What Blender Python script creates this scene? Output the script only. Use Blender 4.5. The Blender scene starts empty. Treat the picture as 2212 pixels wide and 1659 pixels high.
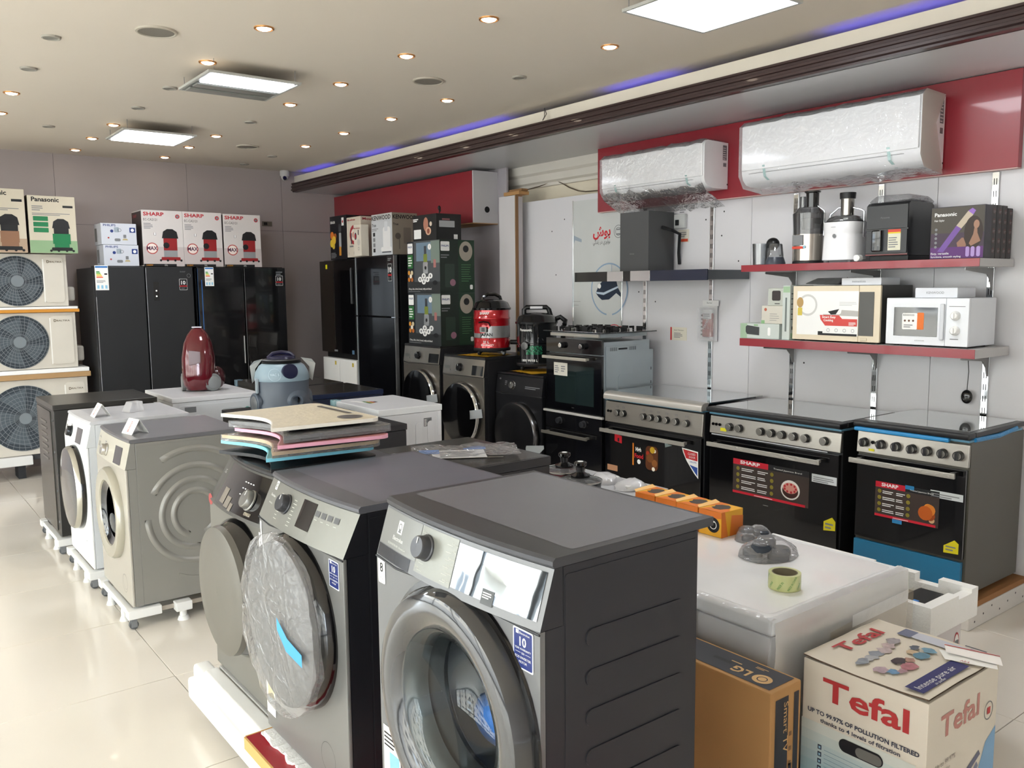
import bpy, bmesh, math, random
from mathutils import Matrix, Vector, noise
R = math.radians
PI = math.pi
rnd = random.Random(7)
sc = bpy.context.scene
COL = sc.collection

# ------------------------------------------------------------ camera, sky, sun, exposure
cam_d = bpy.data.cameras.new('camera')
cam_d.sensor_width = 36.0
cam_d.lens = 36.0 * 1842.4 / 2212.0
cam_d.clip_start = 0.05
cam = bpy.data.objects.new('camera', cam_d)
COL.objects.link(cam)
_y, _p, _r = R(37.653), R(-6.491), R(-0.5315)
_f = Vector((math.sin(_y) * math.cos(_p), math.cos(_y) * math.cos(_p), math.sin(_p)))
_r0 = Vector((math.cos(_y), -math.sin(_y), 0))
_u0 = _r0.cross(_f)
_rr = _r0 * math.cos(_r) + _u0 * math.sin(_r)
_uu = -_r0 * math.sin(_r) + _u0 * math.cos(_r)
_m = Matrix((_rr, _uu, -_f)).transposed().to_4x4()
_m.translation = Vector((0, 0, 1.655))
cam.matrix_world = _m
sc.camera = cam

SKY = 11.0
SUN = 8.0
world = bpy.data.worlds.new('sky')
sc.world = world
world.use_nodes = True
_bg = world.node_tree.nodes['Background']
_bg.inputs[0].default_value = (0.80, 0.905, 1.0, 1)
_bg.inputs[1].default_value = SKY

sun_d = bpy.data.lights.new('sun', 'SUN')
sun_d.energy = SUN
sun_d.angle = R(0.6)
sun_d.color = (1.0, 0.97, 0.93)
sun = bpy.data.objects.new('sun', sun_d)
sun.rotation_euler = Vector((-0.75, 0.25, -0.9)).to_track_quat('-Z', 'Y').to_euler()
sun.location = (12, 0, 20)
COL.objects.link(sun)


def area(name, loc, direction, sx, sy, energy, color=(1, 1, 1), portal=False):
    d = bpy.data.lights.new(name, 'AREA')
    d.shape = 'RECTANGLE'
    d.size, d.size_y = sx, sy
    d.energy = energy
    d.color = color
    if portal:
        d.cycles.is_portal = True
    o = bpy.data.objects.new(name, d)
    o.location = loc
    o.rotation_euler = Vector(direction).to_track_quat('-Z', 'Z' if abs(direction[2]) < .5 else 'Y').to_euler()
    COL.objects.link(o)
    return o


area('window_portal', (-2.35, 2.0, 1.5), (1, 0, 0), 11.0, 2.9, 1, portal=True)
for _x, _yy in ((1.95, 5.18), (2.0, 7.27), (3.08, 2.54)):      # the three hanging LED panels' own light
    area('panel_light', (_x, _yy, 2.845), (0, 0, -1), 0.5, 0.5, 9, (0.93, 0.96, 1.0))

sc.view_settings.view_transform = 'Standard'
sc.view_settings.look = 'None'
sc.view_settings.gamma = 1
sc.view_settings.use_curve_mapping = False
sc.view_settings.exposure = 0.68
sc.cycles.max_bounces = 8
sc.cycles.diffuse_bounces = 5
sc.cycles.glossy_bounces = 4
sc.cycles.transparent_max_bounces = 10
sc.cycles.sample_clamp_indirect = 6.0
sc.cycles.caustics_reflective = False
sc.cycles.caustics_refractive = False


# ------------------------------------------------------------ materials
def lin(h):
    h = h.lstrip('#')
    c = [int(h[i:i + 2], 16) / 255 for i in (0, 2, 4)]
    return tuple(x / 12.92 if x <= .04045 else ((x + .055) / 1.055) ** 2.4 for x in c)


_mc = {}


def M(hexc, rough=.5, metal=0., coat=0., bump=0., bscale=60., var=.04, vscale=4., emit=0., alpha=1., stretch=None, trans=0., ior=1.45, spec=.5):
    key = (hexc, rough, metal, coat, bump, bscale, var, vscale, emit, alpha, stretch, trans, ior, spec)
    if key in _mc:
        return _mc[key]
    m = bpy.data.materials.new('mat_%d' % len(_mc))
    m.use_nodes = True
    nt = m.node_tree
    b = nt.nodes['Principled BSDF']
    c = lin(hexc)
    b.inputs['Roughness'].default_value = rough
    b.inputs['Metallic'].default_value = metal
    b.inputs['Coat Weight'].default_value = coat
    b.inputs['Coat Roughness'].default_value = .04
    b.inputs['Alpha'].default_value = alpha
    b.inputs['Transmission Weight'].default_value = trans
    b.inputs['IOR'].default_value = ior
    b.inputs['Specular IOR Level'].default_value = spec
    b.inputs['Base Color'].default_value = (*c, 1)
    tc = nt.nodes.new('ShaderNodeTexCoord')
    src = tc.outputs['Object']
    if stretch:
        mp = nt.nodes.new('ShaderNodeMapping')
        mp.inputs['Scale'].default_value = stretch
        nt.links.new(src, mp.inputs['Vector'])
        src = mp.outputs['Vector']
    if var:
        n = nt.nodes.new('ShaderNodeTexNoise')
        n.inputs['Scale'].default_value = vscale
        n.inputs['Detail'].default_value = 4
        nt.links.new(src, n.inputs['Vector'])
        mx = nt.nodes.new('ShaderNodeMix')
        mx.data_type = 'RGBA'
        mx.inputs[6].default_value = (*[x * (1 - var * 1.6) for x in c], 1)
        mx.inputs[7].default_value = (*[min(1, x * (1 + var * 1.6)) for x in c], 1)
        nt.links.new(n.outputs['Fac'], mx.inputs[0])
        nt.links.new(mx.outputs[2], b.inputs['Base Color'])
    if bump:
        n2 = nt.nodes.new('ShaderNodeTexNoise')
        n2.inputs['Scale'].default_value = bscale
        n2.inputs['Detail'].default_value = 3
        nt.links.new(src, n2.inputs['Vector'])
        bp = nt.nodes.new('ShaderNodeBump')
        bp.inputs['Strength'].default_value = bump
        bp.inputs['Distance'].default_value = .01
        nt.links.new(n2.outputs['Fac'], bp.inputs['Height'])
        nt.links.new(bp.outputs['Normal'], b.inputs['Normal'])
    if emit:
        b.inputs['Emission Color'].default_value = (*c, 1)
        b.inputs['Emission Strength'].default_value = emit
    _mc[key] = m
    return m


def film(a=.28, rough=.12, tint='#f4f6f8', bump=.6, bscale=14.):
    """thin clear plastic wrap"""
    return M(tint, rough, alpha=a, bump=bump, bscale=bscale, var=0, coat=.5)


BLACK = M('#0b0b0d', .12, coat=.6)
BLACKM = M('#131416', .45)
DGREY = M('#3c3d41', .42, .25)
WHITE = M('#e8e9ea', .35)
STEEL = M('#a09c96', .3, .9, bump=.04, bscale=40, stretch=(1, 1, 30), var=.05)
CHROME = M('#dcdedf', .07, 1., var=0)
RED = M('#8f2430', .28, coat=.25, var=.03)
CARD = M('#b08a5c', .8, bump=.08, bscale=30)
FOAM = M('#f3f3f1', .75, bump=.25, bscale=120, var=.02)
RUBBER = M('#1b1c1e', .7)
GLASSD = M('#090a0b', .05, coat=1., var=0)
INK = M('#141518', .5)
PW = M('#eeeeec', .45)
PG = M('#7b7d80', .5)


# ------------------------------------------------------------ geometry
_tc = {}


def text_geo(s, font_offset=0.0):
    k = (s, font_offset)
    if k not in _tc:
        cu = bpy.data.curves.new('t', 'FONT')
        cu.body = s
        cu.size = 1
        cu.resolution_u = 2
        cu.offset = font_offset
        o = bpy.data.objects.new('t', cu)
        me = bpy.data.meshes.new_from_object(o)
        vs = [v.co.copy() for v in me.vertices]
        fs = [tuple(p.vertices) for p in me.polygons]
        if vs:
            x0, x1 = min(v.x for v in vs), max(v.x for v in vs)
            y0, y1 = min(v.y for v in vs), max(v.y for v in vs)
        else:
            x0 = x1 = y0 = y1 = 0
        _tc[k] = (vs, fs, x0, x1, y0, y1)
        bpy.data.objects.remove(o)
        bpy.data.curves.remove(cu)
        bpy.data.meshes.remove(me)
    return _tc[k]


class Face:
    """a flat plane of an object to print on: origin, right, up, outward"""
    def __init__(s, O, U, V, N):
        s.O, s.U, s.V, s.N = Vector(O), Vector(U).normalized(), Vector(V).normalized(), Vector(N).normalized()

    def p(s, u, v, d=0):
        return s.O + s.U * u + s.V * v + s.N * d


def faces(W, D, H, y0=0., z0=0.):
    return {'F': Face((-W / 2, y0, z0), (1, 0, 0), (0, 0, 1), (0, -1, 0)),
            'R': Face((W / 2, y0, z0), (0, 1, 0), (0, 0, 1), (1, 0, 0)),
            'L': Face((-W / 2, y0 + D, z0), (0, -1, 0), (0, 0, 1), (-1, 0, 0)),
            'B': Face((W / 2, y0 + D, z0), (-1, 0, 0), (0, 0, 1), (0, 1, 0)),
            'T': Face((-W / 2, y0, z0 + H), (1, 0, 0), (0, 1, 0), (0, 0, 1))}


def rrect(u0, u1, v0, v1, r, n=4):
    if r <= 0:
        return [(u0, v0), (u1, v0), (u1, v1), (u0, v1)]
    r = min(r, (u1 - u0) / 2 - 1e-5, (v1 - v0) / 2 - 1e-5)
    out = []
    for cx, cy, a0 in ((u1 - r, v0 + r, -90), (u1 - r, v1 - r, 0), (u0 + r, v1 - r, 90), (u0 + r, v0 + r, 180)):
        for i in range(n + 1):
            a = R(a0 + 90 * i / n)
            out.append((cx + r * math.cos(a), cy + r * math.sin(a)))
    return out


class MB:
    def __init__(s):
        s.v, s.f, s.m, s.s, s.mats, s.wn = [], [], [], [], [], False

    def _mi(s, mat):
        if mat not in s.mats:
            s.mats.append(mat)
        return s.mats.index(mat)

    def add(s, vs, fs, mat, smooth=False):
        b = len(s.v)
        s.v += [tuple(v) for v in vs]
        i = s._mi(mat)
        for f in fs:
            s.f.append(tuple(b + k for k in f))
            s.m.append(i)
            s.s.append(smooth)
        return s

    def box(s, x0, x1, y0, y1, z0, z1, mat, r=0., seg=2, rot=None, top=None):
        """box; r rounds its edges; top=(dx0,dx1,dy0,dy1) moves the top corners inwards"""
        if x0 > x1: x0, x1 = x1, x0
        if y0 > y1: y0, y1 = y1, y0
        if z0 > z1: z0, z1 = z1, z0
        bm = bmesh.new()
        t = top or (0, 0, 0, 0)
        co = [(x0, y0, z0), (x1, y0, z0), (x1, y1, z0), (x0, y1, z0),
              (x0 + t[0], y0 + t[2], z1), (x1 - t[1], y0 + t[2], z1), (x1 - t[1], y1 - t[3], z1), (x0 + t[0], y1 - t[3], z1)]
        vv = [bm.verts.new(c) for c in co]
        for f in ((0, 3, 2, 1), (4, 5, 6, 7), (0, 1, 5, 4), (1, 2, 6, 5), (2, 3, 7, 6), (3, 0, 4, 7)):
            bm.faces.new([vv[i] for i in f])
        r = min(r, (x1 - x0) * .49, (y1 - y0) * .49, (z1 - z0) * .49)
        if r > 0:
            bmesh.ops.bevel(bm, geom=bm.edges[:], offset=r, segments=seg, profile=.5, affect='EDGES', clamp_overlap=True)
            s.wn = True
        if rot:
            bmesh.ops.transform(bm, matrix=rot, verts=bm.verts[:])
        bm.verts.index_update()
        s.add([v.co for v in bm.verts], [[v.index for v in f.verts] for f in bm.faces], mat, r > 0)
        bm.free()
        return s

    def prism(s, poly, F, d0, d1, mat, smooth=False, cap0=True):
        """polygon on plane F extruded from depth d0 to d1 (outward)"""
        n = len(poly)
        vs = [F.p(u, v, d0) for u, v in poly] + [F.p(u, v, d1) for u, v in poly]
        fs = [tuple(range(n, 2 * n))] + ([tuple(range(n - 1, -1, -1))] if cap0 else [])
        s.add(vs, fs, mat)
        s.add(vs, [(i, (i + 1) % n, n + (i + 1) % n, n + i) for i in range(n)], mat, smooth)
        return s

    def flat(s, F, poly, mat, d=.0006):
        return s.add([F.p(u, v, d) for u, v in poly], [tuple(range(len(poly)))], mat)

    def rect(s, F, u0, u1, v0, v1, mat, d=.0006, r=0.):
        return s.flat(F, rrect(u0, u1, v0, v1, r), mat, d)

    def disc(s, F, u, v, ru, mat, d=.0006, rv=None, n=20):
        rv = rv or ru
        return s.flat(F, [(u + ru * math.cos(2 * PI * i / n), v + rv * math.sin(2 * PI * i / n)) for i in range(n)], mat, d)

    def ring(s, F, u, v, r0, r1, mat, d=.0006, n=28, a0=0., a1=360.):
        vs, fs = [], []
        for i in range(n + 1):
            a = R(a0 + (a1 - a0) * i / n)
            vs += [F.p(u + r0 * math.cos(a), v + r0 * math.sin(a), d), F.p(u + r1 * math.cos(a), v + r1 * math.sin(a), d)]
        for i in range(n):
            fs.append((2 * i, 2 * i + 1, 2 * i + 3, 2 * i + 2))
        return s.add(vs, fs, mat)

    def lines(s, F, u0, u1, v0, v1, n, mat, d=.0008, h=.45, seed=1):
        """rows of print too small to read"""
        q = random.Random(seed)
        st = (v1 - v0) / n
        for i in range(n):
            w = u0 + (u1 - u0) * q.uniform(.65, 1)
            s.rect(F, u0, w, v0 + st * i, v0 + st * (i + h), mat, d)
        return s

    def txt(s, F, t, u, v, h, mat, d=.0008, al='l', rot=0., sx=1., bold=0., w=None):
        """text with cap height h (w: total width instead of sx)"""
        vs, fs, x0, x1, y0, y1 = text_geo(t, bold)
        if not vs:
            return s
        k = h / .7
        kx = k * sx if w is None else w / max(1e-6, x1 - x0)
        off = {'l': -x0, 'c': -(x0 + x1) / 2, 'r': -x1}[al]
        ca, sa = math.cos(R(rot)), math.sin(R(rot))
        out = []
        for p in vs:
            a, b = (p.x + off) * kx, p.y * k
            out.append(F.p(u + a * ca - b * sa, v + a * sa + b * ca, d))
        return s.add(out, fs, mat)

    def cyl(s, F, u, v, r, d0, d1, mat, n=20, r1=None, cap=True, bev=0.):
        """cylinder along the plane's normal"""
        r1 = r if r1 is None else r1
        prof = [(d0, r)]
        if bev:
            prof += [(d1 - bev, r1), (d1 - bev * .3, r1 - bev * .3), (d1, r1 - bev)]
        else:
            prof += [(d1, r1)]
        return s.lathe(F, u, v, prof, mat, n, cap)

    def lathe(s, F, u, v, prof, mat, n=24, cap=True, smooth=True, su=1., sv=1.):
        """prof: list of (distance along normal, radius)"""
        vs, fs = [], []
        for d, r in prof:
            for i in range(n):
                a = 2 * PI * i / n
                vs.append(F.p(u + su * r * math.cos(a), v + sv * r * math.sin(a), d))
        for k in range(len(prof) - 1):
            for i in range(n):
                j = (i + 1) % n
                fs.append((k * n + i, k * n + j, (k + 1) * n + j, (k + 1) * n + i))
        s.add(vs, fs, mat, smooth)
        if cap:
            b = (len(prof) - 1) * n
            caps = []
            if prof[-1][1] > 1e-4:
                caps.append(tuple(range(b, b + n)))
            if prof[0][1] > 1e-4:
                caps.append(tuple(range(n - 1, -1, -1)))
            if caps:
                s.add(vs, caps, mat)
        return s

    def tube(s, pts, r, mat, n=8, closed=False):
        pts = [Vector(p) for p in pts]
        vs, fs = [], []
        m = len(pts)
        up = None
        for i, p in enumerate(pts):
            a = pts[(i - 1) % m] if closed or i > 0 else p
            b = pts[(i + 1) % m] if closed or i < m - 1 else p
            t = (b - a).normalized()
            if up is None:
                up = Vector((0, 0, 1)) if abs(t.z) < .9 else Vector((1, 0, 0))
            x = t.cross(up)
            if x.length < 1e-4:
                x = t.orthogonal()
            x.normalize()
            y = x.cross(t).normalized()
            up = y
            rr = r[i] if isinstance(r, (list, tuple)) else r
            for k in range(n):
                an = 2 * PI * k / n
                vs.append(p + (x * math.cos(an) + y * math.sin(an)) * rr)
        for i in range(m if closed else m - 1):
            for k in range(n):
                a, b = i * n + k, i * n + (k + 1) % n
                c, d = ((i + 1) % m) * n + (k + 1) % n, ((i + 1) % m) * n + k
                fs.append((a, b, c, d))
        if not closed:
            fs += [tuple(range(n - 1, -1, -1)), tuple(range((m - 1) * n, m * n))]
        return s.add(vs, fs, mat, True)

    def loft(s, rings, mat, smooth=True, cap=True, closed=True):
        n = len(rings[0])
        vs = [p for r in rings for p in r]
        fs = []
        for k in range(len(rings) - 1):
            for i in range(n if closed else n - 1):
                j = (i + 1) % n
                fs.append((k * n + i, k * n + j, (k + 1) * n + j, (k + 1) * n + i))
        if cap and closed:
            fs += [tuple(range(n - 1, -1, -1)), tuple(range((len(rings) - 1) * n, len(rings) * n))]
        return s.add(vs, fs, mat, smooth)

    def ell(s, c, rx, ry, rz, mat, n=16, m=10, zmin=-1.):
        rings = []
        for k in range(m + 1):
            t = -1 + 2 * k / m
            ph = max(math.asin(max(-1, min(1, zmin))), t * PI / 2)
            rings.append([(c[0] + rx * max(1e-4, math.cos(ph)) * math.cos(2 * PI * i / n), c[1] + ry * max(1e-4, math.cos(ph)) * math.sin(2 * PI * i / n), c[2] + rz * math.sin(ph)) for i in range(n)])
        return s.loft(rings, mat)

    def jitter(s, amp, scale=8., seed=0., start=0):
        for i in range(start, len(s.v)):
            p = Vector(s.v[i])
            d = noise.noise_vector(p * scale + Vector((seed, seed * 1.7, -seed)))
            s.v[i] = tuple(p + d * amp)
        return s

    def mesh(s, name):
        me = bpy.data.meshes.new(name)
        me.from_pydata(s.v, [], s.f)
        for m in s.mats:
            me.materials.append(m)
        me.polygons.foreach_set('material_index', s.m)
        me.polygons.foreach_set('use_smooth', s.s)
        me.update()
        if any(s.s):
            me.set_sharp_from_angle(angle=R(42))
        return me


def P(parent, name, mb, label=None, kind=None, loc=None):
    """a part: one mesh object under its thing"""
    o = bpy.data.objects.new(name, mb.mesh(name))
    COL.objects.link(o)
    o.parent = parent
    if loc:
        o.location = loc
    if mb.wn:
        md = o.modifiers.new('wn', 'WEIGHTED_NORMAL')
        md.keep_sharp = True
        md.weight = 80
    if label:
        o['label'] = label
    if kind:
        o['kind'] = kind
    return o


def tag(o, label, cat, group=None, kind=None):
    o['label'] = label
    o['category'] = cat
    if group:
        o['group'] = group
    if kind:
        o['kind'] = kind
    return o


def T(name, label, cat, loc=(0, 0, 0), rz=0., group=None, kind=None):
    """a thing: an Empty at its base that parents its parts"""
    o = bpy.data.objects.new(name, None)
    COL.objects.link(o)
    o.location = loc
    o.rotation_euler = (0, 0, R(rz))
    o.empty_display_size = .05
    return tag(o, label, cat, group, kind)


def One(name, mb, label, cat, loc=(0, 0, 0), rz=0., group=None, kind=None):
    """a thing that is one mesh"""
    o = P(None, name, mb)
    o.location = loc
    o.rotation_euler = (0, 0, R(rz))
    return tag(o, label, cat, group, kind)


def S(name, mb, parent=None):
    o = P(parent, name, mb)
    if parent is None:
        o['kind'] = 'structure'
    return o


def copy_tree(o, parent=None, loc=None, rz=None, label=None):
    c = o.copy()
    COL.objects.link(c)
    c.parent = parent
    if loc is not None:
        c.location = loc
    if rz is not None:
        c.rotation_euler = (0, 0, R(rz))
    if label:
        c['label'] = label
    for ch in list(o.children):
        copy_tree(ch, c)
    return c


def carton(name, label, loc, W, D, H, rz, mat, group=None, cat='box', r=.004, flap=True):
    t = T(name, label, cat, loc, rz, group)
    b = MB()
    b.box(-W / 2, W / 2, 0, D, 0, H, mat, r)
    P(t, 'carton_body', b)
    return t, faces(W, D, H), MB()


# ------------------------------------------------------------ the room
ZC, ZS, YB, XW = 2.94, 2.72, 9.1, 4.75

tile_m = M('#e2dbd0', .16, coat=.25, var=.025, vscale=1.6, spec=.4)
b = MB(); b.box(-2.5, 5.0, -3.7, YB + .1, -.1, -.006, M('#a39c91', .8))
floor = S('floor', b)
tb = MB(); tb.box(0.0012, .7988, .0012, .7988, -.006, 0, tile_m, .0012, 1)
tme = tb.mesh('tile')
for ix in range(-5, 6):
    for iy in range(-6, 12):
        x, y = .988 + ix * .8, -.32 + iy * .8
        if x > 4.95 or y > YB or x < -2.6 or y < -3.8:
            continue
        o = bpy.data.objects.new('tile', tme); COL.objects.link(o); o.parent = floor
        o.location = (x, y, 0)

b = MB(); b.box(-2.5, 5.0, -3.7, YB + .1, ZC, ZC + .12, M('#e6dccd', .6, var=.02, vscale=1))
S('ceiling', b)
b = MB(); b.box(4.02, 5.0, -3.7, YB, ZS, ZS + .03, M('#cfd0d2', .35, var=.02, vscale=1))
S('ceiling_soffit', b)

# cove beam: dark stepped moulding under a cream fascia, an LED strip lies behind it
b = MB()
FX = Face((0, -3.7, 0), (1, 0, 0), (0, 0, 1), (0, 1, 0))
prof = [(3.975, 2.72), (4.03, 2.72), (4.03, 2.815), (3.965, 2.815), (3.965, 2.804), (3.972, 2.8), (3.972, 2.787), (3.96, 2.783), (3.96, 2.77), (3.968, 2.766),
        (3.968, 2.752), (3.957, 2.748), (3.957, 2.735), (3.975, 2.73)]
b.prism(prof[::-1], FX, 0, YB + 3.7, M('#3a2a29', .35, coat=.2, bump=.1, bscale=8, stretch=(1, .2, 1)))
S('trim_1', b)
b = MB(); b.box(4.0, 4.03, -3.7, YB, 2.8155, 2.893, M('#e9e2d4', .55))
S('trim_2', b)
b = MB()
b.box(4.06, 4.075, -3.7, YB, 2.85, 2.862, M('#e0e0ea', .4))
strip = One('led_strip', b, 'thin LED strip hidden in the cove behind the cream fascia', 'light')
for y0, y1 in ((8.3, 9.0), (7.0, 7.7), (5.3, 6.4), (3.6, 4.2), (1.7, 2.6)):
    b = MB(); b.box(4.062, 4.073, y0, y1, 2.862, 2.866, M('#5a55ff', .4, emit=6., var=0)); P(strip, 'lit_segment', b)

# walls
wm = M('#b0a6a4', .38, var=.03, vscale=.8)
b = MB(); b.box(-2.5, 5.0, YB + .006, YB + .12, 0, ZC, M('#6b666c', .7)); wb = S('wall_back', b)
for i, (x0, x1) in enumerate(((-2.5, -.83), (-.83, .39), (.39, 1.61), (1.61, 2.83), (2.83, 3.845), (3.845, 4.75))):
    b = MB(); b.box(x0 + .0015, x1 - .0015, YB, YB + .006, 2.292, ZC, wm); P(wb, 'wall_panel', b)
    b = MB(); b.box(x0 + .0015, x1 - .0015, YB, YB + .006, 0, 2.289, wm); P(wb, 'wall_panel', b)
b = MB(); b.box(4.95, 5.05, -3.7, YB, 0, ZC, M('#dfd6c2', .6, var=.03)); wr = S('wall_right', b)
pm = M('#d6d5d9', .3, var=.02, vscale=1.)
ys = [5.98, 4.76, 3.55, 2.33, 1.11, -.11, -1.33, -2.55, -3.7]
for a, c in zip(ys, ys[1:]):
    b = MB(); b.box(4.75, 4.768, c + .0015, a - .0015, 0, 2.39 if a > 4.8 else 2.72, pm)
    q = random.Random(int(a * 100))
    F = Face((4.75, a, 0), (0, -1, 0), (0, 0, 1), (-1, 0, 0))
    for _ in range(9):
        b.disc(F, q.uniform(.05, 1.15), q.uniform(1.1, 2.3), .006, BLACKM, .0005, n=8)
    P(wr, 'wall_panel', b)
b = MB(); b.box(4.77, 4.95, 5.955, 5.98, 0, 2.39, M('#8b6f52', .8)); b.box(4.77, 4.95, -3.7, 5.98, 2.36, 2.385, M('#cfc8bb', .7)); P(wr, 'wall_batten', b)
b = MB()
b.prism([(4.95, 2.53), (4.93, 2.535), (4.925, 2.56), (4.9, 2.575), (4.885, 2.63), (4.86, 2.65), (4.85, 2.72), (4.95, 2.72)], Face((0, 4.9, 0), (1, 0, 0), (0, 0, 1), (0, 1, 0)), 0, 1.5, M('#d9d4cb', .5))
S('cornice', b)
gm = M('#a8a3a8', .4, var=.03)
for a, c in ((9.1, 8.1), (8.1, 7.1), (7.1, 6.2)):
    b = MB(); b.box(4.745, 4.765, c + .0015, a - .0015, 0, 2.7195, gm); P(wr, 'wall_panel', b)
t = T('standing_board', 'narrow white board with a brown wooden edge standing beside the cream wall', 'panel', (4.6, 6.01, 0))
b = MB(); b.box(0, .07, -.11, .115, 0, 2.44, M('#cfccce', .45)); P(t, 'board_face', b)
b = MB(); b.box(.002, .07, -.122, -.1105, 0, 2.445, M('#8c6a4b', .8)); b.box(.03, .075, -.1235, -.122, 0, 2.43, M('#b7b1b3', .5)); P(t, 'wooden_edge', b)
t = T('wood_offcut', 'short brown wood offcut lying on top of the narrow panel', 'wood', (4.66, 5.97, 2.4455))
b = MB(); b.box(-.05, .06, -.12, .1, 0, .03, M('#b58a5b', .8), .002); P(t, 'board', b)
b = MB(); b.box(-.03, .04, -.13, .05, .0305, .05, M('#8f6a45', .8), .002); P(t, 'upper_board', b)

# red bulkheads
t = T('red_bulkhead', 'long red panel boxed out high on the wall behind the two white air conditioners', 'panel', (0, 0, 0))
for y0, y1 in ((3.30, 4.97), (1.91, 3.297)):
    b = MB(); b.box(4.70, 4.7435, y0, y1, 2.232, 2.715, RED, .001, 1); P(t, 'red_board', b)
b = MB(); b.box(4.701, 4.7435, 1.91, 4.97, 2.226, 2.2315, M('#c9a7a2', .5)); P(t, 'edge_strip', b)
t = T('red_bulkhead', 'red bulkhead box with a white end panel above the boxes on the fridges', 'panel', (0, 0, 0))
b = MB(); b.box(4.472, 4.484, 6.352, 9.095, 2.233, 2.69, RED); b.disc(Face((4.472, 6.9, 2.3), (0, -1, 0), (0, 0, 1), (-1, 0, 0)), .02, .08, .016, INK, .001)
P(t, 'red_board', b)
b = MB(); b.box(4.4725, 4.7445, 6.335, 6.35, 2.232, 2.69, M('#c9c7ca', .4)); b.disc(Face((4.472, 6.335, 2.232), (1, 0, 0), (0, 0, 1), (0, -1, 0)), .15, .12, .028, INK, .001)
P(t, 'end_panel', b, 'white end panel with a round hole')
b = MB(); b.box(4.473, 4.7445, 6.337, 9.09, 2.224, 2.2315, M('#b08a62', .7)); P(t, 'bottom_board', b)

# slotted chrome uprights
up = None
for i, y in enumerate((4.496, 3.871, 3.21, 2.65, 2.029)):
    lab = ['chrome slotted wall strip under the black cooker hood', 'chrome slotted wall strip behind the hanging red blister pack', 'chrome slotted wall strip behind the steel juicer and cream microwave',
           'chrome slotted wall strip behind the black air fryer', 'chrome slotted wall strip behind the stack of dark boxes on the upper shelf'][i]
    if up is None:
        up = T('slotted_upright', lab, 'wall strip', (4.7495, y, .5), 0, 'chrome slotted wall strips')
        b = MB(); b.box(-.012, 0, -.017, .017, 0, 1.7235, CHROME, .002); P(up, 'rail', b)
        b = MB(); F = Face((-.012, .017, 0), (0, -1, 0), (0, 0, 1), (-1, 0, 0))
        for k in range(27):
            for u in (.009, .021):
                b.rect(F, u, u + .004, .02 + k * .063, .052 + k * .063, INK, .0006)
        P(up, 'slot', b, kind='stuff')
    else:
        copy_tree(up, None, (4.7495, y, .5), label=lab)

# ceiling lights
gold = M('#c9935c', .3, .8, var=0)
lamp_e = M('#ffe9cf', .4, emit=14., var=0)
proto = None
spots = [(1.725, 4.217), (1.712, 5.009 + .01), (2.54, 3.447), (2.556, 4.247), (2.559, 5.059), (2.544, 5.807), (3.35, 3.45), (3.366, 5.064), (3.374, 5.851), (3.356, 6.604), (3.368, 7.389), (.936, 6.508),
         (.963, 7.266), (1.73, 7.291), (1.728, 8.022), (1.739, 8.754), (2.527, 8.759), (2.531, 8.024), (2.541, 7.326)]
DN = Face((0, 0, 0), (1, 0, 0), (0, -1, 0), (0, 0, -1))
def row_of(x):
    return min(range(4), key=lambda i: abs((.95, 1.725, 2.54, 3.36)[i] - x))


ROWS = ('row farthest from the beam', 'row of the tube lights', 'row beside the tube lights', 'row nearest the beam')
ORD = ('first', 'second', 'third', 'fourth', 'fifth', 'sixth', 'seventh', 'eighth')


def dl_label(x, y):
    same = sorted([q for p_, q in spots if row_of(p_) == row_of(x)], reverse=True)
    return 'lit gold-rimmed downlight, %s from the back wall in the %s' % (ORD[min(range(len(same)), key=lambda i: abs(same[i] - y))], ROWS[row_of(x)])


def ul_label(x, y):
    same = sorted([q for p_, q in unlit if row_of(p_) == row_of(x)], reverse=True)
    return 'unlit grey downlight, %s from the back wall in the %s' % (ORD[same.index(y)], ROWS[row_of(x)])


for i, (x, y) in enumerate(spots):
    if proto is None:
        proto = T('downlight', dl_label(x, y), 'light', (x, y, ZC - .0005), 0, 'lit gold-rimmed ceiling downlights')
        b = MB(); b.lathe(DN, 0, 0, [(0, .05), (.006, .049), (.008, .043), (.003, .037)], gold, 24, False); P(proto, 'rim', b)
        b = MB(); b.lathe(DN, 0, 0, [(0, .036), (.007, .033), (.012, .02), (.013, .001)], lamp_e, 20, False); P(proto, 'lamp', b)
    else:
        copy_tree(proto, None, (x, y, ZC - .0005), label=dl_label(x, y))
gd = None
unlit = ((.912, 4.988), (.923, 5.749), (1.721, 5.777), (1.717, 6.522), (2.552, 6.581), (3.368, 4.262), (1.336, 7.635), (3.354, 8.126), (3.325, 8.787))
for x, y in unlit:
    if gd is None:
        gd = T('unlit_downlight', ul_label(x, y), 'light', (x, y, ZC - .0005), 0, 'unlit grey ceiling downlights')
        b = MB(); b.lathe(DN, 0, 0, [(0, .047), (.009, .045), (.01, .038), (.006, .034)], M('#a8a398', .5), 24, False); P(gd, 'rim', b)
        b = MB(); b.disc(DN, 0, 0, .036, M('#8f8d84', .5), .0062); P(gd, 'lamp', b)
    else:
        copy_tree(gd, None, (x, y, ZC - .0005), label=ul_label(x, y))
sp = None
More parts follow.
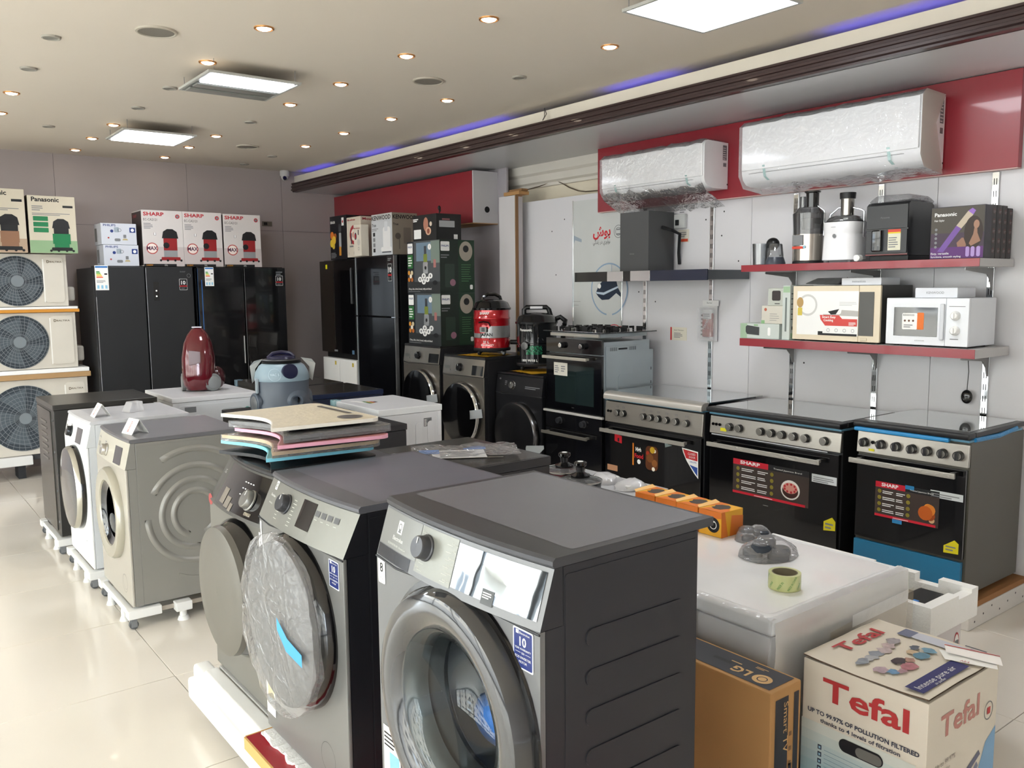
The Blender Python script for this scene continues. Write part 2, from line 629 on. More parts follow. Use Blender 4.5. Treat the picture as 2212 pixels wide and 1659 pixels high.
for (x, y), lab in zip(((1.314, 4.58), (2.963, 4.667), (2.953, 7.704)), ('large round grey ceiling speaker above the two stacked vacuum boxes, nearest the photo top', 'large round grey ceiling speaker between four lit downlights near the beam', 'large round beige ceiling speaker near the back wall beyond the hanging lights')):
    if sp is None:
        sp = T('ceiling_speaker', lab, 'speaker', (x, y, ZC - .0005), 0, 'round ceiling speakers')
        b = MB(); b.lathe(DN, 0, 0, [(0, .1), (.008, .098), (.01, .088), (.006, .084)], M('#bdb5a6', .5), 32, False); P(sp, 'rim', b)
        b = MB(); b.disc(DN, 0, 0, .086, M('#8a847a', .6, bump=.5, bscale=400), .0062, n=32); P(sp, 'grille', b)
    else:
        copy_tree(sp, None, (x, y, ZC - .0005), label=lab)

tube_on = M('#f2f5ff', .4, emit=4., var=0)
panel_on = M('#f6f9ff', .4, emit=6., var=0)


def hanging_panel(x, y, lab, lit, flatp=False):
    t = T('hanging_light', lab, 'light', (x, y, 2.86), 0, 'square light panels hung under the ceiling')
    fr = M('#b9b9b4', .4)
    b = MB()
    for a in ((-.275, .275, -.275, -.26), (-.275, .275, .26, .275), (-.275, -.26, -.26, .26), (.26, .275, -.26, .26)):
        b.box(a[0], a[1], a[2], a[3], 0, .014, fr, .001, 1)
    P(t, 'frame', b)
    b = MB(); b.box(-.26, .26, -.26, .26, .006, .014, M('#8f908d', .4)); P(t, 'tray', b)
    if flatp:
        b = MB(); b.box(-.262, .262, -.262, .262, .001, .0058, panel_on); P(t, 'diffuser', b)
    else:
        for k in range(4):
            yy = -.2 + k * .133
            b = MB(); b.box(-.245, .245, yy - .046, yy + .046, -.008, .0055, tube_on if k in lit else M('#8c8d88', .3), .006); P(t, 'light_tube', b)
    for sx in (-1, 1):
        for sy in (-1, 1):
            b = MB(); b.tube([(sx * .24, sy * .265, .014), (sx * .24, sy * .265, .079)], .0016, PG, 5); P(t, 'wire', b)
    return t


hanging_panel(1.95, 5.18, 'hanging square light with two bright and two dark tubes', (0, 1))
hanging_panel(2.0, 7.27, 'hanging square light with four lit tubes nearest the back wall', (0, 1, 2, 3))
hanging_panel(3.08, 2.54, 'hanging square light panel glowing solid white near the cove beam', (), True)

# security camera in the far corner
t = T('security_camera', 'small white dome security camera in the far ceiling corner', 'camera', (3.86, 9.03, 2.87))
b = MB(); b.cyl(Face((0, 0, 0), (1, 0, 0), (0, 1, 0), (0, 0, 1)), 0, 0, .05, .01, .069, M('#d8d6d4', .4), bev=.01); P(t, 'base', b)
b = MB(); b.ell((0, 0, .0), .04, .04, .04, M('#d8d6d4', .3)); P(t, 'dome', b)
b = MB(); b.cyl(Face((-.012, -.028, -.012), (1, 0, 0), (0, 0, 1), (-.3, -.9, -.3)), 0, 0, .022, 0, .02, BLACK); P(t, 'lens', b)

# shop front along the left side (seen only in reflections) and the street outside
wl = MB()
wl.box(-2.5, -2.4, -3.7, YB, 0, .12, M('#8d8f92', .5)); wl.box(-2.5, -2.4, -3.7, YB, 2.86, ZC, M('#8d8f92', .5))
wl.box(-2.5, -2.4, 7.4, YB, .12, 2.86, M('#b9b3b0', .6)); wl.box(-2.5, -2.4, -3.7, -3.4, .12, 2.86, M('#b9b3b0', .6))
wl = S('wall_left', wl)
w1 = MB(); w1.box(-2.48, -2.42, -3.4, 7.4, 2.3, 2.36, M('#6f7276', .35, .6))
for k in range(9):
    y = -3.4 + k * 1.35
    w1.box(-2.48, -2.42, y - .03, y + .03, .12, 2.86, M('#6f7276', .35, .6))
S('window_1', w1)
b = MB(); b.box(-2.5, 5.0, -3.82, -3.7, 0, ZC, M('#b8b2b3', .5)); S('wall_front', b)
b = MB(); b.box(-40, -2.5, -25, 30, -.25, -.12, M('#85827e', .9)); S('street', b)
bt = bpy.data.objects.new('exterior_building', None); COL.objects.link(bt); bt.location = (-13, 0, -.12); bt['kind'] = 'structure'
b = MB(); b.box(-8, 0, -18, 24, 0, 15, M('#b9b3a8', .8, var=.12, vscale=.5)); P(bt, 'wall', b)
wmesh = MB(); wmesh.box(-.05, .06, -.62, .62, 0, 1.4, M('#f2efe8', .6)); wmesh.box(.061, .07, -.54, -.03, .08, 1.32, GLASSD); wmesh.box(.061, .07, .03, .54, .08, 1.32, GLASSD)
wmesh = wmesh.mesh('window')
bal = MB(); bal.box(0, .9, -1.2, 1.2, 0, .12, M('#e8e2d6', .7)); bal.box(.84, .9, -1.2, 1.2, .12, .95, M('#b9c0c6', .4))
bal = bal.mesh('balcony')
for fl in range(5):
    for k in range(14):
        o = bpy.data.objects.new('window', wmesh); COL.objects.link(o); o.parent = bt; o.location = (.0, -16.5 + k * 3.0, 1.0 + fl * 3.0)
        if fl and k % 3 == 1:
            o = bpy.data.objects.new('balcony', bal); COL.objects.link(o); o.parent = bt; o.location = (.01, -16.5 + k * 3.0, -.3 + fl * 3.0)
def glass_mat(name, tint, refl_rough=.02, diffuse=0., bump=0., bscale=10., base=.04, boost=1.):
    m = bpy.data.materials.new(name); m.use_nodes = True
    nt = m.node_tree; nt.nodes.clear()
    out = nt.nodes.new('ShaderNodeOutputMaterial')
    tr = nt.nodes.new('ShaderNodeBsdfTransparent'); tr.inputs[0].default_value = (*tint, 1)
    gl = nt.nodes.new('ShaderNodeBsdfGlossy'); gl.inputs['Roughness'].default_value = refl_rough
    lw = nt.nodes.new('ShaderNodeLayerWeight'); lw.inputs['Blend'].default_value = .25
    ma = nt.nodes.new('ShaderNodeMath'); ma.operation = 'MULTIPLY_ADD'; ma.inputs[1].default_value = boost; ma.inputs[2].default_value = base
    nt.links.new(lw.outputs['Fresnel'], ma.inputs[0])
    mx = nt.nodes.new('ShaderNodeMixShader')
    nt.links.new(ma.outputs[0], mx.inputs[0])
    first = tr.outputs[0]
    if diffuse:
        df = nt.nodes.new('ShaderNodeBsdfDiffuse'); df.inputs[0].default_value = (.9, .9, .92, 1)
        m0 = nt.nodes.new('ShaderNodeMixShader'); m0.inputs[0].default_value = diffuse
        nt.links.new(tr.outputs[0], m0.inputs[1]); nt.links.new(df.outputs[0], m0.inputs[2]); first = m0.outputs[0]
    nt.links.new(first, mx.inputs[1]); nt.links.new(gl.outputs[0], mx.inputs[2])
    if bump:
        tc = nt.nodes.new('ShaderNodeTexCoord'); n2 = nt.nodes.new('ShaderNodeTexNoise'); n2.inputs['Scale'].default_value = bscale; n2.inputs['Distortion'].default_value = 1.5
        nt.links.new(tc.outputs['Object'], n2.inputs['Vector'])
        bp = nt.nodes.new('ShaderNodeBump'); bp.inputs['Strength'].default_value = bump; bp.inputs['Distance'].default_value = .02
        nt.links.new(n2.outputs['Fac'], bp.inputs['Height']); nt.links.new(bp.outputs['Normal'], gl.inputs['Normal'])
    nt.links.new(mx.outputs[0], out.inputs[0])
    return m


GLASS = glass_mat('clear_glass', (.82, .87, .88))
SMOKE = glass_mat('smoked_glass', (.25, .26, .27))
WRAP = glass_mat('clear_wrap', (.93, .93, .94), .12, .14, .9, 16., .03, .7)
WRAPM = glass_mat('milky_wrap', (.9, .9, .9), .2, .42, .9, 12., .03, .6)


class CFace(Face):
    """front plane bulging outwards in plan and slanting with height"""
    def __init__(s, W, bul, z0, z1, y0, y1):
        s.W, s.bul, s.z0, s.z1, s.y0, s.y1 = W, bul, z0, z1, y0, y1
        s.seg = 12

    def p(s, u, v, d=0):
        x = u - s.W / 2
        t = (v - s.z0) / max(1e-6, s.z1 - s.z0)
        y = s.y0 + (s.y1 - s.y0) * t - s.bul * (1 - (2 * x / s.W) ** 2)
        return Vector((x, y - d, v))


def crect(b, F, u0, u1, v0, v1, mat, d=.0006, n=10):
    vs, fs = [], []
    for i in range(n + 1):
        u = u0 + (u1 - u0) * i / n
        vs += [F.p(u, v0, d), F.p(u, v1, d)]
    for i in range(n):
        fs.append((2 * i, 2 * i + 2, 2 * i + 3, 2 * i + 1))
    b.add(vs, fs, mat, True)


def hole_panel(b, F, u0, u1, v0, v1, cu, cv, r, mat, th=.012, n=40):
    """flat panel with a round hole, with thickness"""
    def outer(a):
        c, s_ = math.cos(a), math.sin(a)
        t = 1e9
        if c > 1e-6: t = min(t, (u1 - cu) / c)
        if c < -1e-6: t = min(t, (u0 - cu) / c)
        if s_ > 1e-6: t = min(t, (v1 - cv) / s_)
        if s_ < -1e-6: t = min(t, (v0 - cv) / s_)
        return cu + c * t, cv + s_ * t
    angs = sorted(set([2 * PI * i / n for i in range(n)] + [math.atan2(v - cv, u - cu) % (2 * PI) for u in (u0, u1) for v in (v0, v1)]))
    m = len(angs)
    vs, fs = [], []
    for a in angs:
        ou, ov = outer(a)
        iu, iv = cu + r * math.cos(a), cv + r * math.sin(a)
        vs += [F.p(ou, ov, 0), F.p(iu, iv, 0), F.p(iu, iv, -th), F.p(ou, ov, -th)]
    for i in range(m):
        j = (i + 1) % m
        fs += [(4 * i, 4 * j, 4 * j + 1, 4 * i + 1), (4 * i + 1, 4 * j + 1, 4 * j + 2, 4 * i + 2), (4 * i + 3, 4 * j + 3, 4 * j, 4 * i)]
    b.add(vs, [f[::-1] for f in fs], mat)


def sticker10(b, F, u, v, w, h, brand='Electrolux'):
    """tall blue warranty sticker"""
    b.rect(F, u, u + w, v, v + h, M('#dfe6ee', .4), .0012, .004)
    blu = M('#1a2a6b', .35)
    b.rect(F, u + .003, u + w - .003, v + .003, v + h - .003, blu, .0016, .003)
    c = u + w / 2
    b.rect(F, u + w * .16, u + w * .3, v + h * .86, v + h * .95, PW, .002)
    b.txt(F, brand, u + w * .34, v + h * .87, h * .055, PW, .002, w=w * .5)
    b.txt(F, '10', c, v + h * .58, h * .22, PW, .002, 'c', bold=.02)
    b.txt(F, 'YEAR WARRANTY', c, v + h * .48, h * .05, PW, .002, 'c', w=w * .8)
    b.rect(F, u + w * .12, u + w * .38, v + h * .405, v + h * .412, PW, .002)
    b.txt(F, 'ON', c, v + h * .38, h * .05, PW, .002, 'c')
    b.rect(F, u + w * .62, u + w * .88, v + h * .405, v + h * .412, PW, .002)
    b.txt(F, 'ECO INVERTER', c, v + h * .26, h * .06, PW, .002, 'c', w=w * .78)
    b.txt(F, 'MOTOR', c, v + h * .15, h * .06, PW, .002, 'c')


def front_loader(name, label, loc, W, D, H, body, front, lid, o, rz=-90., group=None):
    t = T(name, label, 'washing machine', loc, rz, group)
    ph, sl, bul = o.get('ph', .13), o.get('sl', .03), o.get('bul', .015)
    lh = o.get('lid_h', .02)
    zt = H - lh
    zp = zt - ph
    dc = o['door']
    cx, cz, ro, rg = dc['x'], dc['z'], dc['ro'], dc['rg']
    Fs = faces(W, D, H)
    fy = .0
    yb = sl + .021
    # cabinet without its front
    b = MB()
    if dc['kind'] == 'open':
        for sx in (-1, 1):
            b.box(sx * W / 2, sx * (W / 2 - .006), .013, yb, 0.01, zp, body); b.box(sx * W / 2, sx * (W / 2 - .006), yb, D, 0.01, zt, body)
        b.box(-W / 2 + .006, W / 2 - .006, D - .006, D, .01, zt, body); b.box(-W / 2 + .006, W / 2 - .006, .013, D - .006, .01, .016, body)
        b.box(-W / 2 + .006, W / 2 - .006, .05, D - .006, zt - .006, zt, body)
    else:
        b.box(-W / 2, W / 2, yb, D, 0.01, zt, body, .004); b.box(-W / 2, W / 2, .013, yb, 0.01, zp, body)
    # side sheets standing a little proud, with their stamped ribs
    for sx, K in ((1, 'R'), (-1, 'L')):
        F = Fs[K]
        a0, a1 = (max(.045, yb + .004), D - .004) if K == 'R' else (.004, D - max(.045, yb + .004))
        b.prism(rrect(max(a0, .045) if K == 'R' else a0, a1, .02, zt - .015, .006), F, 0, .0015, body)
        if o.get('ribs') == 'long':
            for k in range(8):
                z = .1 + k * (zt - .22) / 7.6
                b.prism(rrect(a0 + .05, a1 - .04, z, z + .034, .016, 5), F, .0015, .0045, body)
                b.prism(rrect(a0 + .056, a1 - .046, z + .005, z + .029, .012, 5), F, .0045, .0046, body)
        if o.get('ribs') == 'arcs' and K == 'R':
            cu, cv = D * .56, zt * .53
            for r0, s0, s1 in ((.115, -70, 250), (.175, 10, 275), (.245, 40, 150), (.245, 180, 300), (.33, 55, 120)):
                rr = []
                for i in range(37):
                    a = R(s0 + (s1 - s0) * i / 36)
                    w = .017
                    fe = min(1, min(i, 36 - i) / 3)
                    ring = []
                    for q_, d_ in ((-w, 0), (-w * .5, .008 * fe), (0, .011 * fe), (w * .5, .008 * fe), (w, 0)):
                        ring.append(F.p(cu + (r0 + q_) * math.cos(a) * .95, cv + (r0 + q_) * math.sin(a), .0015 + d_))
                    rr.append(ring)
                b.loft(rr, body, cap=False, closed=False)
            for z in (.13, .21):
                b.prism([(cu - .1 + .2 * i / 12, z - .016 - .03 * math.sin(PI * i / 12)) for i in range(13)] + [(cu + .1 - .2 * i / 12, z + .008 - .03 * math.sin(PI * i / 12)) for i in range(13)], F, .0015, .006, body, True)
    P(t, 'cabinet', b)
    # feet
    for x in (-W / 2 + .05, W / 2 - .05):
        for y in (.06, D - .06):
            b = MB(); b.cyl(Face((x, y, 0), (1, 0, 0), (0, 1, 0), (0, 0, 1)), 0, 0, .018, 0, .012, RUBBER, 12); P(t, 'foot', b)
    # front panel
    F0 = Face((-W / 2, 0, 0), (1, 0, 0), (0, 0, 1), (0, -1, 0))
    b = MB()
    if dc['kind'] == 'open':
        hole_panel(b, F0, 0, W, .01, zp, cx + W / 2, cz, ro - .012, front)
    else:
        b.box(-W / 2, W / 2, 0, .0125, .01, zp, front, .004)
    if o.get('filter', True):
        b.ring(F0, W - .13, .1, .045, .0462, BLACKM, .0016, 24)
    if o.get('curve_groove'):
        pts = [(0, zp - .004), (W * .15, zp - .014), (W * .3, zp - .008), (W * .5, zp - .005), (W, zp - .004)]
        b.tube([F0.p(u, v, .001) for u, v in pts], .0025, M('#26272a', .3), 6)
    P(t, 'front_panel', b)
    # control fascia
    CF = CFace(W, bul, zp, zt, fy, fy + sl)
    b = MB()
    n = 14
    rings = []
    for i in range(n + 1):
        u = W * i / n
        rings.append([CF.p(u, zp + .001, 0), CF.p(u, zt, 0), Vector((u - W / 2, sl + .02, zt)), Vector((u - W / 2, sl + .02, zp + .001))])
    b.loft(rings, o.get('fascia', front), cap=False)
    for rg0 in (rings[0], rings[-1]): b.add(rg0, [(0, 1, 2, 3)], body)
    b.s = [False] * len(b.s)
    P(t, 'control_panel', b)
    b = MB()
    if 'print' in o:
        o['print'](b, CF, F0, W, zp, zt)
    P(t, 'printed_markings', b)
    if 'knob' in o:
        kx, kz, kr, km = o['knob']
        F = Face(CF.p(kx + W / 2, kz, .001), (1, 0, 0), (0, sl, ph), (0, -ph, sl))
        b = MB(); b.lathe(F, 0, 0, [(0, kr * 1.12), (.004, kr * 1.1), (.006, kr), (.024, kr * .93), (.027, kr * .85), (.0275, .001)], km, 28)
        b.box(-.0012, .0012, 0, kr * .5, 0, .001, PW, rot=Matrix.Translation(F.p(0, kr * .3, .0276)) @ Matrix((F.U, F.V, F.N)).transposed().to_4x4())
        P(t, 'program_knob', b)
    if 'display' in o:
        x0, x1, z0, z1, dm = o['display']
        b = MB()
        crect(b, CF, x0 + W / 2, x1 + W / 2, z0, z1, dm, .0016)
        P(t, 'display', b)
    # lid
    b = MB()
    n = 14
    rings = []
    for d_, z_ in ((.0, zt + .001), (-.004, zt + .006), (-.004, H - .006), (.003, H), ):
        rg_ = []
        for i in range(n + 1):
            x = -W / 2 + W * i / n
            rg_.append((x, fy + sl + d_ - bul * (1 - (2 * x / W) ** 2), z_))
        ov = o.get('overhang', 0)
        rg_ += [(W / 2, D + ov, z_), (-W / 2, D + ov, z_)]
        rings.append(rg_)
    b.loft(rings, lid, smooth=False)
    if o.get('top_inset', True):
        q = rrect(.02, W - .02, .06 + sl, D + o.get('overhang', 0) - .01, .01)
        b.flat(Fs['T'], q, M(o.get('top_col', '#4b4c52'), o.get('top_rough', .3), .1, bump=.03, bscale=12), .0004)
    P(t, 'top_cover', b)
    # door
    F = Face((cx, 0, cz), (1, 0, 0), (0, 0, 1), (0, -1, 0))
    k = dc['kind']
    dr = MB()
    if k == 'open':
        dr.lathe(F, 0, 0, [(.001, ro + .016), (.006, ro + .014), (.006, ro)], BLACK, 56, False)
        P(t, 'door_seal', dr)
        dr = MB()
        dr.lathe(F, 0, 0, [(.0, ro), (.02, ro), (.042, ro - .012), (.05, ro - .035), (.046, rg + .03), (.036, rg + .006), (.03, rg)], dc['ring'], 64, False)
        dr.lathe(F, 0, 0, [(.03, rg), (.02, rg - .004), (.0, rg - .012), (-.03, rg - .016)], M('#8f9496', .15, .7), 64, False)
        d_ = P(t, 'door_ring', dr)
        g = MB()
        g.lathe(F, 0, 0, [(.028, rg - .002), (.024, rg - .012), (.005, rg - .03), (-.06, rg - .045), (-.1, rg - .07), (-.112, rg - .1), (-.114, .001)], GLASS, 48, False)
        P(d_, 'door_glass', g)
        g = MB()
        g.lathe(F, 0, 0, [(-.012, ro - .012), (-.03, rg + .005), (-.05, rg - .012), (-.07, rg - .02), (-.085, rg - .012), (-.1, rg + .02)], M('#3a3d3f', .6), 48, False)
        P(t, 'door_gasket', g)
        g = MB()
        drr = ro - .035
        g.lathe(F, 0, 0, [(-.085, rg - .012), (-.1, rg + .01), (-.105, drr), (-D + .08, drr), (-D + .07, .0)], M('#c6c8ca', .3, .85), 48, False)
        P(t, 'drum', g)
        g = MB()
        hm = M('#101113', .6)
        Fb = Face((cx, D - .071, cz), (1, 0, 0), (0, 0, 1), (0, -1, 0))
        for rr_ in range(2, 10):
            r_ = .018 * rr_
            nn = int(2 * PI * r_ / .018)
            for i in range(nn):
                a = 2 * PI * i / nn
                g.disc(Fb, r_ * math.cos(a), r_ * math.sin(a), .0045, hm, .002, n=6)
        P(t, 'drum_perforation', g, kind='stuff')
    elif k == 'port':
        dr.lathe(F, 0, 0, [(.0, ro), (.02, ro), (.034, ro - .01), (.036, ro - .03), (.028, rg + .004), (.02, rg)], dc['ring'], 48, False)
        d_ = P(t, 'door_ring', dr)
        g = MB(); g.lathe(F, 0, 0, [(.021, rg), (.012, rg - .01), (-.0, rg - .03), (.0, .001)], M('#15191d', .06, coat=1., var=0), 40, False)
        g.ell(F.p(0, -rg * .35, .001), rg * .5, .008, rg * .3, M('#3a4249', .2, .5))
        P(d_, 'door_glass', g)
    elif k == 'dark':
        pr = dc.get('pr', .05)
        dr.lathe(F, 0, 0, [(.0, ro + .004), (.012, ro + .004), (pr * .5, ro)], dc.get('rim2', BLACK), 56, False)
        dr.lathe(F, 0, 0, [(pr * .5, ro), (pr * .8, ro - .003), (pr, ro - .012)], dc['ring'], 56, False)
        d_ = P(t, 'door_ring', dr)
        g = MB(); g.lathe(F, 0, 0, [(pr, ro - .012), (pr + .004, ro - .03), (pr + .012, ro * .5), (pr + .014, .001)], dc['cap'], 56, False); P(d_, 'door_glass', g)
        if dc.get('handle'):
            g = MB(); g.tube([F.p((ro + .0) * math.cos(R(a)), (ro + .0) * math.sin(R(a)), pr * .75) for a in range(-40, 41, 8)], .006, dc['handle'], 8); P(d_, 'door_handle', g)
    elif k == 'cap':
        pr = dc.get('pr', .08)
        dr.lathe(F, 0, 0, [(.0, ro + .012), (.02, ro + .01), (.035, ro - .002), (pr * .75, ro - .012)], BLACK, 56, False)
        d_ = P(t, 'door_ring', dr)
        g = MB(); g.lathe(F, 0, 0, [(pr * .7, ro - .006), (pr * .95, ro - .01), (pr, ro - .022), (pr + .006, ro * .6), (pr + .008, .001)], dc['cap'], 56, False); P(d_, 'door_cap', g)
    return t


def trolley(label, loc, W, D, h, rz=-90.):
    """white extendable appliance trolley with castors"""
    t = T('appliance_trolley', label, 'trolley', loc, rz, 'white appliance trolleys')
    wp = M('#e6e6e4', .5)
    b = MB()
    for x0, x1 in ((-W / 2 - .02, -W / 2 + .04), (W / 2 - .04, W / 2 + .02)):
        b.box(x0, x1, -.03, .13, h - .045, h, wp, .006); b.box(x0, x1, D - .13, D + .03, h - .045, h, wp, .006)
    P(t, 'corner_bracket', b)
    b = MB()
    for x in (-W / 2 + .01, W / 2 - .01):
        b.box(x - .012, x + .012, .13, D - .13, h - .036, h - .012, M('#bdb6ac', .3, .6), .003)
    for y in (-.005, D + .005):
        b.box(-W / 2 + .04, W / 2 - .04, y - .015, y + .015, h - .04, h - .008, wp, .004)
    P(t, 'rail', b)
    for x in (-W / 2 + .16, W / 2 - .16):
        b = MB(); b.cyl(Face((x, -.005, 0), (1, 0, 0), (0, 1, 0), (0, 0, 1)), 0, 0, .026, .0, .02, wp, 14, r1=.02); b.cyl(Face((x, -.005, 0), (1, 0, 0), (0, 1, 0), (0, 0, 1)), 0, 0, .018, .02, h - .04, wp, 12); P(t, 'screw_foot', b)
    for y in (D * .4, ):
        for x in (W / 2 + .01,):
            b = MB(); b.box(x - .03, x + .03, y - .04, y + .04, h - .05, h - .002, wp, .006); b.cyl(Face((x, y, 0), (1, 0, 0), (0, 1, 0), (0, 0, 1)), 0, 0, .03, 0, .02, wp, 14, r1=.022); b.cyl(Face((x, y, 0), (1, 0, 0), (0, 1, 0), (0, 0, 1)), 0, 0, .018, .02, h - .04, wp, 12); P(t, 'screw_foot', b)
    for x in (-W / 2 + .01, W / 2 - .01):
        for y in (.0, D):
            b = MB(); b.cyl(Face((x - .009, y, .022), (0, 1, 0), (0, 0, 1), (1, 0, 0)), 0, 0, .022, 0, .018, M('#55575a', .5), 16, bev=.003)
            b.box(x - .015, x - .011, y - .014, y + .014, .012, h - .045, PG); b.box(x + .011, x + .015, y - .014, y + .014, .012, h - .045, PG); P(t, 'castor', b)
    return t


# ---- the nearest washer: dark grey, glass porthole
def pr_w1(b, CF, F0, W, zp, zt):
    md = M('#8a8b88', .32, .35, bump=.02, bscale=30)
    crect(b, CF, .004, .19, zp + .03, zt - .004, md, .0008); crect(b, CF, .004, .17, zp + .002, zp + .028, M('#3d3e41', .25, .3), .0008)
    crect(b, CF, .192, .335, zp + .012, zt - .004, M('#8b8c86', .34, .35), .0008)
    b.rect(CF, .082, .106, zp + .066, zp + .094, PW, .0014)
    b.flat(CF, [(.086, zp + .069), (.102, zp + .069), (.094, zp + .08)], PG, .0018); b.ring(CF, .094, zp + .081, .006, .0085, PG, .0019, 14)
    b.txt(CF, 'Electrolux', .094, zp + .05, .009, PW, .0014, 'c')
    b.txt(CF, 'ECOINVERTER 800  UltimateCare', .094, zp + .037, .0045, M('#cfcfc9', .5), .0014, 'c', w=.09)
    lm = M('#c9c9c2', .5)
    for i, (s1, s2) in enumerate((('Cottons', 'Quick 15'), ('Mix', 'Daily'), ('Delicates', 'Wool'), ('Synthetics', 'Rinse'), ('Favourite', 'Spin'), ('Baby Care', 'Drain'))):
        z = zt - .018 - i * .0145
        b.txt(CF, s1, .333, z, .0042, lm, .0014, 'r'); b.rect(CF, .298, .318, z - .003, z - .0022, lm, .0014)
        b.txt(CF, s2, .196, z, .0042, lm, .0014); b.rect(CF, .205, .226, z - .003, z - .0022, lm, .0014)
    b.rect(CF, .44, .475, zp + .012, zp + .04, M('#4c4f51', .4), .0022); b.lines(CF, .443, .47, zp + .024, zp + .037, 3, PW, .0026)
    b.rect(F0, .008, .04, .652, .712, PW, .0014, .005); b.txt(F0, '8', .024, .68, .022, INK, .002, 'c', bold=.01); b.txt(F0, 'KG', .024, .662, .007, PG, .002, 'c')
    sticker10(b, F0, W - .078, .632, .06, .078)
    b.rect(F0, .012, .09, .17, .3, PW, .0014); b.rect(F0, .04, .085, .18, .24, M('#7fb4c8', .5), .002); b.lines(F0, .016, .08, .25, .29, 4, INK, .002)


w1body = M('#2c2d33', .38, .1, bump=.01, bscale=200)
w1front = M('#77787a', .36, .35, bump=.01, bscale=250)
MIRROR = M('#9ba0a4', .03, 1., var=0, bump=.05, bscale=6)
W1 = front_loader('washing_machine', 'nearest dark grey washing machine with a large clear glass door and 8 KG sticker', (.94, 1.445, .315), .605, .43, .85, w1body, w1front, M('#4a4b50', .28, .3), dict(
    ph=.112, sl=.035, bul=.022, overhang=.05, ribs='long', curve_groove=True, top_col='#76777f', top_rough=.27, print=pr_w1,  # top_col is lightened: the ceiling's reflection is put into the colour
    knob=(-.078, .785, .026, M('#4b4c50', .3, .3)), display=(.037, .29, .735, .822, MIRROR),
    door=dict(kind='open', x=.03, z=.462, ro=.262, rg=.178, ring=M('#3f4042', .1, .3, coat=1., var=0))))
b = MB(); b.ell((0, 0, 0), .05, .07, .07, M('#2f63a8', .45, bump=.5, bscale=18)); b.ell((.04, .06, -.03), .04, .06, .045, M('#274f8c', .5, bump=.5, bscale=18)); b.jitter(.02, 14)
One('blue_bag', b, 'crumpled blue plastic bag lying in the drum of the nearest washer', 'bag', (1.09, 1.46, .69))


# ---- second: dark grey dryer-like washer with wrapped door
def pr_w2(b, CF, F0, W, zp, zt):
    b.rect(CF, .055, .075, zp + .09, zp + .115, PW, .0014); b.ring(CF, .065, zp + .103, .004, .007, PG, .002, 12)
    b.txt(CF, 'Electrolux', .065, zp + .07, .007, PW, .0014, 'c'); b.txt(CF, 'UltimateCare', .065, zp + .05, .004, PW, .0014, 'c')
    lm = M('#c9c9c2', .5)
    for i in range(8):
        b.lines(CF, .13, .155, zp + .02 + i * .01, zp + .024 + i * .01, 1, lm, .0012, seed=i); b.lines(CF, .235, .26, zp + .02 + i * .01, zp + .024 + i * .01, 1, lm, .0012, seed=i + 9)
    for i in range(4):
        b.rect(CF, .385 + i * .035, .41 + i * .035, zp + .075, zp + .09, M('#5a5b5d', .5), .0012); b.rect(CF, .39 + i * .035, .405 + i * .035, zp + .066, zp + .067, lm, .0012)
    sticker10(b, F0, W - .085, .622, .06, .078)
    b.rect(F0, .012, .022, .62, .7, PW, .0014, .003)
    b.rect(F0, .006, .075, .06, .36, PW, .0014); b.rect(F0, .014, .07, .27, .32, M('#7fc4cf', .5), .002); b.rect(F0, .02, .07, .12, .2, M('#e6d79a', .5), .002)


W2 = front_loader('washing_machine', 'dark grey front loader with its door disc wrapped in clear plastic and blue tape', (.985, 2.315, .222), .59, .58, .85, M('#17181d', .4), M('#7e7e7d', .36, .35, bump=.01, bscale=250), M('#5a5b62', .3, .2), dict(
    ph=.115, sl=.055, bul=.02, overhang=.0, curve_groove=True, top_col='#6c6d79', top_rough=.28, print=pr_w2, fascia=M('#868680', .36, .35),  # top_col paler than the lid, ceiling sheen painted in
    knob=(-.105, .785, .028, M('#3f4044', .3, .3)), display=(.0, .085, .745, .82, MIRROR),
    door=dict(kind='cap', x=-.015, z=.455, ro=.25, rg=.2, pr=.065, cap=M('#5d5c5a', .4, .25))))
# wrap over the door
b = MB()
F = Face((-.015, -.068, .455), (1, 0, 0), (0, 0, 1), (0, -1, 0))
b.lathe(F, 0, 0, [(-.02, .27), (.002, .268), (.018, .24), (.024, .15), (.022, .08), (.024, .001)], WRAP, 48, False); b.jitter(.011, 16, 3)
P(W2, 'plastic_cover', b, 'clear wrinkled plastic over the door')
b = MB(); b.prism([(.08, .055), (.15, .015), (.245, .0), (.245, -.035), (.14, -.025), (.08, .02)], F, .03, .0305, M('#3f9fdc', .4)); P(W2, 'blue_tape', b)


# ---- third: LG with tray stack
def pr_lg(b, CF, F0, W, zp, zt):
    crect(b, CF, .1, W - .01, zp + .012, zt - .006, M('#0c0d0f', .06, coat=1., var=0), .0012, 12)
    b.txt(CF, 'LG', .04, zt - .05, .014, PW, .0014)
    for i in range(4):
        for k in range(3):
            b.rect(CF, .3 + i * .022, .312 + i * .022, zp + .07 + k * .02, zp + .073 + k * .02, PW, .0022)
    for u, v, w_, h_ in ((.15, .02, .05, .05), (.21, .015, .045, .035), (.26, .01, .03, .025), (.4, .02, .05, .01)):
        b.rect(CF, u, u + w_, zp + v, zp + v + h_, M('#d8d3c3', .08, .9, bump=.4, bscale=40), .0024)
    b.rect(F0, W - .1, W - .055, .55, .64, PW, .0014, .003); b.lines(F0, W - .09, W - .065, .57, .62, 3, PG, .002)
    b.disc(F0, .02, .66, .022, M('#a14040', .4), .0016)


